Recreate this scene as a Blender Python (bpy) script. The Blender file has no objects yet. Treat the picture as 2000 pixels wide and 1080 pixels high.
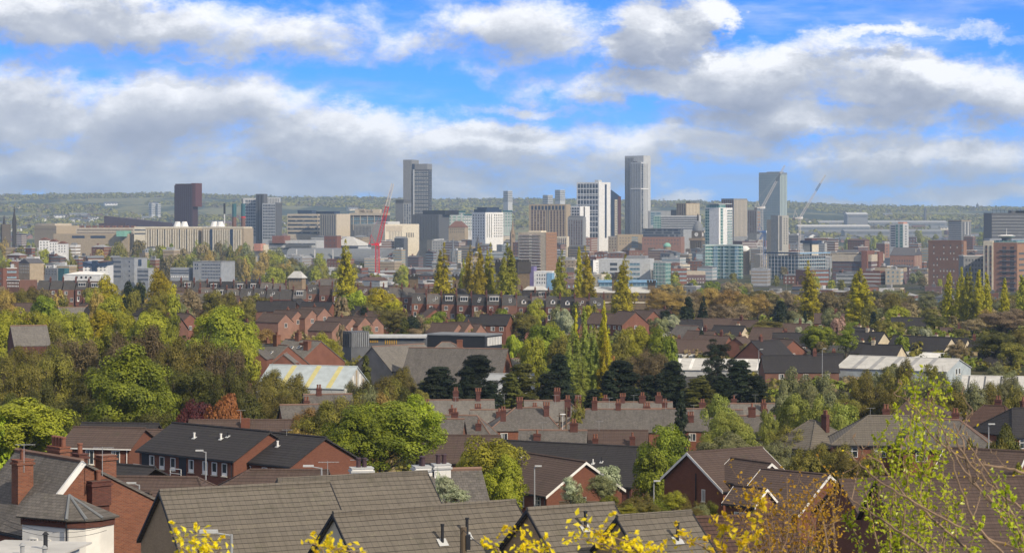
import bpy, math, random
import numpy as np
from mathutils import Vector, Matrix

# ---------------------------------------------------------------- camera, sky, sun, exposure
SC = bpy.context.scene
COL = SC.collection
R = math.radians
FPX, HY = 4500.0, 420.0          # focal length and eye level, in pixels of the 2000 px wide photograph

cam_d = bpy.data.cameras.new("camera")
cam = bpy.data.objects.new("camera", cam_d); COL.objects.link(cam)
cam.location = (0, 0, 0); cam.rotation_euler = (R(90), 0, 0)
cam_d.sensor_width = 36; cam_d.lens = 36 * FPX / 2000; cam_d.shift_y = -0.06
cam_d.clip_start = 0.5; cam_d.clip_end = 30000
cam_d.dof.use_dof = True; cam_d.dof.focus_distance = 400; cam_d.dof.aperture_fstop = 14
SC.camera = cam
SUN_ROT, SUN_EL = R(137), R(35)   # compass angle clockwise from +Y, elevation
SUNV = Vector((math.sin(SUN_ROT) * math.cos(SUN_EL), math.cos(SUN_ROT) * math.cos(SUN_EL), math.sin(SUN_EL)))
sd = bpy.data.lights.new("sun", 'SUN'); sd.energy = 3.8; sd.angle = R(0.6); sd.color = (1, 0.87, 0.68)
so = bpy.data.objects.new("sun", sd); COL.objects.link(so); so.location = (0, 0, 300)
so.rotation_euler = SUNV.to_track_quat('Z', 'Y').to_euler()

SC.view_settings.view_transform = 'Standard'; SC.view_settings.look = 'None'
SC.view_settings.exposure = 0.28; SC.view_settings.gamma = 1
SC.render.engine = 'CYCLES'
SC.cycles.use_denoising = True
SC.cycles.max_bounces = 6; SC.cycles.diffuse_bounces = 3; SC.cycles.glossy_bounces = 2
SC.cycles.transmission_bounces = 3; SC.cycles.volume_bounces = 0; SC.cycles.transparent_max_bounces = 6
SC.cycles.sample_clamp_indirect = 4

class NT:
    """tiny node-tree writer"""
    def __init__(s, t): s.t = t; t.nodes.clear()
    def n(s, ty, **k):
        x = s.t.nodes.new(ty)
        for a, b in k.items(): setattr(x, a, b)
        return x
    def l(s, a, b): s.t.links.new(a, b)
    def val(s, sock, v):
        if isinstance(v, bpy.types.NodeSocket): s.l(v, sock)
        else: sock.default_value = v
    def m(s, op, a, b=0.0, c=0.0, clamp=False):
        x = s.n('ShaderNodeMath', operation=op, use_clamp=clamp)
        s.val(x.inputs[0], a); s.val(x.inputs[1], b); s.val(x.inputs[2], c)
        return x.outputs[0]
    def v(s, op, a, b=(0, 0, 0)):
        x = s.n('ShaderNodeVectorMath', operation=op); s.val(x.inputs[0], a); s.val(x.inputs[1], b)
        return x.outputs['Value'] if op in ('LENGTH', 'DOT_PRODUCT') else x.outputs[0]
    def mix(s, f, a, b, bt='MIX'):
        x = s.n('ShaderNodeMix', data_type='RGBA', blend_type=bt)
        s.val(x.inputs[0], f); s.val(x.inputs[6], a); s.val(x.inputs[7], b)
        return x.outputs[2]
    def rng(s, v, a, b, c=0.0, d=1.0, it='SMOOTHSTEP'):
        x = s.n('ShaderNodeMapRange', interpolation_type=it)
        s.val(x.inputs[0], v)
        for i, q in enumerate((a, b, c, d)): s.val(x.inputs[i + 1], q)
        return x.outputs[0]
    def noise(s, vec, scale, detail=4, rough=.55, dist=0.0, col=False):
        x = s.n('ShaderNodeTexNoise'); s.l(vec, x.inputs['Vector'])
        x.inputs['Scale'].default_value = scale; x.inputs['Detail'].default_value = detail
        x.inputs['Roughness'].default_value = rough; x.inputs['Distortion'].default_value = dist
        return x.outputs['Color'] if col else x.outputs['Fac']
    def comb(s, x, y, z):
        c = s.n('ShaderNodeCombineXYZ')
        s.val(c.inputs[0], x); s.val(c.inputs[1], y); s.val(c.inputs[2], z); return c.outputs[0]
    def sep(s, v):
        c = s.n('ShaderNodeSeparateXYZ'); s.l(v, c.inputs[0]); return c.outputs

# clouds: (azimuth, elevation) in photo pixels, radii, strength
CLOUDS = [(180, 40, 520, 62, 1.0), (560, 70, 230, 62, .85), (60, 215, 420, 95, 1.0), (330, 235, 360, 110, 1.0), (640, 280, 330, 75, 1.0),
          (930, 290, 300, 52, .95), (200, 330, 620, 70, 1.0), (700, 345, 560, 45, .9), (1010, 60, 180, 85, 1.0), (850, 95, 230, 40, .55),
          (1270, 62, 130, 90, 1.15), (1370, 40, 70, 80, 1.05), (1280, 165, 260, 52, 1.05), (1490, 150, 260, 80, 1.15), (1760, 175, 330, 62, 1.1),
          (1950, 205, 260, 75, 1.0), (1560, 235, 420, 50, .9), (1340, 285, 300, 60, .85), (1750, 310, 460, 50, .8), (1100, 330, 260, 55, .7),
          (1720, 85, 420, 22, .7), (1040, 215, 230, 20, .5), (520, 110, 420, 18, .45), (1330, 385, 110, 26, .7), (620, 372, 130, 30, .9),
          (1640, 385, 190, 30, .7), (1900, 375, 220, 40, .85), (250, 378, 620, 30, .85), (900, 375, 260, 26, .7), (1300, -110, 900, 60, .7), (300, -160, 700, 70, .9)]
w = bpy.data.worlds.new("World"); SC.world = w; w.use_nodes = True
t = NT(w.node_tree)
tc = t.n('ShaderNodeTexCoord'); d = t.sep(tc.outputs['Generated'])
zc = t.m('MAXIMUM', d[2], -0.02)
svec = t.v('NORMALIZE', t.comb(d[0], d[1], t.m('ADD', t.m('MULTIPLY', zc, 3.2), 0.12)))
sky = t.n('ShaderNodeTexSky', sky_type='NISHITA', sun_disc=False, sun_elevation=SUN_EL, sun_rotation=SUN_ROT)
sky.air_density = 1.0; sky.dust_density = 0.3; sky.ozone_density = 3.0; t.l(svec, sky.inputs[0])
az = t.m('MULTIPLY', t.m('ARCTAN2', d[0], d[1]), 4.5); el = t.m('MULTIPLY', t.m('ARCSINE', d[2]), 4.5)
P0 = t.comb(az, el, 0.0)
def cloud(P, fine=True):
    wv = t.v('SUBTRACT', t.noise(t.v('MULTIPLY', P, (1, 1.7, 1)), 4.0, 7, .66, col=True), (.5, .5, .5))
    Q = t.v('ADD', P, t.v('MULTIPLY', wv, (.46, .20, 0)))
    acc = None
    for (cx, cy, rx, ry, a) in CLOUDS:
        c = ((cx - 1000) / 1000, (420 - cy) / 1000, 0)
        q = t.v('MULTIPLY', t.v('SUBTRACT', Q, c), (1000 / rx, 1000 / ry, 0))
        b = t.rng(t.v('LENGTH', q), 1.5, 0.0, 0, a)
        acc = b if acc is None else t.m('MAXIMUM', acc, b)
    # high sky away from the photographed part: scattered cloud
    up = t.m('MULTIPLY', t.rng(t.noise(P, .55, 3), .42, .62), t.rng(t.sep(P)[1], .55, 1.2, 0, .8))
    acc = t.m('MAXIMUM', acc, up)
    f = t.noise(t.v('MULTIPLY', P, (1, 1.5, 1)), 4.6, 13 if fine else 6, .67 if fine else .54, .2)
    return t.m('ADD', acc, t.m('MULTIPLY', t.m('SUBTRACT', f, .5), 1.9))
c0 = cloud(P0); c2 = cloud(P0, False); c1 = cloud(t.v('ADD', P0, (.02, .045, 0)), False)
dens = t.rng(c0, .05, .80, 0, 1)
thin = t.rng(t.noise(t.v('MULTIPLY', P0, (1, 5, 1)), 2.2, 8, .6), .44, .74, 0, .6)
dens = t.m('MAXIMUM', dens, thin)
lit = t.m('ADD', t.m('MULTIPLY', t.m('SUBTRACT', c2, c1), .8), t.m('MULTIPLY', t.m('SUBTRACT', 1.88, t.m('ADD', t.m('MULTIPLY', c0, .75), t.m('MULTIPLY', c2, .25))), .44), clamp=True)
ramp = t.n('ShaderNodeValToRGB'); t.l(lit, ramp.inputs[0])
e = ramp.color_ramp.elements
e[0].position = 0.0; e[0].color = (.27, .30, .375, 1); e[1].position = 1.0; e[1].color = (.90, .905, .92, 1)
x = e.new(.28); x.color = (.36, .39, .46, 1); x = e.new(.58); x.color = (.50, .525, .57, 1)
blue = t.mix(1.0, sky.outputs[0], (.050, .135, .245, 1), 'MULTIPLY')
blue = t.mix(t.rng(el, -.02, .26, .75, 0.0), blue, (.27, .42, .66, 1))
cc = t.mix(t.rng(el, .0, .12, .45, 0), ramp.outputs[0], (.34, .42, .53, 1))
final = t.mix(t.m('MULTIPLY', dens, .96), blue, cc)
high = t.rng(el, .5, 1.6, 0, 1)      # bright overhead cloud above the frame, added to lift shadows with neutral fill
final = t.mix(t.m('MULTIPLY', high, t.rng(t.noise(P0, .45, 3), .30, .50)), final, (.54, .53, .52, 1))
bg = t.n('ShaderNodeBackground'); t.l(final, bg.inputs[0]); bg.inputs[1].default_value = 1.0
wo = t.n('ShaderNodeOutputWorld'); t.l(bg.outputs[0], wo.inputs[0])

# ---------------------------------------------------------------- helpers
rnd = random.Random(5)
def tag(o, label=None, cat=None, group=None, kind=None):
    if label: o['label'] = label
    if cat: o['category'] = cat
    if group: o['group'] = group
    if kind: o['kind'] = kind
    return o
def at(px, py, D): return Vector(((px - 1000) / FPX * D, D, -(py - HY) / FPX * D))

_gy = [-60, 0, 12, 30, 60, 110, 150, 200, 265, 375, 450, 600, 800, 1000, 1250, 1500, 1900, 2200, 3000, 4200, 4700]
_gz = [-2, -3, -5, -9, -15, -20.5, -25, -30, -35, -39, -37.5, -33.5, -38, -43.5, -46.5, -52, -57, -61, -71, -72, -68]
_sx = [-600, 0, 200, 330, 560, 700, 850, 1000, 1300, 1540, 1700, 2000, 2600]
_sy = [386, 386, 384, 383, 391, 391, 396, 394, 398, 400, 408, 411, 411]
def gz(x, y):
    x = np.asarray(x, float); y = np.asarray(y, float)
    z = np.interp(y, _gy, _gz)
    px = 1000 + x / np.maximum(y, 3000) * FPX
    zc = (HY - np.interp(px, _sx, _sy)) / FPX * 8600
    tt = np.clip((y - 4700) / 3900, 0, 1)
    roll = 9 * np.sin(x * .0031 + 1.3 * np.sin(y * .0021)) * np.sin(y * .0042 + x * .0011) * np.clip(tt * (1 - tt) * 5, 0, 1)
    zh = -68 + tt ** .85 * (zc + 68) + roll - np.clip(y - 8600, 0, 900) * .05
    z = np.where(y > 4700, zh, z)
    z = z + 1.2 * np.sin(x * .013 + 2) * np.sin(y * .008) * np.clip((y - 500) / 900, 0, 1) * np.clip((4600 - y) / 800, 0, 1)
    return z
def g(x, y): return float(gz(x, y))

class MB:
    def __init__(s): s.v = []; s.f = []; s.mi = []
    def add(s, vs, fs, m=0):
        b = len(s.v); s.v += [tuple(q) for q in vs]; s.f += [tuple(b + i for i in f) for f in fs]; s.mi += [m] * len(fs); return s
    def box(s, x0, x1, y0, y1, z0, z1, m=0):
        return s.add([(x0, y0, z0), (x1, y0, z0), (x1, y1, z0), (x0, y1, z0), (x0, y0, z1), (x1, y0, z1), (x1, y1, z1), (x0, y1, z1)],
                     [(0, 3, 2, 1), (4, 5, 6, 7), (0, 1, 5, 4), (1, 2, 6, 5), (2, 3, 7, 6), (3, 0, 4, 7)], m)
    def prism(s, pts, z0, z1, m=0, top=None):
        n = len(pts); top = top or pts
        return s.add([(p[0], p[1], z0) for p in pts] + [(p[0], p[1], z1) for p in top],
                     [tuple(range(n))[::-1], tuple(range(n, 2 * n))] + [(i, (i + 1) % n, n + (i + 1) % n, n + i) for i in range(n)], m)
    def cyl(s, x, y, z0, z1, r0, r1=None, n=12, m=0):
        r1 = r0 if r1 is None else r1
        c = [(math.cos(2 * math.pi * i / n), math.sin(2 * math.pi * i / n)) for i in range(n)]
        return s.prism([(x + a * r0, y + b * r0) for a, b in c], z0, z1, m, [(x + a * r1, y + b * r1) for a, b in c])
    def tube(s, p, q, r0, r1=None, n=5, m=0):
        r1 = r0 if r1 is None else r1
        p, q = Vector(p), Vector(q); a = (q - p)
        if a.length < 1e-6: return s
        a.normalize(); u = a.orthogonal().normalized(); v = a.cross(u)
        vs = [p + (u * math.cos(2 * math.pi * i / n) + v * math.sin(2 * math.pi * i / n)) * r0 for i in range(n)]
        vs += [q + (u * math.cos(2 * math.pi * i / n) + v * math.sin(2 * math.pi * i / n)) * r1 for i in range(n)]
        return s.add(vs, [(i, (i + 1) % n, n + (i + 1) % n, n + i) for i in range(n)] + [tuple(range(n))[::-1], tuple(range(n, 2 * n))], m)
    def slab(s, quad, th, m=0):
        """thick sheet: quad is its top, th its thickness downward along the normal"""
        q = [Vector(a) for a in quad]; n = (q[1] - q[0]).cross(q[-1] - q[0]).normalized()
        if n.z < 0: n = -n
        b = [a - n * th for a in q]; k = len(q)
        return s.add(q + b, [tuple(range(k)), tuple(range(k, 2 * k))[::-1]] + [(i, k + i, k + (i + 1) % k, (i + 1) % k) for i in range(k)], m)
    def mesh(s, name, mats, smooth=False):
        me = bpy.data.meshes.new(name); me.from_pydata(s.v, [], s.f)
        for mm in (mats if isinstance(mats, (list, tuple)) else [mats]): me.materials.append(mm)
        if any(s.mi): me.polygons.foreach_set('material_index', s.mi)
        if smooth: me.polygons.foreach_set('use_smooth', [True] * len(s.f))
        me.update(); return me
    def build(s, name, mats, parent=None, smooth=False):
        return obj(name, s.mesh(name, mats, smooth), parent)
def obj(name, me, parent=None, loc=(0, 0, 0), rz=0.0):
    o = bpy.data.objects.new(name, me); COL.objects.link(o)
    if parent is not None: o.parent = parent
    o.location = loc; o.rotation_euler = (0, 0, rz); return o
def empty(name, loc, rz=0.0):
    o = bpy.data.objects.new(name, None); COL.objects.link(o); o.location = loc; o.rotation_euler = (0, 0, rz)
    o.empty_display_size = .5; return o

# ---------------------------------------------------------------- materials
def mat(name, col, rough=.8, metal=0.0, var=.12, scale=.6, spec=.3, col2=None, bump=0.0):
    m = bpy.data.materials.new(name); m.use_nodes = True; t = NT(m.node_tree)
    tc = t.n('ShaderNodeTexCoord'); oi = t.n('ShaderNodeObjectInfo')
    P = t.v('ADD', tc.outputs['Object'], t.v('MULTIPLY', t.comb(oi.outputs['Random'], oi.outputs['Random'], 0.0), (90, 50, 0)))
    f = t.noise(P, scale, 5, .6)
    c = t.mix(t.rng(f, .3, .7), tuple(q * (1 - var) for q in col) + (1,), tuple(min(1, q * (1 + var)) for q in (col2 or col)) + (1,))
    c = t.mix(t.m('MULTIPLY', oi.outputs['Random'], var), c, (.5, .5, .5, 1), 'MULTIPLY')
    b = t.n('ShaderNodeBsdfPrincipled'); t.l(c, b.inputs['Base Color'])
    b.inputs['Roughness'].default_value = rough; b.inputs['Metallic'].default_value = metal
    b.inputs['Specular IOR Level'].default_value = spec
    if bump:
        bn = t.n('ShaderNodeBump'); bn.inputs['Distance'].default_value = bump; t.l(t.noise(P, scale * 6, 4), bn.inputs['Height']); t.l(bn.outputs[0], b.inputs['Normal'])
    o = t.n('ShaderNodeOutputMaterial'); t.l(b.outputs[0], o.inputs[0]); return m
def brickmat(name, c1, c2, mortar_or_shade, bw=.225, bh=.075, ms=.01, rough=.85, var=.25, vec='wall', bump=.01, offs=.5, stain=.35):
    """courses of brick, stone or tile; for 'roof' the courses follow height, for 'wall' too, the run is x or y"""
    m = bpy.data.materials.new(name); m.use_nodes = True; t = NT(m.node_tree)
    tc = t.n('ShaderNodeTexCoord'); oi = t.n('ShaderNodeObjectInfo'); s = t.sep(tc.outputs['Object'])
    ge = t.n('ShaderNodeNewGeometry')
    if vec == 'wall': u = t.m('ADD', s[0], s[1]); v = s[2]
    else: u = s[0]; v = t.m('ADD', t.m('MULTIPLY', s[2], 1.75), t.m('MULTIPLY', t.noise(tc.outputs['Object'], .9, 3), .12))
    br = t.n('ShaderNodeTexBrick', offset=offs); t.l(t.comb(u, v, 0.0), br.inputs['Vector'])
    br.inputs['Color1'].default_value = c1 + (1,); br.inputs['Color2'].default_value = c2 + (1,); br.inputs['Mortar'].default_value = mortar_or_shade + (1,)  # on roofs the dark joint colour paints the shade gap under each course
    br.inputs['Scale'].default_value = 1; br.inputs['Mortar Size'].default_value = ms; br.inputs['Mortar Smooth'].default_value = .3
    br.inputs['Bias'].default_value = 0; br.inputs['Brick Width'].default_value = bw; br.inputs['Row Height'].default_value = bh
    P = t.v('ADD', tc.outputs['Object'], t.v('MULTIPLY', t.comb(oi.outputs['Random'], oi.outputs['Random'], 0.0), (70, 30, 0)))
    f = t.rng(t.noise(P, .55, 6, .65), .35, .75)
    bc = br.outputs['Color']
    if vec == 'roof' and 'slate' not in name:
        b2 = t.n('ShaderNodeTexBrick', offset=0.0); t.l(t.comb(t.m('ADD', u, 400.0), v, 0.0), b2.inputs['Vector'])
        for q_, v_ in (('Color1', c1 + (1,)), ('Color2', c2 + (1,)), ('Mortar', mortar_or_shade + (1,)), ('Scale', 1), ('Mortar Size', ms), ('Mortar Smooth', .3), ('Brick Width', 900.0), ('Row Height', bh)): b2.inputs[q_].default_value = v_
        bc = t.mix(.3, b2.outputs['Color'], bc)
    c = t.mix(t.m('MULTIPLY', f, stain), bc, tuple(q * .45 for q in c1) + (1,))
    if vec == 'roof':
        lic = t.m('MULTIPLY', t.rng(t.noise(P, 3.0, 9, .78), .54, .68), t.rng(t.noise(P, .35, 3), .4, .6))
        c = t.mix(t.m('MULTIPLY', lic, .6), c, (c1[0] * 1.1 + .045, c1[1] * 1.15 + .05, c1[2] * 1.0 + .03, 1))
        c = t.mix(t.m('MULTIPLY', t.rng(t.noise(t.v('MULTIPLY', P, (1, 1, .5)), .8, 6, .7), .54, .72), .4), c, (.05, .052, .03, 1))
        c = t.mix(t.m('MULTIPLY', t.rng(t.noise(t.v('MULTIPLY', P, (3.0, .25, .25)), 1.2, 5, .6), .47, .72), .4), c, tuple(q * .5 for q in c2) + (1,))
    f2 = t.rng(t.noise(P, 2.3, 5, .7), .45, .8)
    c = t.mix(t.m('MULTIPLY', f2, var), c, tuple(min(1, q * 1.6 + .02) for q in c2) + (1,))
    b = t.n('ShaderNodeBsdfPrincipled'); t.l(c, b.inputs['Base Color']); b.inputs['Roughness'].default_value = rough
    b.inputs['Specular IOR Level'].default_value = .25
    if bump:
        bn = t.n('ShaderNodeBump'); bn.inputs['Distance'].default_value = bump; bn.inputs['Strength'].default_value = 1.0
        if vec == 'wall': t.l(br.outputs['Fac'], bn.inputs['Height']); bn.invert = True
        else:
            h = t.m('FRACT', t.m('DIVIDE', v, bh)); t.l(t.m('SUBTRACT', 1.0, h), bn.inputs['Height'])
        t.l(bn.outputs[0], b.inputs['Normal'])
    o = t.n('ShaderNodeOutputMaterial'); t.l(b.outputs[0], o.inputs[0]); return m
def glassmat(name, col, floors=0.0, spand=(.2, .2, .2), sfrac=.3, rough=.18, vert=0.0):
    m = bpy.data.materials.new(name); m.use_nodes = True; t = NT(m.node_tree)
    tc = t.n('ShaderNodeTexCoord'); s = t.sep(tc.outputs['Object']); oi = t.n('ShaderNodeObjectInfo')
    base = t.mix(t.m('MULTIPLY', oi.outputs['Random'], .6), col + (1,), tuple(q * 2.0 + .012 for q in col) + (1,))
    rgh = rough
    if floors:
        k = t.m('FRACT', t.m('DIVIDE', s[2], floors)); k = t.m('LESS_THAN', k, sfrac)
        # some blinds drawn, floor by floor and bay by bay
        cell = t.comb(t.m('FLOOR', t.m('DIVIDE', t.m('ADD', s[0], s[1]), 2.4)), t.m('FLOOR', t.m('DIVIDE', s[2], floors)), oi.outputs['Random'])
        wn = t.n('ShaderNodeTexWhiteNoise'); t.l(cell, wn.inputs[0])
        base = t.mix(t.rng(wn.outputs[0], .72, .95, 0, .45), base, (.35, .36, .36, 1))
        base = t.mix(k, base, spand + (1,))
        if vert:
            kv = t.m('LESS_THAN', t.m('FRACT', t.m('DIVIDE', t.m('ADD', s[0], s[1]), vert)), .16)
            base = t.mix(kv, base, spand + (1,)); k = t.m('MAXIMUM', k, kv)
        rgh = t.m('ADD', t.m('MULTIPLY', k, .6), rough)
    b = t.n('ShaderNodeBsdfPrincipled'); t.l(base, b.inputs['Base Color'])
    t.val(b.inputs['Roughness'], rgh); b.inputs['Specular IOR Level'].default_value = .6
    o = t.n('ShaderNodeOutputMaterial'); t.l(b.outputs[0], o.inputs[0]); return m
def leafmat(name, c1, c2, trans=.22, rough=.6):
    m = bpy.data.materials.new(name); m.use_nodes = True; t = NT(m.node_tree)
    tc = t.n('ShaderNodeTexCoord'); oi = t.n('ShaderNodeObjectInfo'); ge = t.n('ShaderNodeNewGeometry')
    P = t.v('ADD', tc.outputs['Object'], t.v('MULTIPLY', t.comb(oi.outputs['Random'], oi.outputs['Random'], 0.0), (9, 5, 0)))
    f = t.rng(t.noise(P, 5, 4, .6), .36, .64)
    f = t.m('ADD', t.m('MULTIPLY', f, .6), t.m('MULTIPLY', ge.outputs['Random Per Island'], .4))
    c = t.mix(f, c1 + (1,), c2 + (1,))
    hs = t.n('ShaderNodeHueSaturation'); t.l(c, hs.inputs['Color'])
    t.l(t.rng(oi.outputs['Random'], 0, 1, .485, .515, 'LINEAR'), hs.inputs['Hue']); t.l(t.rng(oi.outputs['Random'], 0, 1, .8, 1.25, 'LINEAR'), hs.inputs['Value'])
    hs.inputs['Saturation'].default_value = 1.0
    a = t.n('ShaderNodeBsdfPrincipled'); t.l(hs.outputs[0], a.inputs['Base Color']); a.inputs['Roughness'].default_value = rough
    a.inputs['Specular IOR Level'].default_value = .25
    tr = t.n('ShaderNodeBsdfTranslucent'); t.l(hs.outputs[0], tr.inputs[0])
    mx = t.n('ShaderNodeMixShader'); mx.inputs[0].default_value = trans; t.l(a.outputs[0], mx.inputs[1]); t.l(tr.outputs[0], mx.inputs[2])
    o = t.n('ShaderNodeOutputMaterial'); t.l(mx.outputs[0], o.inputs[0]); return m

M = {}
def simple(**k):
    for n, (c, r) in k.items(): M[n] = mat(n, c, r)
simple(white=((.72, .71, .68), .6), cream=((.60, .54, .42), .8), beige=((.46, .40, .31), .85), tan=((.36, .29, .20), .85), sand=((.55, .47, .34), .85),
       concrete=((.36, .35, .32), .85), grey=((.22, .225, .23), .8), dgrey=((.10, .105, .115), .7), black=((.022, .024, .03), .6), palegrey=((.45, .46, .46), .7),
       bluegrey=((.29, .305, .325), .7), navy=((.03, .05, .09), .4), maroon=((.11, .045, .045), .6), maroond=((.06, .035, .042), .6), plum=((.055, .04, .055), .6),
       redbrick=((.185, .080, .055), .85), brownbrick=((.17, .085, .06), .85), orange=((.30, .175, .11), .85), pinkbrick=((.27, .15, .11), .85), purplebrick=((.14, .09, .09), .85),
       greencopper=((.20, .42, .33), .7), teal=((.04, .12, .14), .5), palegreen=((.42, .50, .46), .5), lead=((.17, .18, .19), .6), slate=((.095, .092, .10), .7),
       browntile=((.125, .075, .058), .8), darktile=((.055, .047, .05), .75), roofgrey=((.30, .30, .30), .6), rooflight=((.50, .49, .46), .6), soot=((.05, .045, .042), .9),
       stonedark=((.12, .10, .08), .9), stone=((.27, .20, .13), .9), crane_red=((.62, .015, .025), .5), crane_white=((.6, .56, .52), .5), crane_blue=((.05, .12, .3), .5),
       paleblue=((.40, .45, .47), .55), steelblue=((.19, .225, .26), .5), asphalt=((.05, .05, .052), .9), bark=((.075, .06, .045), .95), barklight=((.16, .13, .10), .9),
       galv=((.30, .31, .32), .5), claypot=((.20, .085, .055), .8), yellowpanel=((.50, .45, .20), .6), amber=((.45, .27, .05), .7), wood=((.12, .09, .06), .9), purple=((.16, .13, .26), .7), skyblue=((.20, .36, .52), .6), salmon=((.50, .24, .17), .8))
M['brick'] = brickmat('red_brick', (.27, .095, .048), (.17, .057, .034), (.20, .14, .11), ms=.012)
M['brickdark'] = brickmat('dark_red_brick', (.15, .052, .038), (.10, .036, .03), (.10, .07, .06), ms=.012)
M['brickmod'] = brickmat('modern_red_brick', (.205, .074, .044), (.155, .054, .034), (.15, .09, .065), ms=.01, var=.1, stain=.15)
M['bricktan'] = brickmat('buff_brick', (.42, .30, .18), (.34, .235, .14), (.34, .27, .18), ms=.01, var=.15, stain=.2)
M['bricktower'] = brickmat('terracotta_brick', (.17, .10, .078), (.14, .08, .062), (.13, .10, .085), bw=2.4, bh=3.0, ms=.1, bump=0)
M['tile'] = brickmat('grey_brown_interlocking_tile', (.160, .140, .114), (.128, .113, .095), (.026, .022, .02), bw=.30, bh=.34, ms=.022, vec='roof', bump=.05, offs=0, var=.15, stain=.18)
M['tilebrown'] = brickmat('brown_interlocking_tile', (.105, .072, .060), (.082, .056, .048), (.024, .018, .016), bw=.30, bh=.32, ms=.022, vec='roof', bump=.05, offs=0, var=.12, stain=.25)
M['tiledark'] = brickmat('charcoal_tile', (.040, .037, .040), (.030, .028, .031), (.012, .011, .012), bw=.33, bh=.33, ms=.022, vec='roof', bump=.05, offs=0, var=.12, stain=.2)
M['tilepan'] = brickmat('brown_pantile', (.10, .058, .045), (.075, .043, .035), (.018, .012, .011), bw=.22, bh=.30, ms=.03, vec='roof', bump=.05, offs=0, var=.1)
M['slateroof'] = brickmat('weathered_slate', (.150, .136, .124), (.100, .092, .086), (.055, .05, .046), bw=.28, bh=.22, ms=.012, vec='roof', bump=.02, var=.4, stain=.4)
M['ridgeclay'] = mat('ridge_clay', (.20, .125, .095), .85)
M['slatedark'] = brickmat('sooty_slate', (.085, .078, .074), (.06, .056, .055), (.03, .028, .027), bw=.28, bh=.22, ms=.012, vec='roof', bump=.02, var=.3, stain=.4)
M['slatepale'] = brickmat('pale_lichened_slate', (.19, .175, .155), (.14, .13, .12), (.09, .08, .075), bw=.28, bh=.24, ms=.012, vec='roof', bump=.02, var=.35, stain=.3)
M['stoneblock'] = brickmat('sooty_stone', (.20, .145, .085), (.12, .09, .06), (.07, .055, .04), bw=.9, bh=.4, ms=.03, var=.3, stain=.6)
M['glass'] = glassmat('window_glass', (.02, .026, .034))
M['curtain'] = mat('net_curtain', (.34, .36, .36), .5, var=.3)
M['gfloor'] = glassmat('glazing_dark', (.025, .032, .045), 3.3, (.10, .11, .12))
M['gfloorl'] = glassmat('glazing_light', (.05, .07, .09), 3.3, (.42, .42, .40), .35)
M['gfloorw'] = glassmat('glazing_storeys_white', (.03, .045, .065), 3.3, (.60, .60, .58), .22, vert=3.4)
M['gwarm'] = glassmat('glazing_warm', (.05, .045, .04), 3.0, (.22, .17, .12), .4)
M['ggreen'] = glassmat('glazing_green', (.05, .13, .12), 3.2, (.30, .40, .36), .25, vert=3.0)
M['gblue'] = glassmat('glazing_blue', (.05, .10, .14), 3.2, (.22, .30, .34), .3, vert=2.6)
M['gbrown'] = glassmat('glazing_brown', (.05, .04, .04), 3.0, (.15, .09, .075), .45)
# leaves: (dark tone, light tone)
LEAF = {'green': ((.052, .070, .006), (.200, .225, .018)), 'lime': ((.13, .17, .010), (.33, .38, .030)), 'olive': ((.066, .062, .010), (.185, .160, .028)),
        'brown': ((.075, .058, .028), (.16, .125, .052)), 'yellow': ((.15, .13, .006), (.40, .345, .014)), 'yellowgreen': ((.12, .125, .010), (.30, .29, .025)),
        'gold': ((.17, .115, .03), (.32, .22, .06)), 'dark': ((.010, .018, .008), (.030, .042, .018)), 'darkolive': ((.042, .046, .008), (.150, .150, .026)),
        'grey': ((.085, .092, .036), (.185, .185, .080)), 'red': ((.045, .012, .012), (.11, .030, .026)), 'rust': ((.15, .06, .018), (.29, .13, .035)),
        'white': ((.16, .19, .10), (.38, .40, .26)), 'pink': ((.22, .13, .10), (.36, .24, .18)), 'willow': ((.12, .14, .022), (.24, .26, .05)), 'buff': ((.13, .10, .05), (.26, .20, .11))}
for k, (a, b_) in LEAF.items():
    q_ = 1.0 if k.startswith('dark') else 1.35
    M['leaf_' + k] = leafmat('leaf_' + k, tuple(v_ * q_ for v_ in a), tuple(v_ * q_ for v_ in b_))
M['fgleaf'] = leafmat('young_leaf', (.34, .44, .012), (.72, .80, .06), .5, .3)
M['fgyellow'] = leafmat('yellow_young_leaf', (.66, .44, .012), (.92, .76, .03), .45, .4)
M['fggold'] = leafmat('golden_young_leaf', (.45, .26, .015), (.78, .55, .05), .45, .45)
M['twig'] = mat('grey_brown_twig', (.24, .165, .105), .8, var=.3, scale=8)

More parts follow.
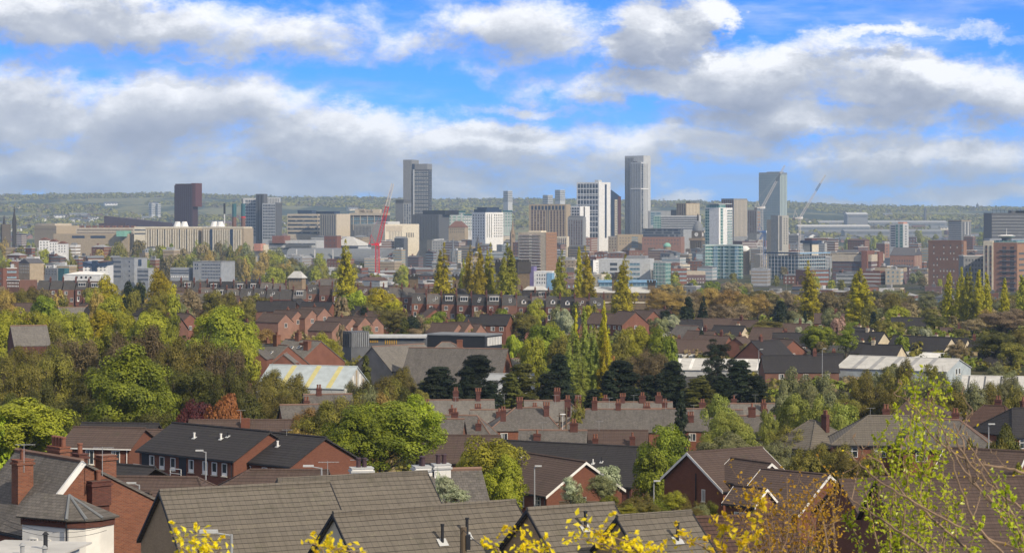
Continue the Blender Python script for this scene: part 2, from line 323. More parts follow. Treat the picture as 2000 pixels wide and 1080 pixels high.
# ---------------------------------------------------------------- ground and haze
def terrain():
    ys = np.concatenate([np.arange(-40, 1200, 12), np.arange(1200, 4700, 60), np.arange(4700, 9460, 70)])
    xs = np.linspace(-3300, 3300, 221)
    X, Y = np.meshgrid(xs * 1.0, ys); Z = gz(X, Y)
    v = np.stack([X, Y, Z], -1).reshape(-1, 3); nx, ny = len(xs), len(ys)
    i = (np.arange(ny - 1)[:, None] * nx + np.arange(nx - 1)[None]).reshape(-1)
    f = np.stack([i, i + 1, i + nx + 1, i + nx], -1)
    me = bpy.data.meshes.new('ground'); me.from_pydata(v.tolist(), [], f.tolist())
    m = bpy.data.materials.new('ground_cover'); m.use_nodes = True; t = NT(m.node_tree)
    ge = t.n('ShaderNodeNewGeometry'); P = ge.outputs['Position']
    c = t.mix(t.rng(t.noise(P, .05, 6), .42, .6), (.030, .040, .016, 1), (.075, .068, .036, 1))
    c = t.mix(t.rng(t.noise(P, .018, 4), .54, .60), c, (.065, .062, .06, 1))
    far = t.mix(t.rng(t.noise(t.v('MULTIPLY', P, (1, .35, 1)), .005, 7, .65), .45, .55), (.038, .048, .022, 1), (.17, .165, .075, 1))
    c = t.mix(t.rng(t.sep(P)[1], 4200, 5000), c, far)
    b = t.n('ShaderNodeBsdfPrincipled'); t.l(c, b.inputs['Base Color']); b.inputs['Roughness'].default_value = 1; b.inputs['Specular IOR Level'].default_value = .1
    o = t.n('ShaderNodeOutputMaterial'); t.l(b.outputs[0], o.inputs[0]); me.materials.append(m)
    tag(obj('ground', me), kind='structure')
terrain()
hz = bpy.data.materials.new('haze'); hz.use_nodes = True; t = NT(hz.node_tree)
pv = t.n('ShaderNodeVolumePrincipled'); pv.inputs['Color'].default_value = (.56, .76, 1, 1); pv.inputs['Density'].default_value = 7.6e-5; pv.inputs['Anisotropy'].default_value = .1
o = t.n('ShaderNodeOutputMaterial'); t.l(pv.outputs[0], o.inputs['Volume'])
tag(MB().box(-3400, 3400, -60, 9600, -96, 150).build('haze', hz), 'thin pale blue haze lying over the city and hills', 'haze', kind='stuff')

# landmarks used to word the labels of trees and small houses
LM = [(363, 400, 'maroon tower'), (380, 465, 'fluted concrete block'), (510, 425, 'slab tower'), (596, 440, 'grey banded office'), (737, 440, 'red crane'),
      (650, 500, 'curved grey market roof'), (816, 390, 'dark stepped tower'), (950, 435, 'black topped block'), (1050, 490, 'balconied flats'), (1072, 430, 'beige striped tower'),
      (1160, 410, 'white tower'), (1240, 390, 'tallest tower'), (1363, 470, 'domed clock tower'), (1412, 520, 'green glass block'), (1512, 390, 'blue glass tower'), (1565, 540, 'scaffolded building'),
      (1690, 525, 'brown brick office'), (1855, 530, 'brown brick tower'), (1965, 530, 'disc topped flats'), (1230, 530, 'silver glass office'), (1020, 540, 'black castle tower'), (1220, 580, 'castle wall'),
      (25, 430, 'black church spire'), (250, 535, 'grey flats'), (185, 530, 'butterfly roofed hall'), (395, 530, 'long grey flats'), (970, 590, 'dormered brick terrace'), (500, 560, 'sooty dormered terrace'),
      (570, 625, 'stepped brown houses'), (560, 690, 'gabled brick school'), (610, 740, 'striped blue shed'), (870, 700, 'long slate roofed hall'), (820, 660, 'black modern block'), (50, 650, 'pale chapel roof'),
      (1390, 715, 'white flat warehouse'), (1790, 715, 'pale blue warehouse'), (1770, 670, 'cream gabled houses'), (1400, 640, 'brown roofed houses'), (1050, 810, 'tall wooden pole'), (1280, 810, 'slate terraces'),
      (400, 870, 'balcony flats'), (200, 860, 'brown roofed flats'), (100, 960, 'brick villa'), (470, 1010, 'buff brick gable house'), (840, 1030, 'cream gable house'), (1120, 940, 'lone brick gable'),
      (1400, 940, 'twin gabled brick house'), (1110, 890, 'long charcoal roof'), (1780, 840, 'hipped brown roofs'), (1830, 980, 'dark foreground roof'), (950, 950, 'white chimneyed roof')]
AUTO = []     # (object, px, py, description)
def auto(o, px, py, desc, cat, group=None):
    desc = desc.replace('with white box dormer', 'with box dormer').replace('with small peaked dormer', 'with peaked dormer')
    AUTO.append((o, px, py, desc)); tag(o, None, cat, group)
def word_labels():
    groups = {}
    for o, px, py, desc in AUTO:
        best = min(LM, key=lambda l: abs(l[0] - px) + 2.2 * abs(l[1] - py))
        dx, dy = px - best[0], py - best[1]
        rel = ('left of' if dx < 0 else 'right of') if abs(dx) > 1.1 * abs(dy) else ('above' if dy < 0 else 'below')
        groups.setdefault((desc, rel, best[2]), []).append((px, o))
    N = ['', 'first', 'second', 'third', 'fourth', 'fifth', 'sixth', 'seventh', 'eighth', 'ninth', 'tenth', 'eleventh', 'twelfth']
    for (desc, rel, lm), L in groups.items():
        L.sort(key=lambda q: q[0]); n = len(L)
        for i, (px, o) in enumerate(L):
            s = '%s %s the %s' % (desc, rel, lm)
            if n == 2: s += (', left one', ', right one')[i]
            elif n > 2:
                if i == 0: s += ', leftmost'
                elif i == n - 1: s += ', rightmost'
                elif i < 12: s += ', %s from left' % N[i + 1]
                else: s += ', number %d from left' % (i + 1)
            o['label'] = s
# ---------------------------------------------------------------- large buildings
class Block:
    """box building whose nearest corner stands at px c, distance D; theta > 0 shows front and right face, < 0 front and left"""
    def __init__(s, name, label, cat, p0, c, p1, top, D, m, theta=24, depth=None, group=None, body=True, kids='wall', base=None):
        s.D = D; th = s.th = R(theta) if c not in (None,) else 0.0
        s.k = FPX / D
        cx = c if c is not None else p1
        s.loc = at(cx, 0, D); gx = s.loc.x
        if c is None: s.w, s.dp = (p1 - p0) / s.k, depth or (p1 - p0) / s.k * .7
        elif theta > 0: s.w, s.dp = max((c - p0), .5) / s.k / math.cos(th), max((p1 - c), .5) / s.k / math.sin(th)
        else: s.w, s.dp = (p1 - c) / s.k / math.cos(th), (c - p0) / s.k / math.sin(-th)
        if depth and c is not None: s.dp = depth
        s.sx = -1 if (c is None or theta > 0) else 1           # footprint runs to -x or +x from the corner
        z0 = g(gx, D) - 1.5 if base is None else -(base - HY) / FPX * D; s.z0 = z0
        s.root = empty(name, (gx, D, z0), -th if c is not None else 0.0)
        tag(s.root, label, cat, group)
        s.x0, s.x1 = (-s.w, 0) if s.sx < 0 else (0, s.w)
        s.H = s.z(top); s.top = top; s.m = m
        if body: s.box(kids, s.x0, s.x1, 0, s.dp, 0, s.H, m)
    def z(s, py): return -(py - HY) / FPX * s.D - s.z0
    def box(s, name, x0, x1, y0, y1, z0, z1, m): return MB().box(x0, x1, y0, y1, z0, z1).build(name, m, s.root)
    def u2(s, face, u0, u1):
        L = s.w if face == 'front' else s.dp
        return u0 * L, u1 * L
    def place(s, face, a, me, name, out=0.0):
        """a = distance along the face from its left edge; me is a mesh with its front at y=0, x centred on its left"""
        if face == 'front': return obj(name, me, s.root, (s.x0 + a, -out, 0), 0)
        if face == 'right': return obj(name, me, s.root, (s.x1 + out, a, 0), R(90))
        return obj(name, me, s.root, (s.x0 - out, s.dp - a, 0), R(-90))
    def strips(s, face, n, frac, t, b, m, u0=0.03, u1=.97, out=.12, name='window_strip'):
        a0, a1 = s.u2(face, u0, u1); st = (a1 - a0) / n
        me = MB().box(0, st * frac, -.02 - out, .3, s.z(b), s.z(t)).mesh(name, m)
        for i in range(n): s.place(face, a0 + st * (i + (1 - frac) / 2), me, name)
        return s
    def bands(s, face, n, frac, t, b, m, u0=0.02, u1=.98, out=.12, name='window_band'):
        a0, a1 = s.u2(face, u0, u1); zt, zb = s.z(t), s.z(b); st = (zt - zb) / n
        me = MB().box(0, a1 - a0, -out, .3, 0, st * frac).mesh(name, m)
        for i in range(n):
            o = s.place(face, a0, me, name); o.location.z = zb + st * (i + (1 - frac) / 2)
        return s
    def grid(s, face, nx, nz, fx, fz, t, b, m, u0=.04, u1=.96, out=.1, name='window', skip=0):
        a0, a1 = s.u2(face, u0, u1); zt, zb = s.z(t), s.z(b); sx, sz = (a1 - a0) / nx, (zt - zb) / nz
        me = MB().box(0, sx * fx, -out, .3, 0, sz * fz).mesh(name, m)
        for i in range(nx):
            for j in range(nz):
                if skip and rnd.random() < skip: continue
                o = s.place(face, a0 + sx * (i + (1 - fx) / 2), me, name); o.location.z = zb + sz * (j + (1 - fz) / 2)
        return s
    def part(s, name, u0, u1, v0, v1, t, b, m):
        """box at fractions of width and depth, between picture heights t and b"""
        X0, X1 = s.x0 + u0 * s.w, s.x0 + u1 * s.w
        MB().box(X0, X1, v0 * s.dp, v1 * s.dp, s.z(b), s.z(t)).build(name, m, s.root); return s
    def plant(s, n=2, h=3.0, m=None, seed=1):
        r = random.Random(seed)
        for i in range(n):
            ww = s.w * r.uniform(.12, .35); a = s.x0 + r.uniform(.08, .9 - ww / s.w) * s.w; dd = s.dp * r.uniform(.25, .5)
            MB().box(a, a + ww, s.dp * .2, s.dp * .2 + dd, s.H, s.H + h * r.uniform(.6, 1.1)).build('roof_plant', m or M['grey'], s.root)
        return s
    def parapet(s, m=None, h=.9):
        mm = MB(); a = .35
        mm.box(s.x0 - .15, s.x1 + .15, -.15, a, s.H, s.H + h); mm.box(s.x0 - .15, s.x1 + .15, s.dp - a, s.dp + .15, s.H, s.H + h)
        mm.box(s.x0 - .15, s.x0 + a, a, s.dp - a, s.H, s.H + h); mm.box(s.x1 - a, s.x1 + .15, a, s.dp - a, s.H, s.H + h)
        mm.build('parapet', m or s.m, s.root); return s

def pitched(b, t, m, over=.4, hip=0.0, along='x'):
    """pitched roof on a Block, ridge at picture height t"""
    zr = b.z(t); x0, x1, y0, y1 = b.x0 - over, b.x1 + over, -over, b.dp + over; H = b.H - .02
    mm = MB()
    if along == 'x':
        ym = (y0 + y1) / 2; hp = hip * (y1 - y0) / 2
        V = [(x0, y0, H), (x1, y0, H), (x1, y1, H), (x0, y1, H), (x0 + hp, ym, zr), (x1 - hp, ym, zr)]
        mm.add(V, [(0, 1, 5, 4), (2, 3, 4, 5), (1, 2, 5), (3, 0, 4), (3, 2, 1, 0)])
    else:
        xm = (x0 + x1) / 2; hp = hip * (x1 - x0) / 2
        V = [(x0, y0, H), (x1, y0, H), (x1, y1, H), (x0, y1, H), (xm, y0 + hp, zr), (xm, y1 - hp, zr)]
        mm.add(V, [(1, 2, 5, 4), (3, 0, 4, 5), (0, 1, 4), (2, 3, 5), (3, 2, 1, 0)])
    mm.build('roof', m, b.root)

def city():
    T = 'tower'; O = 'office building'
    B = Block
    # --- left end
    b = B('tower_block', 'tall maroon tower with vertical cladding and a cantilevered right side', T, 338, 376, 384, 362, 2900, M['maroond'], 24)
    b.strips('front', 9, .5, 364, 455, M['plum'], .02, .98, .4, 'cladding_fin'); b.box('overhang', -2, 4.2, .3, b.dp + 3, b.z(404), b.z(358), M['maroon']); b.part('roof_screen', .02, .9, .1, .9, 359, 362, M['maroond'])
    b = B('lecture_building', 'long dark plum wedge building sloping down beside the maroon tower', 'building', 203, None, 336, 440, 3100, M['plum'], 0, 30, body=False)
    h = lambda p: b.z(p)
    MB().add([(b.x0, 0, 0), (b.x1, 0, 0), (b.x1, 30, 0), (b.x0, 30, 0), (b.x0, 0, h(422)), (b.x1, 0, h(436)), (b.x1, 30, h(436)), (b.x0, 30, h(422))],
             [(0, 3, 2, 1), (4, 5, 6, 7), (0, 1, 5, 4), (1, 2, 6, 5), (2, 3, 7, 6), (3, 0, 4, 7)]).build('wall', M['plum'], b.root)
    b.strips('front', 16, .4, 440, 449, M['gfloor'], .05, .6); b.box('entrance_wing', b.x0 - 6, b.x0 + 30, -6, 10, 0, b.z(436), M['maroond'])
    b = B('science_block', 'cream concrete block with deep vertical ribs beneath four white roof cones', 'building', 281, 389, 390, 446, 2400, M['tan'], 10, depth=24)
    b.strips('front', 22, .52, 448, 492, M['cream'], .0, 1, .9, 'rib'); b.strips('front', 7, .22, 448, 492, M['black'], .02, .98, .5, 'dark_window_slot')
    b.part('roof_slab', 0, 1.0, 0, .9, 443, 446, M['cream'])
    for px in (341, 355):
        MB().cyl(0, 0, b.H, b.z(433), 5.0, 2.6, 12).build('vent_cone', M['white'], b.root).location = ((px - 390) / b.k, 8, 0)
    b = B('laboratory_block', 'pale ribbed concrete block standing left of the black and white slab tower', 'building', 390, 476, 479, 446, 2380, M['tan'], 18, depth=24)
    b.strips('front', 17, .55, 448, 492, M['cream'], .04, .96, .9, 'rib'); b.strips('front', 2, .12, 448, 492, M['navy'], .0, .96, 1.2, 'dark_window_slot'); b.part('roof_slab', 0, 1.0, 0, .9, 443, 446, M['cream'])
    for px in (408, 421):
        MB().cyl(0, 0, b.H, b.z(433), 5.0, 2.6, 12).build('vent_cone', M['white'], b.root).location = ((px - 478) / b.k, 8, 0)
    for i, (px, top, mid, c1, c2, r) in enumerate([(438.5, 397, 418, 'black', 'white', 1.1), (457.5, 398, 424, 'teal', 'brownbrick', 2.4), (475, 398, 424, 'teal', 'brownbrick', 2.4)]):
        p = at(px, 0, 2500); z0 = g(p.x, 2500) - 1; rt = empty('chimney_stack', (p.x, 2500, z0)); f = lambda q: -(q - HY) / FPX * 2500 - z0
        tag(rt, ['thin chimney stack with black top and white shaft', 'thick teal topped chimney stack, left one of two', 'thick teal topped chimney stack with red ring beside slab tower'][i], 'chimney')
        MB().cyl(0, 0, 0, f(mid), r * (.5 if i == 0 else 1), n=12).build('shaft', M[c2], rt); MB().cyl(0, 0, f(mid), f(top), r, n=12).build('flue_top', M[c1], rt)
        if i == 2: MB().cyl(0, 0, f(mid + 1.5), f(mid - 1), r * 1.05, n=12).build('ring', M['crane_red'], rt)
    b = B('slab_tower', 'white framed slab tower with dark glazed grid beside the teal chimney', T, 472, None, 500, 387, 2900, M['palegrey'], 0, 20)
    b.grid('front', 6, 12, .72, .78, 390, 462, M['gfloor'], .25, .98); b.strips('front', 1, 1, 388, 470, M['dgrey'], .0, .1)
    b = B('slab_tower', 'black slab tower, tallest of the slab group', T, 499, 515, 521, 379, 2880, M['dgrey'], 24)
    b.strips('front', 2, .3, 382, 470, M['black'], .1, .9)
    b = B('slab_tower', 'pale gridded slab tower with a black right side', T, 511, 538, 548, 397, 2860, M['palegrey'], 24)
    b.grid('front', 8, 12, .7, .66, 399, 468, M['gfloor']); MB().box(.02, .4, -.1, b.dp, 0, b.H + .6).build('dark_side_wall', M['dgrey'], b.root)
    b = B('slab_tower', 'low pale panel tower peeping over the gridded slab tower', T, 520, None, 546, 386, 3100, M['palegrey'], 0, 15); b.strips('front', 8, .4, 388, 398, M['dgrey'])
    b = B('office_block', 'grey brown office with five bands of square windows left of beige block', O, 560, 621, 632, 418, 2900, M['beige'], 12)
    b.bands('front', 5, .55, 420, 459, M['gfloor']).bands('right', 5, .55, 420, 459, M['gfloor']); b.part('rooftop_room', .28, .75, .2, .8, 411, 418, M['navy'])
    b = B('office_block', 'beige panelled office with blank right wall and dark rooftop plant', O, 622, 657, 682, 418, 2850, M['beige'], 40)
    b.strips('front', 7, .3, 420, 466, M['dgrey']); b.part('rooftop_room', -.3, .8, .1, .5, 413, 418, M['navy']); b.part('duct', .0, .4, .5, .8, 414.5, 418, M['dgrey'])
    b = B('office_block', 'concrete framed building with recessed navy glazing and cluttered roof', O, 682, 752, 760, 419, 3000, M['dgrey'], 15)
    b.part('roof_frame', .0, 1.02, -.06, .9, 416, 421, M['beige']); b.bands('front', 2, .7, 424, 440, M['gblue'], .05, .96); b.strips('front', 5, .1, 421, 450, M['beige'], .0, 1, .6, 'column'); b.plant(5, 7, M['beige'], 3)
    b = B('library_block', 'cream stone block with slit windows behind the red crane', 'building', 688, 752, 816, 438, 2780, M['cream'], 44)
    b.strips('front', 12, .3, 442, 475, M['gwarm'], .0, .55).strips('right', 9, .25, 452, 474, M['dgrey'], .1, .5).strips('right', 5, .4, 455, 464, M['black'], .6, .85).bands('right', 1, .8, 440, 454, M['beige'], .02, .5); b.plant(3, 3, M['palegrey'], 5)
    # --- market hall and long curved roofs
    b = B('market_hall', 'white hipped steel roof over pale hall beside red brick box', 'hall', 640, 700, 722, 480, 2450, M['palegrey'], 24); pitched(b, 463, M['rooflight'], 1, 1.0); b.bands('front', 1, .6, 482, 487, M['gfloor'])
    b = B('brick_box', 'plain red brick cube left of the white hipped hall', 'building', 632, 658, 665, 461, 2430, M['redbrick'], 24); b.parapet(M['grey'], .5); b.grid('front', 3, 2, .25, .3, 465, 485, M['gfloor'])
    b = B('exhibition_hall', 'low hall with long curved grey roof and pale end, left one', 'hall', 562, None, 668, 510, 2300, M['cream'], 0, 55); 
    def barrel(b, t, m, over=1.5):
        mm = MB(); n = 8; y0, y1 = -over, b.dp * .6; H = b.H; zr = b.z(t); vs = []
        for i in range(n + 1):
            a = i / n * math.pi / 2; vs += [(b.x0 - over, y0 + (y1 - y0) * (1 - math.cos(a)), H + (zr - H) * math.sin(a)), (b.x1 + over, y0 + (y1 - y0) * (1 - math.cos(a)), H + (zr - H) * math.sin(a))]
        vs += [(b.x0 - over, b.dp, zr), (b.x1 + over, b.dp, zr)]
        fs = [(2 * i, 2 * i + 1, 2 * i + 3, 2 * i + 2) for i in range(n + 1)]
        fs += [tuple(range(0, 2 * n + 4, 2)), tuple(range(2 * n + 3, 0, -2))]
        mm.add(vs, fs); mm.build('roof', m, b.root)
    barrel(b, 486, M['lead']); b.strips('front', 20, .3, 512, 522, M['gfloor']); b.strips('front', 3, .05, 487, 510, M['rooflight'], 0, 1, 2.0, 'roof_rib')
    b = B('exhibition_hall', 'low hall with long curved grey roof and sunlit end, right one', 'hall', 664, 740, 768, 511, 2280, M['cream'], 26); barrel(b, 487, M['lead']); b.bands('front', 1, .4, 513, 520, M['gfloor']).bands('right', 2, .4, 495, 520, M['gfloor'])
    b = B('mill', 'low red brick and white terrace left of the plain brick cube', 'building', 522, 618, 632, 470, 2500, M['palegrey'], 12); b.part('brick_wing', .1, .35, -.1, .5, 461, 475, M['redbrick']); b.part('dark_roof', .4, .9, -.2, .6, 479, 483, M['dgrey']); b.bands('front', 2, .4, 473, 490, M['gfloor'])
    b = B('sports_centre', 'pale building with sunlit orange gable right of laboratory block', 'building', 476, 515, 530, 478, 2500, M['cream'], 20); b.bands('front', 1, .4, 481, 486, M['gfloor']); b.part('gable_box', .6, .95, -.2, .3, 476, 490, M['salmon'])
    # --- dark stepped tower group
    b = B('skyscraper', 'dark grey stepped tower with taller left fin and gridded face', 'skyscraper', 806, 838, 843, 331, 3000, M['dgrey'], 18)
    b.grid('front', 9, 11, .62, .82, 334, 417, M['gfloorl']); b.part('taller_fin', -.62, -.1, .1, 2.6, 312, 620, M['grey']); b.part('glazed_slot', -.10, .02, .2, 2.4, 320, 620, M['navy']); b.part('middle_crown', -.3, .8, .5, 2.2, 320, 333, M['grey'])
    b.strips('front', 1, 1, 331, 470, M['palegrey'], 0, .1, .3, 'pale_edge'); b.strips('right', 3, .4, 334, 470, M['gfloor'])
    b = B('office_block', 'low slab with blank grey side against the dark stepped tower', O, 772, 788, 802, 392, 2960, M['grey'], 30); b.part('dark_cap', 0, 1, 0, 1, 390, 397, M['dgrey']); b.strips('right', 3, .5, 398, 440, M['gfloor'])
    b = B('arena', 'wide dark charcoal block below the stepped tower', 'building', 802, 857, 877, 419, 2880, M['dgrey'], 24); b.part('upper_box', .3, 1.1, .3, 1.6, 411, 420, M['black']); b.strips('front', 10, .08, 421, 470, M['black'], .02, .98, .3, 'panel_joint')
    for q in [('flats', 'green and white flats behind the dark charcoal block', 876, None, 908, 415, 3100, 'palegreen', 3, 4), ('flats', 'white flats with pale green top beside white block with black top', 906, None, 922, 421, 3050, 'white', 3, 4), ('flats', 'dark green roofed flats left of the stone church spire', 982, None, 1000, 414, 3200, 'palegreen', 3, 3)]:
        b = B(q[0], q[1], 'flats', q[2], None, q[4], q[5], q[6], M[q[7]], 0, 14); b.bands('front', 5, .45, q[5] + 1, q[5] + 30, M['ggreen']); b.part('roof_slab', -.03, 1.03, -.05, 1.02, q[5] - 3, q[5], M['teal']); b.strips('front', 3, .3, q[5] + 1, q[5] + 40, M['palegrey'], .05, .95, .4, 'balcony_column')
    b = B('theatre', 'tan brick theatre with hipped roof left of white block with black top', 'theatre', 876, 908, 914, 444, 2850, M['tan'], 18); pitched(b, 432, M['brownbrick'], .5, 1); b.grid('front', 7, 2, .4, .4, 446, 456, M['gfloor'])
    b = B('office_block', 'white block under a curved black roof with slanting slot windows', O, 921, 948, 983, 415, 2700, M['white'], 52)
    b.grid('front', 5, 9, .3, .6, 418, 468, M['dgrey']).grid('right', 5, 9, .34, .62, 418, 464, M['black'], .45, .97).strips('right', 3, .22, 418, 464, M['black'], .04, .4)
    b.box('black_roof_room', b.x0 * .93, -1.2, 1.5, b.dp - 1.5, b.H, b.z(409), M['navy']); b.box('black_roof_crown', b.x0 * .8, -3, 4, b.dp - 4, b.z(409), b.z(405), M['navy'])
    # church spires
    def spire(px, top, mid, D, wpx, m, label, name='church', thin=.42):
        p = at(px, 0, D); z0 = g(p.x, D) - 1; rt = empty(name, (p.x, D, z0), R(20)); tag(rt, label, name.replace('_', ' ')); f = lambda q: -(q - HY) / FPX * D - z0; w = wpx / 2 * D / FPX
        MB().box(-w, w, -w, w, 0, f(mid)).build('tower', m, rt); MB().cyl(0, 0, f(mid), f(top), w * .95, .08, 8).build('spire', m, rt)
        for a in (-1, 1):
            for c in (-1, 1): MB().cyl(a * w * .85, c * w * .85, f(mid), f(mid) + (f(top) - f(mid)) * .3, w * .16, .03, 6).build('pinnacle', m, rt)
        for c in (-.35, .35): MB().box(w * (c - .14), w * (c + .14), -w - .1, -w + .2, f(mid) - w * 2.4, f(mid) - w * .7).build('belfry_opening', M['black'], rt)
        return rt, f, w
    spire(1001, 430, 455, 2600, 8, M['stone'], 'sandy stone church spire left of the balconied flats')
    spire(885, 462, 500, 2350, 8, M['lead'], 'thin grey church spire left of the poplar avenue')
    spire(933, 459, 475, 2500, 7, M['slate'], 'short dark spire below the black topped white block')
    rt, f, w = spire(28, 401, 432, 2300, 7, M['soot'], 'blackened church spire with lower side turret at far left')
    MB().box(-14 * .9, -4, -3, 8, 0, f(438)).build('nave', M['stonedark'], rt); MB().cyl(-10, 0, f(438), f(420), 1.6, .05, 8).build('side_turret', M['soot'], rt)
    # --- centre
    b = B('hotel_tower', 'beige tower with tall vertical window slots left of white tower', T, 1033, 1106, 1110, 399, 2700, M['tan'], 20, depth=16)
    b.strips('front', 5, .5, 411, 480, M['gbrown'], .05, .45).strips('front', 5, .5, 411, 480, M['gbrown'], .56, .97).strips('front', 10, .6, 402, 410, M['navy'], .05, .97, .2, 'crown_window').strips('front', 2, .3, 402, 480, M['navy'], .46, .55)
    b = B('flats_tower', 'grey and orange brick flats with rows of white balconies', 'flats', 1012, 1066, 1088, 454, 1700, M['beige'], 26)
    b.bands('front', 13, .5, 457, 530, M['gbrown'], .06, .40).bands('front', 13, .5, 457, 530, M['gbrown'], .50, .82).bands('front', 13, .14, 457, 533, M['white'], .06, .82, .9, 'balcony'); b.strips('right', 2, .22, 456, 534, M['dgrey'], .3, .95); b.bands('right', 13, .12, 456, 534, M['cream'], .02, .98, .3, 'floor_line')
    MB().box(.02, .3, -.1, b.dp, 0, b.H).build('brick_side_wall', M['orange'], b.root); b.part('roof_room', .3, .75, .2, .7, 451, 454, M['cream'])
    b = B('hotel_tower', 'white tower with dark gridded windows and blank white right wall', T, 1127, 1170, 1194, 356, 2900, M['white'], 32)
    b.grid('front', 7, 10, .78, .80, 358, 465, M['gfloor']); b.strips('right', 1, 1, 360, 465, M['navy'], .5, .66, .15, 'dark_stripe'); b.plant(1, 3, M['palegrey'], 8); b.bands('front', 3, .06, 374, 425, M['white'], 0, 1, .5, 'white_floor_band')
    b = B('hotel_annexe', 'lower white annexe with blank walls before the white tower', 'hotel', 1109, 1133, 1153, 403, 2780, M['white'], 35)
    b.grid('front', 4, 3, .75, .7, 405, 422, M['gfloor'], .1, .95); b.strips('right', 1, 1, 404, 470, M['dgrey'], .35, .5)
    b = B('office_block', 'dark maroon block with slanted roof right of white tower', O, 1194, None, 1213, 378, 2950, M['maroon'], 0, 20, body=False)
    MB().add([(b.x0, 0, 0), (b.x1, 0, 0), (b.x1, 20, 0), (b.x0, 20, 0), (b.x0, 0, b.z(371)), (b.x1, 0, b.z(385)), (b.x1, 20, b.z(385)), (b.x0, 20, b.z(371))], [(0, 3, 2, 1), (4, 5, 6, 7), (0, 1, 5, 4), (1, 2, 6, 5), (2, 3, 7, 6), (3, 0, 4, 7)]).build('wall', M['navy'], b.root)
    b.strips('front', 1, 1, 390, 460, M['cream'], .35, .62, .3, 'white_stair_wall'); b.grid('front', 1, 14, .8, .5, 392, 458, M['dgrey'], .42, .56, .5); b.strips('front', 1, 1, 384, 460, M['maroon'], .7, 1, .3, 'maroon_wall')
    b = B('skyscraper', 'tallest pale skyscraper with vertical ribs and a step on its right', 'skyscraper', 1232, 1252, 1267, 317, 3000, M['palegrey'], 38)
    b.strips('front', 6, .42, 320, 458, M['grey']).strips('right', 5, .34, 320, 458, M['grey']); b.strips('right', 1, 1, 320, 458, M['gfloor'], .05, .3); b.part('taller_back_slab', -.86, .9, .5, 1.5, 304, 620, M['palegrey'])
    mb = MB(); mb.box(-1.02, -.0, 0, 1, 0, 1)
    kx0, kx1 = b.x0 - .86 * b.w, b.x0 + .0 * b.w
    for i in range(6):
        a = kx0 + (kx1 - kx0) * (i + .25) / 6; MB().box(a, a + (kx1 - kx0) / 12, .5 * b.dp - .4, .5 * b.dp + .2, b.z(460), b.z(308)).build('window_strip', M['grey'], b.root)
    b.bands('front', 1, 1, 368, 370, M['white'], 0, 1, .5, 'white_floor_band').bands('right', 1, 1, 368, 370, M['white'], 0, 1, .5, 'white_floor_band'); b.plant(1, 2, M['dgrey'], 4)
    b = B('office_block', 'grey brick office with dark upper windows below the white annexe', O, 1109, 1139, 1145, 424, 2650, M['grey'], 20); b.strips('front', 6, .45, 430, 482, M['gbrown']); b.part('roof_top', .05, .9, .1, .8, 422, 425, M['dgrey'])
    b = B('office_block', 'pale lower base with window slots beneath beige striped tower', O, 1084, 1107, 1112, 462, 2600, M['cream'], 20); b.strips('front', 6, .45, 465, 482, M['gbrown'])
    b = B('office_block', 'blue grey glass slab behind the banded office', O, 1268, None, 1325, 412, 2950, M['bluegrey'], 0, 20); b.strips('front', 1, 1, 414, 440, M['gblue'], .05, .4)
    b = B('office_block', 'long banded office with pale floors left of domed clock tower', O, 1280, 1365, 1372, 421, 2750, M['palegrey'], 12); b.bands('front', 6, .55, 423, 449, M['gfloor']); b.part('green_glass_end', -.03, .14, -.02, .5, 422, 620, M['ggreen'])
    b = B('office_block', 'boxy office with vertical cream fins above the banded office', O, 1323, 1340, 1368, 397, 2900, M['tan'], 55); b.strips('front', 4, .35, 399, 420, M['gbrown']).strips('right', 9, .45, 399, 420, M['cream'], .02, .98, .4, 'fin'); b.part('roof_room', .4, .9, .4, .8, 394, 397, M['dgrey']); b.part('dark_wing', -.6, 0, .0, .5, 410, 440, M['dgrey'])
    b = B('college_building', 'dark glass topped red brick building left of domed clock tower', 'building', 1255, 1330, 1340, 463, 2650, M['pinkbrick'], 14); b.part('glass_storey', .02, .98, .05, .9, 448, 463, M['gfloor']); b.part('roof_slab', .0, 1.0, .0, 1, 446.5, 448, M['dgrey']); b.grid('front', 12, 2, .3, .4, 466, 480, M['gfloor'])
    b = B('office_block', 'tan office with teal glazed centre right of the tallest tower', O, 1206, None, 1256, 458, 2700, M['tan'], 0, 20); b.bands('front', 5, .6, 462, 484, M['gblue'], .55, .80); b.grid('front', 4, 3, .3, .4, 462, 480, M['gfloor'], .05, .5)
    # domed clock tower
    p = at(1363, 0, 2600); z0 = g(p.x, 2600) - 1; rt = empty('clock_tower', (p.x, 2600, z0), R(-22)); tag(rt, 'sooty civic clock tower with lead dome and white clock face', 'clock tower'); f = lambda q: -(q - HY) / FPX * 2600 - z0; W = 12.5 * 2600 / FPX
    m_ = MB().box(-W, W, -W, W, 0, f(470)); m_.build('tower_base', M['stonedark'], rt); MB().box(-W * 1.12, W * 1.12, -W * 1.12, W * 1.12, f(470), f(465)).build('cornice', M['stone'], rt)
    MB().box(-W * .78, W * .78, -W * .78, W * .78, f(465), f(451)).build('clock_stage', M['stonedark'], rt)
    dm = MB(); pr = [(0, .86), (.25, .84), (.5, .72), (.75, .5), (.92, .26), (1, .1)]
    for (a, r1), (c, r2) in zip(pr, pr[1:]): dm.cyl(0, 0, f(451) + (f(431) - f(451)) * a, f(451) + (f(431) - f(451)) * c, W * r1, W * r2, 16)
    dm.build('dome', M['lead'], rt); MB().cyl(0, 0, f(431), f(421), W * .17, W * .14, 8).cyl(0, 0, f(421), f(416), W * .14, .05, 8).build('cupola', M['soot'], rt)
    for i in range(6): MB().cyl(-W * .85 + i * W * .34, -W * 1.02, f(497), f(471), W * .09, n=8).build('column', M['stonedark'], rt)
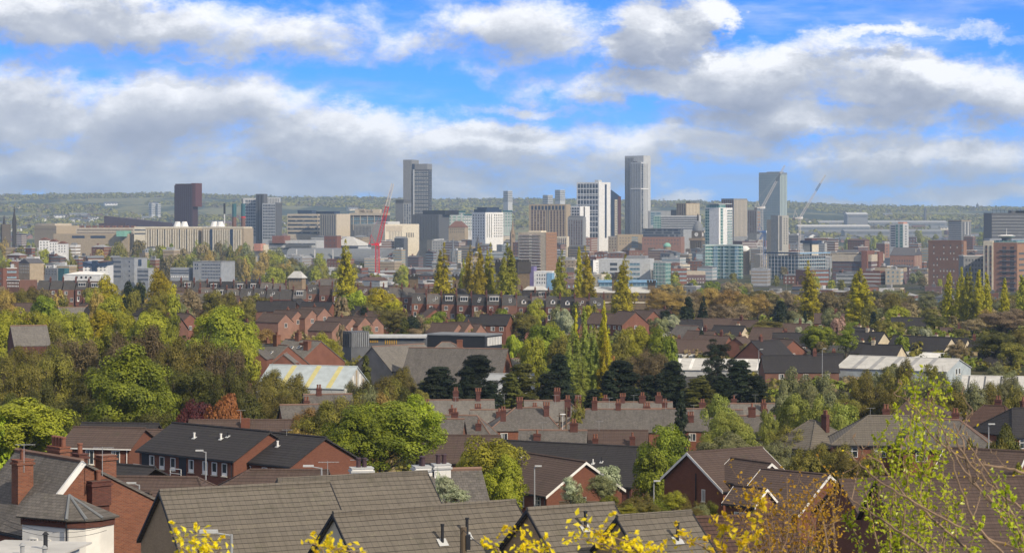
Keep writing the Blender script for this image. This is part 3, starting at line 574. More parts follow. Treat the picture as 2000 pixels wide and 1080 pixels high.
    for rz in (0, 90, -90):
        fc = MB(); fc.cyl(0, 0, 0, .3, W * .3, n=20); o = fc.build('clock_face', M['white'], rt); a = R(rz); o.rotation_euler = (R(90), 0, a); o.location = (math.sin(a) * W * .78, -math.cos(a) * W * .78, f(458))
        hd = MB().box(-.12, .12, .25, W * .22, .31, .45).box(0, W * .16, -.15, .15, .31, .45).build('clock_hand', M['black'], o)
    b = B('town_hall', 'soot darkened stone hall with long grey roof left of clock tower', 'town hall', 1268, 1348, 1356, 508, 2560, M['stonedark'], 12); pitched(b, 495, M['lead'], .8); b.strips('front', 12, .4, 511, 530, M['black'], .03, .97, .2); b.part('corner_turret', .0, .1, -.2, .5, 484, 520, M['stonedark']); b.part('corner_turret', .9, 1, -.2, .5, 486, 520, M['stonedark'])
    for (px, r, top, lb, m_) in [(1303, 4.5, 474, 'small verdigris dome left of the clock tower', 'greencopper'), (1455, 6, 480, 'low white dome right of the glass block', 'white')]:
        p = at(px, 0, 2590); z0 = g(p.x, 2590); rt = empty('domed_pavilion', (p.x, 2590, z0)); tag(rt, lb, 'dome'); zt = -(top - HY) / FPX * 2590 - z0; dm = MB()
        for i in range(5): dm.cyl(0, 0, zt - r + r * math.sin(i * math.pi / 10), zt - r + r * math.sin((i + 1) * math.pi / 10), r * math.cos(i * math.pi / 10), max(.05, r * math.cos((i + 1) * math.pi / 10)), 14)
        dm.build('dome', M[m_], rt); MB().cyl(0, 0, 0, zt - r, r * .9, n=14).build('drum', M['stone'], rt)
    # --- right centre
    b = B('flats_tower', 'pale green and white flats tower with stacked balconies', 'flats', 1379, 1404, 1434, 406, 2450, M['white'], 40)
    b.bands('right', 13, .5, 409, 477, M['ggreen'], .62, .98).strips('right', 1, 1, 407, 478, M['ggreen'], .12, .3); b.strips('front', 1, 1, 408, 478, M['ggreen'], .0, .3); b.part('glazed_penthouse', .02, .98, .05, .5, 399, 406, M['ggreen']); b.part('roof_slab', .3, 1.02, -.05, .95, 397.5, 399, M['palegrey'])
    b.bands('right', 13, .1, 409, 479, M['palegrey'], .6, 1, 1.1, 'balcony')
    b = B('office_block', 'brown grey tower with fine vertical fins behind the green flats', T, 1411, 1433, 1462, 388, 2850, M['grey'], 50); b.strips('front', 6, .45, 391, 462, M['brownbrick']).strips('right', 10, .5, 391, 462, M['beige'], .02, .98, .4, 'fin')
    b = B('office_block', 'short grey office with sunlit orange end left of blue glass tower', O, 1461, 1478, 1486, 410, 2900, M['grey'], 30); b.strips('front', 5, .4, 412, 455, M['gbrown']).bands('right', 6, .4, 412, 450, M['orange'], .2, 1, .3, 'orange_panel')
    b = B('skyscraper', 'blue glass skyscraper with vertical fins behind a crane', 'skyscraper', 1484, 1523, 1542, 337, 3000, M['steelblue'], 25)
    b.strips('front', 11, .5, 341, 460, M['gblue']).strips('right', 5, .45, 341, 460, M['palegreen'], .0, 1, .3, 'pale_fin'); b.part('roof_screen', .3, .92, .2, .8, 335.5, 337, M['grey'])
    p = B('flats_tower', 'curved green glass block of flats with white floor lines', 'flats', 1377, None, 1449, 480, 2150, M['ggreen'], 0, 26, body=False)
    n = 20; cv = []; 
    for i in range(n + 1):
        u = i / n; xx = p.x0 + p.w * u; cv.append((xx, 4.5 * math.sin(u * math.pi * 1.5 + .4) - 4 - (6 * max(0, u - .6))))
    foot = cv + [(p.x1, 26), (p.x0, 26)]
    MB().prism(foot, 0, p.H).build('wall', M['ggreen'], p.root)
    for i in range(12):
        zz = p.H - i * 3.1; f2 = [(a, c - .7) for a, c in cv] + [(p.x1 + .3, 26.3), (p.x0 - .3, 26.3)]
        MB().prism(f2, zz - .35, zz + (.25 if i else .8)).build('balcony_slab' if i else 'roof_slab', M['palegreen'], p.root)
    for u in (.28, .5, .8):
        i = int(u * n); MB().box(cv[i][0] - .8, cv[i][0] + 3.2, cv[i][1] - 1.1, cv[i][1] + 1, 0, p.H - .6).build('dark_glazed_bay', M['gblue'], p.root)
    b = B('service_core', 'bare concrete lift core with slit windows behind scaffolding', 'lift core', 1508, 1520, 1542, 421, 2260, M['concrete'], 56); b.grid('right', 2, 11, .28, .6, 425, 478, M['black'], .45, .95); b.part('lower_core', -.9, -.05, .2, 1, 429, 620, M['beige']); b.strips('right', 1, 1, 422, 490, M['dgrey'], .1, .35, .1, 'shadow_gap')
    b = B('service_core', 'short paired concrete core under dark formwork deck', 'lift core', 1572, 1586, 1601, 474, 2240, M['cream'], 45); b.part('formwork_deck', -.25, 1.2, -.25, 1.2, 470, 475, M['navy']); b.part('formwork_rail', 0, .9, .1, .9, 466, 470, M['maroon']); b.strips('front', 1, 1, 476, 500, M['black'], .75, .95)
    b = B('building_site', 'half built concrete frame wrapped in pale scaffolding', 'building site', 1500, 1560, 1630, 494, 2100, M['steelblue'], 42, body=False)
    b.box('inner_core', b.x0 + 3, -2.5, 2.5, b.dp - 2.5, 0, b.H - 3, M['gblue'])
    for i in range(13):
        zz = b.H - i * 3.3; b.box('floor_slab', b.x0, 0, 0, b.dp, zz - .4, zz, M['palegrey'])
    for i in range(11): b.place('front', b.w * i / 10.01, MB().box(0, .35, -1.2, -.9, 0, b.H + 1).mesh('scaffold_pole', M['palegrey']), 'scaffold_pole')
    for i in range(14): b.place('right', b.dp * i / 13.01, MB().box(0, .35, -1.2, -.9, 0, b.H + 1).mesh('scaffold_pole', M['palegrey']), 'scaffold_pole')
    b.bands('right', 1, 1, 494, 496, M['skyblue'], 0, 1, 1.3, 'edge_netting').bands('front', 1, 1, 493, 496, M['navy'], 0, 1, 1.3, 'edge_netting')
    b = B('office_block', 'brown brick office with beige panelled top floors', O, 1630, 1702, 1740, 497, 2000, M['purplebrick'], 24)
    b.part('panelled_top', -.005, 1.01, -.02, 1.02, 497, 511, M['beige']); b.bands('front', 5, .35, 514, 552, M['gfloor']).bands('right', 5, .4, 514, 552, M['gfloorl'], .0, .5); b.strips('front', 7, .04, 498, 511, M['brownbrick'], 0, 1, .5, 'pier'); b.part('stair_tower', .78, .92, -.1, .5, 490, 560, M['redbrick']); b.part('stair_tower', 1.0, 1.05, .45, .8, 493, 560, M['redbrick'])
    b = B('office_block', 'lower brown brick office with beige cornice right of the larger one', O, 1712, 1765, 1776, 523, 1900, M['purplebrick'], 20); b.part('panelled_top', -.005, 1.01, -.02, 1.02, 523, 531, M['tan']); b.bands('front', 3, .4, 534, 556, M['gfloor'])
    b = B('warehouse', 'old brick warehouse with slate roof and brick gable row', 'warehouse', 1741, 1786, 1815, 499, 2150, M['pinkbrick'], 20, depth=40); pitched(b, 484, M['slate'], .3); b.strips('right', 4, .04, 486, 520, M['cream'], .1, .9, .2, 'pale_brick_band'); b.grid('front', 9, 2, .4, .4, 506, 522, M['gfloor'])
    b = B('flats_tower', 'slim pale and teal tower with stacked balconies and white right side', 'flats', 1740, 1764, 1778, 437, 2500, M['palegrey'], 35); b.bands('front', 9, .5, 440, 482, M['navy'], .1, .42).strips('front', 1, 1, 438, 485, M['ggreen'], .45, .62).strips('front', 1, 1, 438, 485, M['ggreen'], .75, .98); b.grid('right', 1, 8, .3, .5, 440, 480, M['gfloor']); b.part('roof_room', .6, .98, .1, .8, 434, 437, M['salmon'])
    b = B('flats_tower', 'grey banded block of flats with a dark striped right side', 'flats', 1856, 1878, 1902, 432, 2700, M['grey'], 42); b.bands('front', 10, .3, 434, 470, M['gfloorl']).strips('right', 3, .5, 434, 470, M['dgrey']).strips('right', 2, .1, 434, 470, M['white'], .2, .9, .4, 'white_fin'); b.part('roof_slab', -.02, 1.02, -.02, 1.02, 430.5, 432, M['tan'])
    b = B('office_block', 'large dark grey banded office at the right edge with roof rails', O, 1937, None, 2030, 416, 2300, M['dgrey'], 0, 40)
    b.bands('front', 7, .42, 420, 463, M['grey'], 0, 1, .4, 'cladding_band'); b.part('podium', -.06, 1.1, -.1, .6, 466, 620, M['bluegrey'])
    rl = MB()
    for i in range(10): rl.box(b.x0 + 1 + i * 4, b.x0 + 1.25 + i * 4, 1, 1.25, b.H, b.z(409))
    rl.box(b.x0 + 1, b.x0 + 38, 1, 1.2, b.z(409) - .2, b.z(409)); rl.box(b.x0 + 1, b.x0 + 38, 1, 1.2, b.z(412), b.z(412) + .2); rl.build('roof_rail', M['navy'], b.root); b.plant(2, 3, M['dgrey'], 2)
    b = B('flats_tower', 'tall brown brick tower with scattered pale windows', 'flats', 1817, 1878, 1898, 472, 1700, M['bricktower'], 20)
    b.grid('front', 8, 9, .28, .55, 476, 580, M['gfloorl'], .12, .92, .12, 'window', .35).bands('right', 12, .5, 475, 590, M['dgrey'], .0, .35).grid('right', 2, 12, .35, .5, 475, 590, M['cream'], .45, .95); MB().box(.02, .3, b.dp * .38, b.dp, 0, b.H).build('orange_brick_side', M['orange'], b.root); b.parapet(M['brownbrick'], .6)
    b = B('flats', 'grey brick flats with square windows between the two brown towers', 'flats', 1882, None, 1936, 501, 1650, M['grey'], 0, 18); b.grid('front', 8, 6, .45, .55, 504, 560, M['gfloor']); b.parapet(M['palegrey'], .6)
    b = B('flats_tower', 'red and cream flats crowned by a white disc canopy', 'flats', 1929, 1986, 2040, 474, 1600, M['pinkbrick'], 30)
    b.part('cream_frame', -.01, .28, -.03, .5, 471, 620, M['cream']); b.strips('front', 2, .45, 480, 600, M['gbrown'], .02, .28, 1.4).strips('front', 2, .5, 482, 600, M['gbrown'], .5, .98).bands('front', 11, .2, 484, 600, M['dgrey'], .48, .98, .8, 'balcony'); b.part('glazed_penthouse', .3, 1.0, .02, .9, 470, 476, M['ggreen'])
    MB().box(.02, .3, 0, b.dp, 0, b.z(478)).build('red_side_wall', M['orange'], b.root); b.bands('right', 10, .35, 490, 600, M['dgrey'], .1, .6, .5)
    cx = b.x0 + b.w * .62; MB().cyl(cx, 5, b.z(470), b.z(465), 3.4, n=20).build('drum', M['dgrey'], b.root); MB().cyl(cx, 5, b.z(465), b.z(461), 3.8, 6.4, 24).cyl(cx, 5, b.z(461), b.z(459), 6.4, 3.5, 24).build('disc_canopy', M['white'], b.root); MB().tube((cx, 5, b.z(459)), (cx, 5, b.z(446)), .2, .08).build('mast', M['white'], b.root)
    # silver glass office, centre
    b = B('office_block', 'silver clad office with dark window bands and green glass end', O, 1170, 1270, 1282, 506, 1900, M['palegrey'], 10); b.bands('front', 4, .6, 512, 550, M['gfloor'], .22, .36).bands('front', 4, .6, 512, 550, M['gblue'], .60, .80); b.part('raised_bay', .5, .9, .05, .8, 500, 507, M['grey'])
    b = B('office_block', 'green glass wing right of the silver clad office', O, 1277, 1300, 1312, 514, 1880, M['ggreen'], 25); b.parapet(M['palegrey'], .5); b.bands('front', 7, .12, 516, 560, M['palegrey'], 0, 1, .3, 'floor_line').strips('front', 4, .06, 516, 560, M['palegrey'], 0, 1, .3, 'mullion')
    b = B('office_block', 'slim white tower edge with small windows beside the poplars', O, 1148, 1158, 1169, 508, 1850, M['dgrey'], 50); MB().box(.02, .3, 0, b.dp, 0, b.H).build('white_side_wall', M['white'], b.root); b.grid('right', 1, 10, .3, .4, 512, 560, M['black'], .5, .9, .4)
    b = B('office_block', 'dark brick office with two rows of arched windows left of glass block', O, 1328, None, 1378, 537, 1950, M['purplebrick'], 0, 18); b.grid('front', 9, 3, .45, .45, 541, 562, M['gfloorl']); b.part('pale_upper_storey', .02, 1, .02, .9, 530, 537, M['beige'])
    b = B('station_canopy', 'low glazed canopy with bright blue edge behind the castle wall', 'canopy', 1170, None, 1282, 552, 1500, M['gblue'], 0, 16); b.part('blue_roof_edge', -.01, 1.01, -.05, 1, 548, 552, M['skyblue'])
    b = B('flats', 'purple and white flats with blue end below the balconied flats', 'flats', 1034, 1078, 1090, 530, 1500, M['white'], 20); b.grid('front', 6, 3, .35, .5, 534, 556, M['gfloor'], .3, .95); b.part('purple_wing', -.01, .2, -.02, .5, 521, 620, M['purple']); b.part('blue_wing', .78, 1.01, -.03, .4, 533, 620, M['skyblue'])
    # --- red crane etc
    def crane(px, base, cab, jx, jy, D, mm, label, tip=None, cjib=12, scale=1.0):
        p = at(px, 0, D); zb = g(p.x, D); rt = empty('tower_crane', (p.x, D, zb)); tag(rt, label, 'crane'); f = lambda q: -(q - HY) / FPX * D - zb; k = D / FPX
        def lattice(a, c, w, m, name, n, ww=.16):
            ww = ww * (1.5 if scale > 1.5 else 1)
            a, c = Vector(a), Vector(c); d = (c - a).normalized(); s1 = Vector((0, 1, 0)); s2 = d.cross(s1).normalized(); q = MB()
            for i, j in ((-1, -1), (1, -1), (1, 1), (-1, 1)): q.tube(a + (s1 * i + s2 * j) * w / 2, c + (s1 * i + s2 * j) * w * .42, ww, ww, 4)
            cr = [(-1, -1), (1, -1), (1, 1), (-1, 1)]
            for t_ in range(n):
                for e in range(4):
                    i0, i1 = cr[e], cr[(e + 1) % 4]
                    A = a + (c - a) * t_ / n + (s1 * i0[0] + s2 * i0[1]) * w * .46; Bq = a + (c - a) * (t_ + 1) / n + (s1 * i1[0] + s2 * i1[1]) * w * .44; q.tube(A, Bq, ww * .6, ww * .6, 3)
            q.build(name, m, rt)
        zc = f(cab); lattice((0, 0, 0), (0, 0, zc), 2.2 * scale, mm, 'mast', 18, .22)
        MB().box(-2.2, 1.6, -1.6, 1.6, zc, zc + 2.2).box(-7.5, -2, -1.4, 1.4, zc + .4, zc + 1.6).build('slewing_platform', mm, rt); MB().box(-7.5, -5, -1.5, 1.5, zc - 1.2, zc + 1.4).build('counterweight', M['dgrey'], rt); MB().box(1.6, 3.3, -1.2, .8, zc + .2, zc + 2.4).build('cab', M['white'], rt)
        J = Vector(((jx - px) * k, 0, f(jy))); a = Vector((.8, 0, zc + 2)); mid = a + (J - a) * .62; m2 = a + (J - a) * .8
        lattice(a, mid, 1.9 * scale, mm, 'jib', 16, .2); lattice(mid, m2, 1.6 * scale, M['crane_white'] if mm is not M['crane_white'] else M['dgrey'], 'jib_section', 6, .2); lattice(m2, J, 1.4 * scale, M['crane_white'], 'jib_tip', 7, .16)
        A = Vector((-5, 0, zc + 9)); q = MB(); q.tube((-2, 0, zc + 2), A, .3, .2, 4).tube((-6.5, 0, zc + 1.5), A, .2, .2, 4).tube(A, a + (J - a) * .9, .08, .08, 3); q.build('a_frame', mm, rt)
        return rt
    crane(737, 530, 480, 767, 359, 1900, M['crane_red'], 'red luffing crane with red and white jib before the stepped tower', scale=1.55)
    crane(1488, 500, 408, 1533, 323, 2350, M['crane_white'], 'white and red luffing crane left of the blue glass tower', scale=1.1)
    crane(1562, 500, 428, 1612, 342, 2400, M['crane_white'], 'thin white luffing crane right of the blue glass tower')
    crane(1493, 500, 455, 1478, 478, 2330, M['crane_blue'], 'blue lattice crane mast below the blue glass tower')
    # --- left mid distance
    b = B('flats', 'grey flats with left column of windows and blank centre', 'flats', 217, 262, 281, 505, 1500, M['bluegrey'], 25); b.grid('front', 7, 4, .5, .4, 507, 545, M['navy'], .02, .38).grid('front', 1, 5, .3, .3, 507, 552, M['navy'], .7, .85); b.strips('right', 1, 1, 507, 520, M['navy'], .3, .55); b.parapet(M['grey'], .5)
    b = B('flats', 'lower grey flats stepping down right of the taller grey flats', 'flats', 266, 290, 300, 524, 1480, M['bluegrey'], 25); b.grid('front', 9, 3, .5, .4, 526, 550, M['navy'])
    b = B('flats', 'long grey flats with five rows of small square windows', 'flats', 374, 432, 452, 512, 1450, M['bluegrey'], 20); b.grid('front', 12, 5, .45, .42, 514, 546, M['navy'], .3, .97).grid('front', 2, 2, .5, .5, 514, 528, M['navy'], .05, .2); b.parapet(M['grey'], .4)
    b = B('flats', 'low grey wing of the long grey flats with white window frames', 'flats', 331, 370, 376, 523, 1460, M['bluegrey'], 15); b.bands('front', 2, .35, 526, 536, M['navy']).grid('front', 10, 1, .5, .5, 537, 544, M['white'])
    b = B('leisure_centre', 'white building with navy butterfly roof and central navy slot', 'building', 162, None, 210, 519, 1350, M['white'], 0, 20)
    MB().add([(b.x0, -1, b.H), (b.x0, -1, b.z(511)), (0 - b.w * .5, -1, b.z(516)), (b.x0, 20, b.z(511)), (-b.w * .5, 20, b.z(516)), (-b.w * .5, -1, b.H), (-b.w * .5, 20, b.H), (b.x0, 20, b.H)], [(0, 5, 2, 1), (1, 2, 4, 3), (3, 4, 6, 7), (0, 1, 3, 7), (5, 6, 4, 2)]).build('roof_wing', M['navy'], b.root)
    MB().add([(b.x1, -1, b.H), (b.x1, -1, b.z(511)), (-b.w * .5, -1, b.z(516)), (b.x1, 20, b.z(511)), (-b.w * .5, 20, b.z(516)), (-b.w * .5, -1, b.H), (-b.w * .5, 20, b.H), (b.x1, 20, b.H)], [(1, 2, 5, 0), (3, 4, 2, 1), (7, 6, 4, 3), (7, 3, 1, 0), (2, 4, 6, 5)]).build('roof_wing', M['navy'], b.root)
    b.box('navy_slot', b.x0 + b.w * .38, b.x0 + b.w * .58, -1.4, 2, 0, b.z(509), M['navy']); b.grid('front', 6, 2, .4, .4, 520, 530, M['dgrey'])
    b = B('leisure_centre', 'low sloping white hall in front of the butterfly roofed building', 'building', 120, 196, 208, 537, 1250, M['white'], 15); b.grid('front', 4, 1, .4, .5, 538, 546, M['black'], .3, .8); pitched(b, 531, M['white'], .3, 1)
    b = B('office_block', 'teal glass and grey walled low office left of the butterfly roofed building', O, 84, 112, 122, 524, 1300, M['grey'], 30); b.part('teal_glass_wing', 1.0, 1.5, .1, .8, 524, 620, M['teal']); b.grid('front', 4, 2, .4, .4, 527, 538, M['gfloor'])
    b = B('flats', 'brick flats beyond a pale tan gable wall at far left', 'flats', 32, 58, 80, 514, 1450, M['tan'], 40); pitched(b, 505, M['slate'], .3, 0, 'y'); b.grid('front', 6, 3, .4, .5, 517, 535, M['gfloorl'])
    b = B('terrace', 'low brick building with a row of white framed windows at far left', 'building', 10, 38, 62, 548, 1100, M['brownbrick'], 25); b.bands('front', 1, 1, 546.5, 548, M['white'], 0, 1, .3, 'white_fascia').grid('front', 8, 2, .5, .5, 550, 562, M['white'])
    b = B('office_block', 'red brick block cut by the left edge of the picture', 'building', -30, 6, 11, 524, 1150, M['redbrick'], 25); b.grid('front', 4, 3, .4, .4, 528, 560, M['gfloor'])
    for i, (p0, p1, tp) in enumerate([(76, 96, 469), (96, 112, 472), (112, 130, 476)]):
        b = B('villa', ['white gabled villa row under brown chimneys, left of three', 'white gabled villa row under brown chimneys, middle of three', 'white gabled villa row under brown chimneys, right of three'][i], 'house', p0, None, p1, tp, 1900, M['white'], 0, 9); pitched(b, tp - 5, M['brownbrick'], .3, 0, 'y'); b.grid('front', 3, 3, .35, .5, tp + 2, tp + 18, M['gfloor'])
    b = B('campus_block', 'long sunlit cream campus block with repeated roof hoods', 'building', 145, 262, 270, 445, 2750, M['beige'], 8)
    for i in range(9): b.box('roof_hood', b.x0 + 4 + i * 8, b.x0 + 8 + i * 8, 1, 8, b.H, b.z(441), M['brownbrick'])
    b.bands('front', 2, .45, 447, 458, M['gwarm'])
    b = B('campus_block', 'low cream block with long black window bands below campus block', 'building', 100, 250, 262, 457, 2600, M['tan'], 8); b.bands('front', 1, .8, 460, 466, M['navy'], .25, .42).bands('front', 1, .8, 460, 466, M['navy'], .5, .7); b.part('green_glass_wing', .88, .99, -.2, .3, 451, 462, M['greencopper'])
    b = B('campus_block', 'brown stepped campus theatre right of the black church spire', 'building', 60, 110, 147, 441, 2800, M['tan'], 35); b.part('back_block', -.3, .6, .3, 1, 437, 620, M['beige']); b.bands('front', 1, .3, 446, 450, M['gwarm'])
    b = B('campus_block', 'pale flat roofed block behind the ribbed concrete block', 'building', 262, None, 300, 443, 2600, M['cream'], 0, 14); b.bands('front', 2, .4, 446, 460, M['gfloor'])
    # --- far hill towers
    for (p0, p1, tp, D, lb) in [(983, 1001, 373, 5200, 'hazy grey far tower left of two on the horizon'), (1060, 1080, 381, 5200, 'short hazy far tower on horizon left of a taller one'), (1084, 1104, 371, 5200, 'tall hazy far tower on horizon above the beige striped tower'), (290, 302, 397, 6000, 'twin far pale flats below the left skyline, left block'), (303, 313, 398, 6000, 'twin far pale flats below the left skyline, right block')]:
        b = B('tower_block', lb, T, p0, (p0 + p1) / 2, p1, tp, D, M['palegrey'], 45, base=tp + 40); b.bands('front', 6, .4, tp + 1, tp + 22, M['gfloor']).bands('right', 6, .4, tp + 1, tp + 22, M['gfloor'])
    for (px, tp, D, lb) in [(1807, 403, 6500, 'dark tall far church tower on the right hillside'), (1909, 396, 8300, 'tiny far pinnacle among trees on the right skyline')]:
        spire(px, tp, tp + 4, D, 3.4, M['slate'], lb)
    for (px, tp, D) in [(674, 377, 7500), (721, 376, 7600), (1412, 390, 7400)]:
        p = at(px, 0, D); z0 = g(p.x, D); o = MB().tube((0, 0, 0), (0, 0, -(tp - HY) / FPX * D - z0), .9, .35, 5).box(-1.6, 1.6, -.4, .4, 20, 21.5).build('radio_mast', M['dgrey']); o.location = (p.x, D, z0); auto(o, px, tp, 'thin radio mast on the horizon', 'mast')
    # the castle-like gaol on the near ridge
    def crenel(x0, x1, y0, y1, z, h, m, b, name='battlement'):
        q = MB(); n = max(3, int((x1 - x0) / 1.4)); st = (x1 - x0) / n
        for i in range(n):
            q.box(x0 + i * st, x0 + (i + .55) * st, y0 - .1, y0 + .5, z, z + h); q.box(x0 + i * st, x0 + (i + .55) * st, y1 - .5, y1 + .1, z, z + h)
        n = max(3, int((y1 - y0) / 1.4)); st = (y1 - y0) / n
        for i in range(1, n - 1): q.box(x1 - .5, x1 + .1, y0 + i * st, y0 + (i + .55) * st, z, z + h)
        q.build(name, m, b)
    for (p0, p1, tp, D, lb) in [(970, 1035, 512, 1060, 'black crenellated castle tower, widest, below the balconied flats'), (798, 816, 540, 1040, 'small round topped stone turret behind the dormered terrace'), (884, 902, 540, 1040, 'small stone castle turret between the poplar clumps'), (1196, 1204, 540, 1050, 'slim castle tower hidden behind a poplar'), (1266, 1280, 552, 1050, 'broken topped stone tower at right end of the castle wall')]:
        b = B('castle_tower', lb, 'castle tower', p0, (p0 + p1) / 2 + 8 if p1 - p0 > 30 else None, p1, tp, D, M['stoneblock'], 30, 4 if p1 - p0 < 30 else None)
        k = (p1 - p0) / b.k * .04 + .25; b.part('machicolation', -.04, 1.04, -.05, 1.04, tp, tp + (22 if p1 - p0 > 30 else 5), M['soot']); crenel(b.x0 - .3, b.x1 + .3, -.4, b.dp + .3, b.H, 1.0, M['soot'], b.root)
        b.grid('front', 2, 1, .15, .35, tp + 26, tp + 44, M['black']) if p1 - p0 > 30 else None
    b = B('prison_wing', 'long stone prison wing with grey roof and castle wall below', 'prison', 1158, 1268, 1280, 572, 1045, M['stoneblock'], 8); pitched(b, 562, M['rooflight'], .2); b.grid('front', 14, 1, .3, .5, 575, 585, M['black']); 
    b = B('prison_wall', 'pale coping stone boundary wall in front of the prison wing', 'wall', 1150, None, 1330, 592, 1000, M['stoneblock'], 0, 1.0); b.part('coping', -.002, 1.002, -.3, 1.3, 590, 592, M['cream'])
    b = B('prison_wing', 'grey gabled prison roof left of the poplar pair', 'prison', 1015, 1066, 1078, 572, 1050, M['stoneblock'], 15); pitched(b, 560, M['rooflight'], .3, .5); b.grid('front', 6, 1, .3, .5, 575, 585, M['black'])
    b = B('pavilion', 'brick pavilion with pale pyramid roof between the terraces', 'pavilion', 563, 590, 596, 543, 1020, M['stone'], 25); pitched(b, 530, M['rooflight'], .6, 1); b.grid('front', 4, 1, .3, .4, 545, 552, M['gfloor'])
    # --- low city blocks: individuals, random but plausible
    r = random.Random(11)
    walls = ['redbrick', 'brownbrick', 'tan', 'beige', 'tan', 'grey', 'grey', 'pinkbrick', 'palegrey', 'purplebrick', 'bluegrey', 'dgrey', 'steelblue', 'brownbrick', 'cream']
    desc = {'redbrick': 'red brick', 'brownbrick': 'brown brick', 'tan': 'tan', 'beige': 'beige', 'cream': 'cream', 'palegrey': 'pale grey', 'grey': 'grey', 'pinkbrick': 'pinkish brick', 'white': 'white', 'purplebrick': 'purplish brick', 'bluegrey': 'blue grey', 'dgrey': 'charcoal', 'steelblue': 'steel blue'}
    def low(px, py, D, wpx, pal):
        wl = r.choice(pal); th = r.choice([12, 20, 28, -18, 30, 38]); c = px + wpx * (.72 if th > 0 else .25); kind = r.random()
        b = B('low_building', None, 'building', px, c, px + wpx, py, D, M[wl], th)
        hgt = b.H; nb = max(1, min(5, int(b.H / 3.6)))
        if kind < .42:
            pitched(b, py - r.uniform(2.0, 4.0) * 2400 / D * (1 if wpx < 50 else 1.3), M[r.choice(['slate', 'slate', 'lead', 'browntile', 'roofgrey', 'dgrey'])], .4, r.choice([0, 0, 1]), r.choice(['x', 'x', 'y'])); fm = 'pitched roofed'
            if r.random() < .5: b.part('chimney', .2, .26, .4, .6, py - 6 * 2400 / D, py + 1, M['brownbrick'])
        else:
            b.plant(r.choice([1, 2, 3]), 2.6, M[r.choice(['palegrey', 'grey', 'dgrey', 'roofgrey'])], r.random()); b.parapet(M[r.choice(['palegrey', 'rooflight', wl])], .6); fm = 'flat roofed'
        gm = M[r.choice(['gfloor', 'gfloor', 'gfloorl', 'gblue', 'gwarm'])]; bot = py + hgt * FPX / D * .8; bot = min(bot, py + 26 * 2500 / D)
        if r.random() < .5:
            b.bands('front', nb, .4, py + 1, bot, gm)
            if th > 0: b.bands('right', nb, .4, py + 1, bot, gm)
        else:
            nx = max(3, min(12, int(b.w / 3.5))); b.grid('front', nx, min(nb, 4), .42, .5, py + 1, bot, gm)
            if th > 0: b.bands('right', nb, .35, py + 1, bot, gm)
        auto(b.root, px + wpx / 2, py, '%s %s city building' % (desc[wl], fm), 'building', 'low city buildings')
    rows = [(457, 2950, 0, 560, 8, 26), (466, 2750, 520, 2000, 30, 46), (480, 2600, 850, 1130, 8, 40), (478, 2600, 1450, 2000, 14, 42), (490, 2420, 0, 330, 6, 34), (492, 2420, 760, 1380, 14, 38), (492, 2420, 1450, 2000, 12, 44), (505, 2250, 480, 1380, 18, 50), (508, 2250, 1640, 2000, 9, 50), (519, 2080, 780, 1380, 14, 46), (528, 1950, 460, 1180, 16, 52), (532, 1900, 1450, 1830, 7, 50), (542, 1740, 470, 1150, 16, 60), (551, 1560, 480, 1150, 14, 62), (566, 1450, 1330, 1830, 8, 56), (576, 1250, 1500, 2000, 10, 50), (560, 1400, 0, 330, 6, 50), (500, 2330, 1450, 2000, 12, 40), (520, 2040, 1630, 2000, 8, 46), (500, 2300, 1060, 1380, 8, 36), (530, 1930, 1180, 1340, 5, 44)]
    bricky = ['redbrick', 'brownbrick', 'pinkbrick', 'purplebrick', 'brownbrick', 'tan', 'grey', 'beige', 'bluegrey']
    for (py, D, a, c, n, wpx) in rows:
        for i in range(n):
            px = a + (c - a) * (i + r.random() * .8) / n
            if 190 < px < 460 and D < 1900: continue
            low(px, py + r.uniform(-6, 7), D + r.uniform(-60, 60), wpx * r.uniform(.55, 1.25), bricky if px > 1450 or r.random() < .35 else walls)
    # brick streets left, below the campus
    for i in range(34):
        px = r.uniform(-10, 330); py = r.uniform(478, 528); D = 2050 - (py - 478) * 13
        if px > 180 and D < 1600: continue
        low(px, py, D, r.uniform(16, 40), ['redbrick', 'redbrick', 'brownbrick', 'white', 'brownbrick', 'tan'])
city()
# ---------------------------------------------------------------- houses
_win = {}
def win_meshes(w, h, style):
    key = (round(w, 2), round(h, 2), style)
    if key in _win: return _win[key]
    f = .07; gl = MB().box(-w / 2 + f, w / 2 - f, -.03, .06, f, h - f)
    fr = MB().box(-w / 2, w / 2, -.07, .06, 0, f).box(-w / 2, w / 2, -.07, .06, h - f, h).box(-w / 2, -w / 2 + f, -.07, .06, f, h - f).box(w / 2 - f, w / 2, -.07, .06, f, h - f)
    if style == 'cross': fr.box(-.03, .03, -.065, .05, f, h - f).box(-w / 2 + f, w / 2 - f, -.06, .05, h * .62, h * .62 + .06)
    if style == 'two': fr.box(-.03, .03, -.065, .05, f, h - f)
    if style == 'cottage':
        fr.box(-.04, .04, -.068, .05, f, h - f)
        for q in (.36, .68): fr.box(-w / 2 + f, w / 2 - f, -.062, .05, h * q, h * q + .045)
    if style == 'panel': fr.box(-w / 2 + f, w / 2 - f, -.06, .05, f, h * .26)
    sl = MB().box(-w / 2 - .08, w / 2 + .08, -.14, .06, -.09, -.004)
    cu = MB().box(-w / 2 + f + .01, -w / 2 + f + (w - 2 * f) * .32, -.034, .05, f + .01, h - f - .01)
    _win[key] = (gl.mesh('window', M['glass']), fr.mesh('frame', M['white']), sl.mesh('sill', M['cream']), cu.mesh('curtain', M['curtain']))
    return _win[key]
_pot = MB().cyl(0, 0, 0, .5, .15, .13, 10).cyl(0, 0, .5, .58, .17, .17, 10).mesh('chimney_pot', M['claypot'])

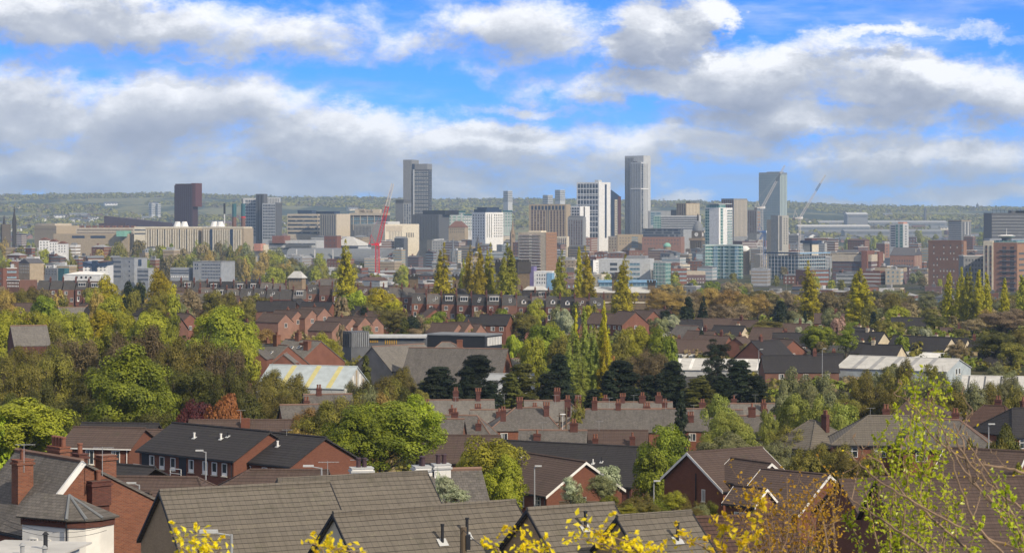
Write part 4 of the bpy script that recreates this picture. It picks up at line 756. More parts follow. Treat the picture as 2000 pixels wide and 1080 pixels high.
class House:
    """ridge along local x, centre at ridge middle; px,py = ridge middle in the photograph at distance D"""
    def __init__(s, name, label, px, py, D, L, wf, wb=None, yaw=0, rise=2.6, wall='brick', roof='slateroof', over=.35, barge=None, hipL=0, hipR=0, cat='house', group=None, riseb=None, autod=None, gut='black', ground=None, simple=False, xs=0.0):
        s.wf, s.wb = wf, wb or wf; s.L = L; P = at(px, py, D); s.D = D
        zg = min(g(P.x, D), g(P.x, D - wf)) - .4 if ground is None else P.z - ground
        s.root = empty(name, (P.x, D, zg), R(yaw)); s.R = P.z - zg; s.rise = rise; s.E = s.R - rise; s.yaw = R(yaw)
        if autod: auto(s.root, px, py, autod, cat, group)
        else: tag(s.root, label, cat, group)
        s.rb = riseb if riseb is not None else rise * s.wb / s.wf
        Eb = s.R - s.rb; x0, x1 = -L / 2, L / 2; s.x0, s.x1 = x0, x1
        w = MB()
        lf, rf_ = (hipL > 0), (hipR > 0)
        w.add([(x0, -wf, 0), (x1, -wf, 0), (x1, s.wb, 0), (x0, s.wb, 0), (x0, -wf, s.E), (x1, -wf, s.E), (x1, s.wb, Eb), (x0, s.wb, Eb), (x0, 0, s.E if lf else s.R - .12), (x1, 0, s.E if rf_ else s.R - .12)],
              [(0, 1, 5, 4), (2, 3, 7, 6), (1, 2, 6, 9, 5), (3, 0, 4, 8, 7), (3, 2, 1, 0)])
        w.build('wall', M[wall], s.root)
        ov = over; k = rise / wf; kb = s.rb / s.wb; rr = s.R
        hx0, hx1 = x0 + hipL, x1 - hipR; ox0, ox1 = x0 - ov, x1 + ov
        if not hipL: hx0 = ox0
        if not hipR: hx1 = ox1
        ef = rr - rise - k * ov; eb = rr - s.rb - kb * ov; th = .14
        q = MB(); q.slab([(ox0, -wf - ov, ef), (ox1, -wf - ov, ef), (hx1, 0, rr), (hx0, 0, rr)], th); q.slab([(ox1, s.wb + ov, eb), (ox0, s.wb + ov, eb), (hx0, 0, rr), (hx1, 0, rr)], th)
        if hipL: q.slab([(ox0, s.wb + ov, eb), (ox0, -wf - ov, ef), (hx0, 0, rr)], th)
        if hipR: q.slab([(ox1, -wf - ov, ef), (ox1, s.wb + ov, eb), (hx1, 0, rr)], th)
        s.roof = q.build('roof', M[roof], s.root)
        if simple: return
        rm = {'slateroof': 'ridgeclay', 'slatepale': 'ridgeclay', 'slatedark': 'dgrey'}.get(roof, roof)
        rt = MB().tube((hx0, 0, rr + .02), (hx1, 0, rr + .02), .13, .13, 6)
        if hipL: rt.tube((hx0, 0, rr), (ox0, -wf - ov, ef), .11, .11, 6).tube((hx0, 0, rr), (ox0, s.wb + ov, eb), .11, .11, 6)
        if hipR: rt.tube((hx1, 0, rr), (ox1, -wf - ov, ef), .11, .11, 6).tube((hx1, 0, rr), (ox1, s.wb + ov, eb), .11, .11, 6)
        rt.build('ridge_tiles', M[rm] if rm in M else M[roof], s.root)
        if barge:
            for sd_, ox, hp in ((-1, ox0, hipL), (1, ox1, hipR)):
                if hp: continue
                bm = MB(); t_ = .05 * sd_; bh_ = .26 if barge == 'white' else .13
                for (ye, ze, kk) in ((-wf - ov, ef, k), (s.wb + ov, eb, kb)):
                    a, c = sorted((ox, ox + t_)); h_ = bh_
                    bm.add([(a, ye, ze - h_), (c, ye, ze - h_), (c, 0, rr - h_), (a, 0, rr - h_), (a, ye, ze + .03), (c, ye, ze + .03), (c, 0, rr + .03), (a, 0, rr + .03)],
                           [(0, 3, 2, 1), (4, 5, 6, 7), (0, 1, 5, 4), (1, 2, 6, 5), (2, 3, 7, 6), (3, 0, 4, 7)])
                bm.build('bargeboard', M[barge], s.root)
        if gut:
            MB().box(ox0, ox1, -wf - ov - .09, -wf - ov + .03, ef - .17, ef - .05).build('gutter', M[gut], s.root)
            MB().tube((x1 - .25, -wf - .08, 0), (x1 - .25, -wf - .08, ef - .1), .05).build('downpipe', M[gut], s.root)
    def slope(s, x, v):
        """point on the front slope: v=0 ridge, 1 eave"""
        return (x, -s.wf * v, s.R - s.rise * v)
    def win(s, face, u, z, w=1.1, h=1.2, style='cross', sill=True, curt=.5):
        gl, fr, sl, cu = win_meshes(w, h, style)
        loc, rz = {'front': ((u, -s.wf, z), 0), 'right': ((s.x1, u, z), R(90)), 'left': ((s.x0, -u, z), R(-90)), 'back': ((-u, s.wb, z), R(180))}[face]
        o = obj('window', gl, s.root, loc, rz); obj('frame', fr, o)
        if sill: obj('sill', sl, o)
        if rnd.random() < curt: obj('curtain', cu, o)
        return o
    def chimney(s, x, y=0.0, w=.9, d=.6, h=1.3, pots=2, m='brick', cap=True, base=None, potm=None):
        zr = s.R - (s.rise / s.wf * -y if y < 0 else s.rb / s.wb * y)
        q = MB().box(x - w / 2, x + w / 2, y - d / 2, y + d / 2, (zr - 1.2) if base is None else base, zr + h)
        o = q.build('chimney', M[m], s.root)
        if cap: MB().box(x - w / 2 - .08, x + w / 2 + .08, y - d / 2 - .08, y + d / 2 + .08, zr + h - .22, zr + h - .1).box(x - w / 2 - .04, x + w / 2 + .04, y - d / 2 - .04, y + d / 2 + .04, zr + h, zr + h + .07).build('chimney_cap', M[m if m != 'white' else 'palegrey'], o)
        lx = w > d
        for i in range(pots):
            u = (i - (pots - 1) / 2) * .36; p = obj('chimney_pot', _pot, o, (x + (u if lx else 0), y + (0 if lx else u), zr + h + .05))
            if potm: p.material_slots[0].link = 'OBJECT'; p.material_slots[0].material = M[potm]
        return o
    def skylight(s, x, v, w=.8, h=1.0):
        a = math.atan2(s.rise, s.wf); p = s.slope(x, v)
        o = MB().box(-w / 2, w / 2, -h / 2, h / 2, 0, .09).build('skylight', M['white'], s.root); o.location = p; o.rotation_euler = (a, 0, 0)
        MB().box(-w / 2 + .08, w / 2 - .08, -h / 2 + .08, h / 2 - .08, .088, .11).build('pane', M['glass'], o)
    def vent(s, x, v, h=.8, r=.07, m='black', flash=True, tilt=0):
        p = s.slope(x, v); o = MB().cyl(0, 0, -.1, h, r, n=8).cyl(0, 0, h, h + .07, r * 1.3, n=8).build('vent_pipe', M[m], s.root); o.location = p
        if flash:
            a = math.atan2(s.rise, s.wf); f = MB().box(-.22, .22, -.22, .22, .02, .05).build('lead_flashing', M['palegrey'], o); f.rotation_euler = (a, 0, 0)
    def dormer(s, x, w=2.0, v=.62, h=1.5, box=True, m='white'):
        p = s.slope(x, v); y1 = p[1] + h * s.wf / s.rise; q = MB()
        o = MB().box(x - w / 2, x + w / 2, p[1], y1, p[2] - .05, p[2] + h).build('dormer', M['slate'], s.root)
        MB().box(x - w / 2 - .12, x + w / 2 + .12, p[1] - .18, y1, p[2] + h, p[2] + h + .12).build('dormer_roof', M[m], o)
        MB().box(x - w / 2 + .1, x + w / 2 - .1, p[1] - .05, p[1] + .03, p[2] + .25, p[2] + h - .1).build('dormer_window', M['glass'], o)
        fr = MB().box(x - w / 2, x + w / 2, p[1] - .08, p[1] + .02, p[2] + .1, p[2] + .27).box(x - w / 2, x + w / 2, p[1] - .08, p[1] + .02, p[2] + h - .14, p[2] + h - .002)
        n = max(2, int(w / .8))
        for i in range(n + 1): a = x - w / 2 + (w - .09) * i / n; fr.box(a, a + .09, p[1] - .078, p[1] + .02, p[2] + .27, p[2] + h - .14)
        fr.build('dormer_frame', M[m], o)
    def vdormer(s, x, v=.7):
        """small pitched dormer"""
        p = s.slope(x, v); y1 = p[1] + 1.3 * s.wf / s.rise; w = .75
        o = MB().add([(x - w, p[1], p[2]), (x + w, p[1], p[2]), (x + w, p[1], p[2] + .9), (x, p[1], p[2] + 1.6), (x - w, p[1], p[2] + .9), (x - w, y1, p[2]), (x + w, y1, p[2]), (x + w, y1, p[2] + .9), (x, y1, p[2] + 1.6), (x - w, y1, p[2] + .9)],
                     [(0, 1, 2, 3, 4), (9, 8, 7, 6, 5), (1, 6, 7, 2), (5, 0, 4, 9)]).build('dormer', M['white'], s.root)
        q = MB(); q.slab([(x - w - .15, p[1] - .15, p[2] + .8), (x, p[1] - .15, p[2] + 1.65), (x, y1 + .6, p[2] + 1.65), (x - w - .15, y1, p[2] + .8)], .08); q.slab([(x + w + .15, p[1] - .15, p[2] + .8), (x, p[1] - .15, p[2] + 1.65), (x, y1 + .6, p[2] + 1.65), (x + w + .15, y1, p[2] + .8)], .08); q.build('dormer_roof', M['slate'], o)
        MB().box(x - .35, x + .35, p[1] - .04, p[1] + .02, p[2] + .2, p[2] + 1.0).build('dormer_window', M['glass'], o)
def aerial(px, py, D, h=1.6, label='thin television aerial on a chimney'):
    P = at(px, py, D); q = MB().tube((0, 0, -h), (0, 0, 0), .025, .02, 4).tube((-.5, 0, -.06), (.6, .1, -.06), .02, .02, 4)
    for i in range(6): a = -.45 + i * .19; q.tube((a, -.22, -.06), (a, .22, -.06), .01, .01, 3)
    o = q.build('television_aerial', M['galv']); o.location = P; auto(o, px, py, label, 'aerial', 'television aerials')

def near_houses():
    # --- brick villa, far left
    h = House('villa', 'large red brick villa with slate roof, white bargeboard and tall chimneys', 95, 889, 130, 7.4, 3.5, 6.6, -50, 3.7, 'brick', 'slateroof', .12, None, riseb=3.4, gut='black')
    q = MB(); q.slab([(h.x1 + .1, -.05, h.R + .03), (h.x1 + .26, -.05, h.R + .03), (h.x1 + .26, -h.wf - .2, h.E - .2), (h.x1 + .1, -h.wf - .2, h.E - .2)], .3); q.build('bargeboard', M['white'], h.root)
    h.chimney(.5, -1.9, .75, .95, 1.9, 1); h.chimney(-1.2, 1.3, 1.5, .65, .95, 4); h.chimney(2.3, .7, .8, .55, .55, 1, 'brickdark'); h.chimney(2.9, 2.0, .75, .9, 1.1, 0, 'brick')
    MB().box(h.x1 - .05, h.x1 + .45, .4, 1.5, 2, h.R - 1.6).build('chimney_breast', M['brickdark'], h.root); h.chimney(h.x1 + .2, .95, .75, 1.2, -.7, 1, 'brickdark', base=h.R - 2.5)
    for u in (-3.2, -1.6, .1): h.win('front', u, h.E - 1.9, .7, 1.3, 'two')
    h.skylight(-3.2, .62, 1.0, .8)
    # canted white bay block at the front corner
    P = at(134, 1014, 121); zg = g(P.x, 121) - .5; rt = empty('bay_wing', (P.x, 121, zg), R(-30)); tag(rt, 'white rendered wing with hipped slate roof and brick cornice beside the brick villa', 'house wing'); H = P.z - zg - .45
    foot = [(-3.2, 0), (0, 0), (.75, .5), (1.05, 1.3), (1.05, 2.4), (-3.2, 2.4)]
    MB().prism(foot, 0, H).build('wall', M['white'], rt); f2 = [(a * 1.01 + (.06 if a > 0 else 0), c - .1 if c < 1 else c) for a, c in foot]
    MB().prism(f2, H, H + .42).build('cornice', M['brickdark'], rt)
    dn = MB()
    for i in range(16): dn.box(-3.1 + i * .2, -3.0 + i * .2, -.2, -.1, H + .26, H + .42)
    dn.build('dentil', M['brickdark'], rt)
    q = MB(); ap = (-1.0, 1.2, H + 1.55); e = H + .44; ft = [(-3.4, -.3), (.1, -.3), (.95, .3), (1.3, 1.2), (1.3, 2.6)]
    for a, c in zip(ft, ft[1:]): q.slab([(a[0], a[1], e), (c[0], c[1], e), ap], .1)
    q.slab([(-3.4, -.3, e), ap, (-3.4, 1.2, H + 1.55)], .1)
    q.build('roof', M['slateroof'], rt); q = MB()
    for a in ft[1:4]: q.tube((a[0], a[1], e + .03), ap, .09, .07, 6)
    q.build('hip_tiles', M['lead'], rt)
    for x in (-2.4, -1.5): w_ = obj('window', win_meshes(.55, 1.2, 'two')[0], rt, (x, 0, H - 1.9)); obj('frame', win_meshes(.55, 1.2, 'two')[1], w_)
    MB().tube((-.05, -.12, 0), (-.05, -.12, H + .3), .05).build('downpipe', M['black'], rt)
    # low white roof with vents
    P = at(40, 1052, 100); b = Block('flat_roofed_extension', 'low white weathered flat roof with pipes at bottom left corner', 'extension', -80, 88, 122, 1094, 96, M['palegrey'], 10, depth=4)
    b.box('roof_felt', b.x0 - .2, b.x1 + .2, -.2, b.dp + 1, b.H, b.H + .08, M['rooflight'])
    for i, (x, y, hh) in enumerate([(-1.0, 2.6, .7), (-1.4, 1.0, .45), (-.3, .7, .4), (-3.0, 1.5, .5)]):
        MB().cyl(x, y, b.H, b.H + hh, .1, n=8).cyl(x, y, b.H + hh, b.H + hh + .12, .16, .05, 8).build('vent_pipe', M[['black', 'galv', 'galv', 'black'][i]], b.root)
    # --- front row, grey brown interlocking tile
    h = House('terrace_house', 'buff brick gable house with long grey brown tiled roof', 480, 951, 113.5, 8.5, 3.7, 3.7, 25, 2.75, 'bricktan', 'tile', .14, 'black', cat='house')
    h.win('left', .6, h.E - 1.6, .5, 1.0, 'plain'); h.win('front', -1.2, h.E - 1.5, 1.6, .9, 'two', False); h.win('front', 2.4, h.E - 1.5, 1.6, .9, 'two', False)
    MB().box(-3.5, 4.2, -h.wf - .2, -h.wf, h.E - .75, h.E - .35).build('fascia', M['wood'], h.root)
    h = House('terrace_house', 'grey brown tiled house stepping up behind the buff gable house', 690, 930, 119, 8.0, 3.9, 3.9, 25, 2.9, 'bricktan', 'tile', .14, 'black'); h.win('front', 0, h.E - 1.6, 1.4, 1.0, 'two', False)
    h = House('terrace_house', 'cream rendered gable house with long tiled roof and two black vent pipes', 832, 991, 101, 8.6, 3.6, 3.6, 28, 2.75, 'cream', 'tile', .14, 'black')
    h.vent(-.05, .48, .75); h.vent(1.25, .42, .75); h.win('front', 1, h.E - 1.6, 1.4, 1.0, 'two', False)
    h = House('terrace_house', 'buff brick gable house with one black vent pipe, middle of front row', 1115, 990, 99, 4.0, 3.6, 3.6, 28, 2.7, 'bricktan', 'tile', .14, 'black'); h.vent(.1, .3, .7); h.win('left', 0, h.E - 1.6, .5, 1.0, 'plain')
    h = House('terrace_house', 'tiled house with one black vent pipe, right end of front row', 1278, 1005.5, 96, 3.4, 3.6, 3.6, 28, 2.7, 'bricktan', 'tile', .12, 'black'); h.vent(.35, .35, .7)
    h = House('garage_block', 'low brown pantiled roof behind the yellow leaved twigs', 1440, 1009, 112, 5.2, 3.4, 3.4, 16, 2.5, 'brick', 'tilepan', .12, 'black', cat='house')
    h = House('cottage', 'weathered slate roof with white painted chimneys behind the front row', 880, 917, 138, 3.6, 4.5, 4, 14, 3.4, 'white', 'slateroof', .1)
    h.chimney(-1.7, .2, 1.0, 1.2, .35, 2, 'white', potm='maroond'); h.chimney(-.6, -.1, 1.0, .9, .4, 2, 'white', potm='maroond')
    h = House('cottage', 'hidden cottage showing only its white chimney with two brown pots', 706, 935, 140, 3.0, 3, 3, 14, 2.0, 'white', 'slateroof', .1); h.chimney(0, 0, 1.3, .9, .65, 2, 'white', potm='maroond')
    # ivy-grown white gable stack
    # --- right brick houses
    h = House('detached_house', 'brick gable house with white bargeboards and brown roof, alone', 1086, 893, 248, 10.5, 4.9, 4.9, -56, 3.1, 'brickmod', 'tilebrown', .3, 'white'); h.win('right', -.3, h.E - 1.9, 1.0, 1.3, 'two'); h.win('front', 3.6, h.E - 1.7, 1.2, 1.3, 'cottage')
    h.win('front', .5, h.E - 1.7, 1.2, 1.3, 'cottage'); h.win('front', 3.6, h.E - 4.3, 1.2, 1.3, 'cottage')
    h = House('detached_house', 'large brick house with white trimmed gable and small high window', 1416, 878, 242, 9.6, 5.6, 4.2, 34, 3.25, 'brickmod', 'tilebrown', .3, 'white', riseb=2.9)
    h.win('left', 2.4, h.E - 1.6, .55, 1.25, 'two'); MB().tube((h.x0 - .08, -1.2, 0), (h.x0 - .08, -1.2, h.E + 1.2), .06).build('soil_pipe', M['black'], h.root)
    h.win('front', -3.0, h.E - 1.7, 1.25, 1.3, 'cottage'); h.win('front', -3.0, h.E - 4.5, 1.25, 1.3, 'cottage'); h.win('front', 3.9, h.E - 1.7, 1.0, 1.2, 'cottage')
    h = House('gabled_wing', 'cross gabled wing on the front slope of the large brick house', 1467, 899, 237, 6.0, 2.6, 2.6, -56, 1.9, 'brickmod', 'tilebrown', .25, 'white'); h.win('right', -.4, h.E - .6, .6, .9, 'two')
    h = House('detached_house', 'near brick house with wide white trimmed gable among yellow shrubs', 1553, 921, 224, 7.5, 5.0, 5.0, -42, 3.2, 'brickmod', 'tilebrown', .3, 'white')
    for u in (-1.8, 1.6): h.win('front', u, h.E - 2.3, 1.25, 1.3, 'cottage')
    h = House('porch', 'small brick porch gable left of the near brick house', 1466, 951, 221, 3.6, 1.6, 1.6, -46, 1.35, 'brickmod', 'tilebrown', .25, 'white'); h.win('right', 0, h.E - 2.2, 1.1, 1.2, 'cottage'); h.win('front', 0, h.E - 2.2, 1.3, 1.3, 'cottage')
    h = House('detached_house', 'wide dark tiled roof behind the bare branches at bottom right', 1880, 932, 150, 11, 6.5, 5, 5, 4.0, 'brickmod', 'tilebrown', .3, None); h.vent(3.2, .6, .6)
    h = House('detached_house', 'dark tiled roof with white gable edge at the right picture edge', 1925, 878, 205, 7, 4.5, 4.5, -30, 2.8, 'brickmod', 'tilebrown', .3, 'white')
    h = House('detached_house', 'brown roof low behind the green leaved sapling', 1730, 935, 172, 7, 5, 5, 15, 2.8, 'brickmod', 'tilebrown', .3, None)
    # --- charcoal long roof
    h = House('apartment_block', 'long charcoal tiled roof of low flats behind the lone brick gable', 1115, 866, 288, 22, 6.2, 6, -27, 4.0, 'brickdark', 'tiledark', .3); h.vent(4.5, .5, .5, m='white'); h.vent(5.5, .45, .6); h.win('front', 8, h.E - 2, 1, 1.2, 'two')
    h = House('apartment_block', 'plain brown roof strip left of the charcoal long roof', 905, 850, 292, 9, 5, 5, -6, 2.8, 'brick', 'tilebrown', .3)
    # --- left flats with balconies
    h = House('apartment_block', 'dark roofed brick flats with recessed balconies and white windows', 430, 834, 232, 14.4, 4.5, 4.5, -42, 2.35, 'brickmod', 'tiledark', .3, None)
    for u in (-5.2, -3.6, -1.9, .9, 3.0, 4.4, 5.9): h.win('front', u, h.E - 1.75, .75, 1.25, 'panel')
    for u in (-6.3, -.5):
        MB().box(u - .5, u + .6, -h.wf - .04, -h.wf + .05, h.E - 2.2, h.E - .3).build('balcony_opening', M['black'], h.root); o = MB().box(u - .7, u + 1.0, -h.wf - 1.0, -h.wf, h.E - 2.5, h.E - 2.25).build('balcony', M['brickdark'], h.root)
        MB().box(u - .7, u + 1.0, -h.wf - 1.0, -h.wf - .95, h.E - 1.45, h.E - 1.38).box(u - .7, u - .64, -h.wf - 1.0, -h.wf - .95, h.E - 2.25, h.E - 1.38).box(u + .94, u + 1.0, -h.wf - 1.0, -h.wf - .95, h.E - 2.25, h.E - 1.38).box(u - .7, u + 1.0, -h.wf - 1.0, -h.wf - .96, h.E - 1.9, h.E - 1.85).build('railing', M['white'], o)
    h.vent(-1.6, .45, .5, .1, 'white'); h.vent(2.2, .4, .5, .1, 'white'); h.vent(2.7, .3, .4)
    h = House('apartment_block', 'second dark roofed brick flats right of the balcony flats', 568, 848, 228, 9.5, 4.5, 4.5, -42, 2.3, 'brickmod', 'tiledark', .3, None)
    for u in (-4.0, -2.6, -1.2, 1.2, 2.6): h.win('front', u, h.E - 1.75, .75, 1.25, 'panel')
    h.vent(.3, .45, .5, .1, 'white')
    h = House('apartment_block', 'brown roofed brick flats with white fascia left of the balcony flats', 214, 835, 246, 7.6, 4, 4, -12, 1.6, 'brickmod', 'tilebrown', .3, None, gut='white')
    for u in (-.6, 2.3): h.win('front', u, h.E - 1.9, .95, 1.5, 'two')
    h = House('apartment_block', 'small brown roofed brick flats stepping between the flats', 288, 839, 250, 4.4, 3.8, 3.8, -8, 1.6, 'brickmod', 'tilebrown', .3, None, gut='white', hipR=0); h.win('front', -.4, h.E - 1.8, .9, 1.4, 'two'); h.vent(0.9, .5, .7)
    h = House('apartment_block', 'dark low roof directly below the big ivy clad trees', 235, 826, 275, 9, 5, 5, -8, 2.6, 'brickmod', 'tiledark', .3, None)
    h = House('apartment_block', 'long brown roof with one brick chimney beyond the balcony flats', 500, 820, 285, 16, 5, 5, 2, 2.8, 'brickmod', 'tilebrown', .3, None); h.chimney(-1.2, -1.2, 1.1, .7, 1.0, 0, 'brickmod', cap=False)
    h = House('bungalow', 'low black roof with small brick gable and round vent below the flats', 262, 909, 195, 4.4, 3.6, 3.2, -33, 1.6, 'brickmod', 'tiledark', .2); MB().cyl(0, 0, 0, .06, .2, n=12).build('gable_vent', M['black'], h.root).location = (h.x1 + .02, .2, h.R - 1.0); h.root.children[-1].rotation_euler = (0, R(90), 0)
    h = House('bungalow', 'low grey brown roof right behind the villa chimneys', 335, 932, 172, 8, 4.4, 4, -5, 2.0, 'brickmod', 'tilebrown', .2, hipR=2)
    h = House('bungalow', 'low grey brown roof behind the buff gable house ridge', 525, 918, 178, 9, 4.4, 4, -3, 1.8, 'brickmod', 'tilebrown', .2, hipL=3)
    h = House('bungalow', 'red brick lean roof edge right of the villa gable', 258, 957, 150, 4.2, 3, 3, -48, 1.9, 'brick', 'tilebrown', .15)

def mid_houses():
    r = random.Random(3)
    # slate terraces with red chimneys (px, py ridge, D, L, half span, yaw, hipL, hipR, roof, chimneys)
    T = [(888, 781, 375, 12.5, 4.4, 3, 0, 0, 'slatepale'), (905, 811, 338, 9.0, 4.2, -4, 0, 2.5, 'slateroof'), (870, 818, 325, 5, 4, -5, 0, 0, 'slateroof'), (1022, 796, 350, 10.5, 4.6, 3, 4.0, 2.5, 'slateroof'), (1085, 782, 380, 10, 4.4, 2, 0, 3, 'slatepale'), (1190, 799, 352, 15.5, 4.8, -2, 4.2, 0, 'slateroof'),
         (1235, 785, 385, 13, 4.4, -2, 0, 0, 'slatepale'), (1318, 798, 360, 9, 4.4, -4, 0, 0, 'slateroof'), (1400, 800, 372, 8, 4.2, -3, 0, 0, 'slateroof'), (1462, 788, 390, 8.5, 4.3, 2, 0, 0, 'slatepale'), (1080, 840, 318, 9, 3.8, -4, 0, 0, 'slateroof'), (1200, 840, 322, 9, 3.8, -5, 0, 0, 'tilebrown'),
         (1480, 812, 345, 5, 4, -4, 0, 0, 'slateroof'), (958, 800, 362, 6, 4, 4, 0, 0, 'slatepale')]
    for (px, py, D, L, w_, yaw, a, c, rf) in T:
        h = House('terrace_house', None, px, py, D, L, w_, w_, yaw, 2.9, 'brick', rf, .25, hipL=a, hipR=c, autod=('hipped ' if a or c else '') + {'slatepale': 'pale slate', 'slateroof': 'dark slate', 'tilebrown': 'brown tiled'}[rf] + ' terrace house with red chimneys', group='slate terrace houses', gut=None)
        n = max(2, int(L / 3.2))
        for i in range(n): h.chimney(h.x0 + L * (i + .5) / n + r.uniform(-.7, .7), r.choice([0, 0, -1.6, .8, -2.6]), r.uniform(.6, 1.1), .6, r.uniform(.8, 1.5), r.choice([1, 2, 3]), 'brickdark')
        for u in (-L * .3, 0, L * .3): h.win('front', u, h.E - 1.7, 1.1, 1.2, 'two', False)
    for (px, py, D) in [(1085, 771, 372), (1190, 776, 352), (1238, 771, 360), (890, 775, 360), (1300, 781, 352), (1355, 790, 350), (47, 866, 128), (200, 872, 126), (700, 896, 140), (985, 768, 365), (1130, 772, 375), (1420, 786, 365), (1475, 770, 380), (640, 900, 122), (1060, 824, 318), (1170, 822, 322), (470, 800, 280), (1700, 796, 290), (1870, 806, 285), (560, 838, 228)]: aerial(px, py, D)
    # hipped brown roofs right
    for (px, py, D, L, w_, yaw, a, c, rf, lb) in [(1598, 822, 300, 7, 5, -52, 2, 4, 'tile', 'brown hipped roof with orange hip tiles left of the other hipped roofs'), (1715, 812, 290, 11.5, 5, -6, 4.5, 2, 'tile', 'broad brown hipped roof in the middle of the right hand houses'), (1850, 820, 285, 11, 4.8, -8, 1.5, 4, 'slateroof', 'grey hipped roof with row of white windows below'), (1805, 778, 335, 10, 5, -14, 3, 5, 'tilebrown', 'brown hipped roof partly hidden by the tall leafy shoot'), (1935, 792, 330, 8, 5, -25, 3, 2, 'tilepan', 'reddish brown roof near the right picture edge'), (1990, 797, 300, 8, 5, 20, 3, 0, 'tiledark', 'dark hipped roof cut by the right picture edge'), (1640, 800, 360, 6, 4, -10, 2, 2, 'tilebrown', 'small brown roof between the willow and hipped roofs')]:
        h = House('semi_detached_house', lb, px, py, D, L, w_, w_, yaw, 3.0, 'brick', rf, .3, hipL=a, hipR=c)
        h.chimney(1.0, .3, .9, .6, 1.0, 2, 'brickdark')
        for i in range(3): h.win('front', (-.3 + .3 * i) * L, h.E - 1.7, 1.4, 1.2, 'cross', False)
    # sheds and warehouses
    h = House('warehouse', 'pale blue metal shed roof with cream stripes and striped gable', 612, 714, 432, 17.5, 6.5, 6, -18, 3.6, 'palegrey', 'paleblue', .2, cat='shed', gut=None)
    for x in (-4.2, .8, 5.2):
        a = math.atan2(h.rise, h.wf); q = MB(); p0, p1 = h.slope(x, .0), h.slope(x, 1.0)
        q.slab([(x, p0[1], p0[2] + .06), (x + .95, p0[1], p0[2] + .06), (x + .95, p1[1], p1[2] + .06), (x, p1[1], p1[2] + .06)], .04); q.build('translucent_roof_strip', M['yellowpanel'], h.root)
    for i in range(7): MB().box(h.x1 - .02, h.x1 + .06, -5.6 + i * 1.7, -4.9 + i * 1.7, 0, h.R - .6 - abs(-5.2 + i * 1.7) * h.rise / 6.5).build('gable_stripe', M['tan' if i % 2 else 'white'], h.root)
    h = House('hall', 'long steep slate roofed hall with red brick right gable', 895, 680, 478, 21, 8.5, 7, -14, 8.4, 'redbrick', 'slateroof', .2, cat='hall', gut=None); 
    h = House('hall', 'grey gabled hall with plain rendered front gable and slate roof', 778, 674, 492, 15, 6, 6, 46, 4.8, 'grey', 'slatepale', .2, cat='hall', gut=None)
    h = House('hall', 'hipped pale slate roof rising behind the long slate hall', 880, 668, 520, 10, 6, 6, -5, 2.8, 'redbrick', 'slatepale', .2, hipL=3, hipR=5, cat='hall', gut=None); h.chimney(2.2, -1, 1.2, .8, 1.0, 0, 'brick')
    b = Block('modern_school', 'black clad flat roofed modern block with white finned right side', 'school', 828, 947, 984, 657, 560, M['black'], 24, depth=10); b.strips('right', 9, .4, 660, 676, M['white'], .1, .95, .25, 'white_fin'); b.part('roof_edge', -.01, 1.01, -.02, 1.02, 654.5, 657, M['lead'])
    b = Block('modern_school', 'grey cubic block with vertical metal ribs left of the black block', 'school', 667, 686, 720, 648, 545, M['dgrey'], 60); b.strips('right', 9, .3, 650, 678, M['galv'], .02, .98, .2, 'rib').strips('front', 5, .3, 650, 678, M['dgrey'], .02, .98, .2, 'rib')
    b = Block('modern_school', 'low glazed link with amber panels and pale flat roof', 'school', 716, None, 832, 660, 552, M['dgrey'], 0, 8); b.strips('front', 5, .6, 663, 669, M['amber'], .05, .2).strips('front', 6, .5, 663, 672, M['amber'], .3, .52); b.part('roof_edge', 0, 1, -.1, 1, 656, 660, M['palegrey'])
    # brick gabled school with chimneys
    h = House('school_building', 'gabled red brick school with arched window and long slate roof', 530, 672, 478, 12, 5.4, 5.4, -50, 4.0, 'redbrick', 'slatepale', .15, cat='school', gut=None); h.chimney(2, 0, 1.4, 1.0, 2.0, 2, 'brick'); h.chimney(-3, 1, 1.0, .8, 1.4, 2, 'brick'); h.skylight(3, .4); h.skylight(-1, .5)
    h = House('school_building', 'broad pale slate roof with brick chimneys right of the arched school gable', 592, 664, 490, 11, 7, 7, -42, 4.6, 'redbrick', 'slatepale', .15, cat='school', gut=None); h.chimney(4.0, -2.5, 1.4, 1.0, 1.6, 0, 'brick'); h.chimney(-1.5, 0, 1.2, .9, 1.5, 2, 'brick'); h.chimney(1.5, -1.2, 2.0, .7, .2, 0, 'brick'); h.skylight(-1, .35); h.skylight(1, .3); h.skylight(3, .35)
    h = House('school_building', 'small brick front gable with one white window before the school', 557, 690, 462, 5, 2.8, 2.8, 88, 2.2, 'redbrick', 'slatepale', .15, cat='school', gut=None); h.win('left', 0, h.E - 1.2, .9, 1.2, 'two'); h.chimney(-1.6, -2.6, 1.0, .8, .2, 0, 'brick'); h.chimney(-1.6, 2.6, 1.0, .8, .2, 0, 'brick')
    h = House('school_building', 'dark red brick gable with white arch tracery left of the school', 492, 670, 470, 6, 4.0, 4.0, 80, 3.0, 'redbrick', 'slateroof', .15, cat='school', gut=None)
    q = MB()
    for c in (-1.7, .3):
        for i in range(10):
            a0, a1 = math.pi * i / 10, math.pi * (i + 1) / 10; q.tube((c + .9 * math.cos(a0), 0, .9 * math.sin(a0)), (c + .9 * math.cos(a1), 0, .9 * math.sin(a1)), .1, .1, 4)
    o = q.build('arch_tracery', M['cream'], h.root); o.location = (h.x0 - .05, .7, h.E - .6); o.rotation_euler = (0, 0, R(-90))
    h = House('chapel', 'pale slate chapel roof with dark brick gable among trees at left', 56, 636, 425, 6.5, 5, 4, 20, 3.4, 'brickdark', 'slatepale', .1, cat='chapel', gut=None, riseb=3.0)
    # warehouses right
    h = House('warehouse', 'large pale blue warehouse with weathered grey roof and translucent strips', 1765, 697.5, 505, 25, 8, 8, -30, 2.2, 'paleblue', 'rooflight', .25, cat='warehouse', gut=None)
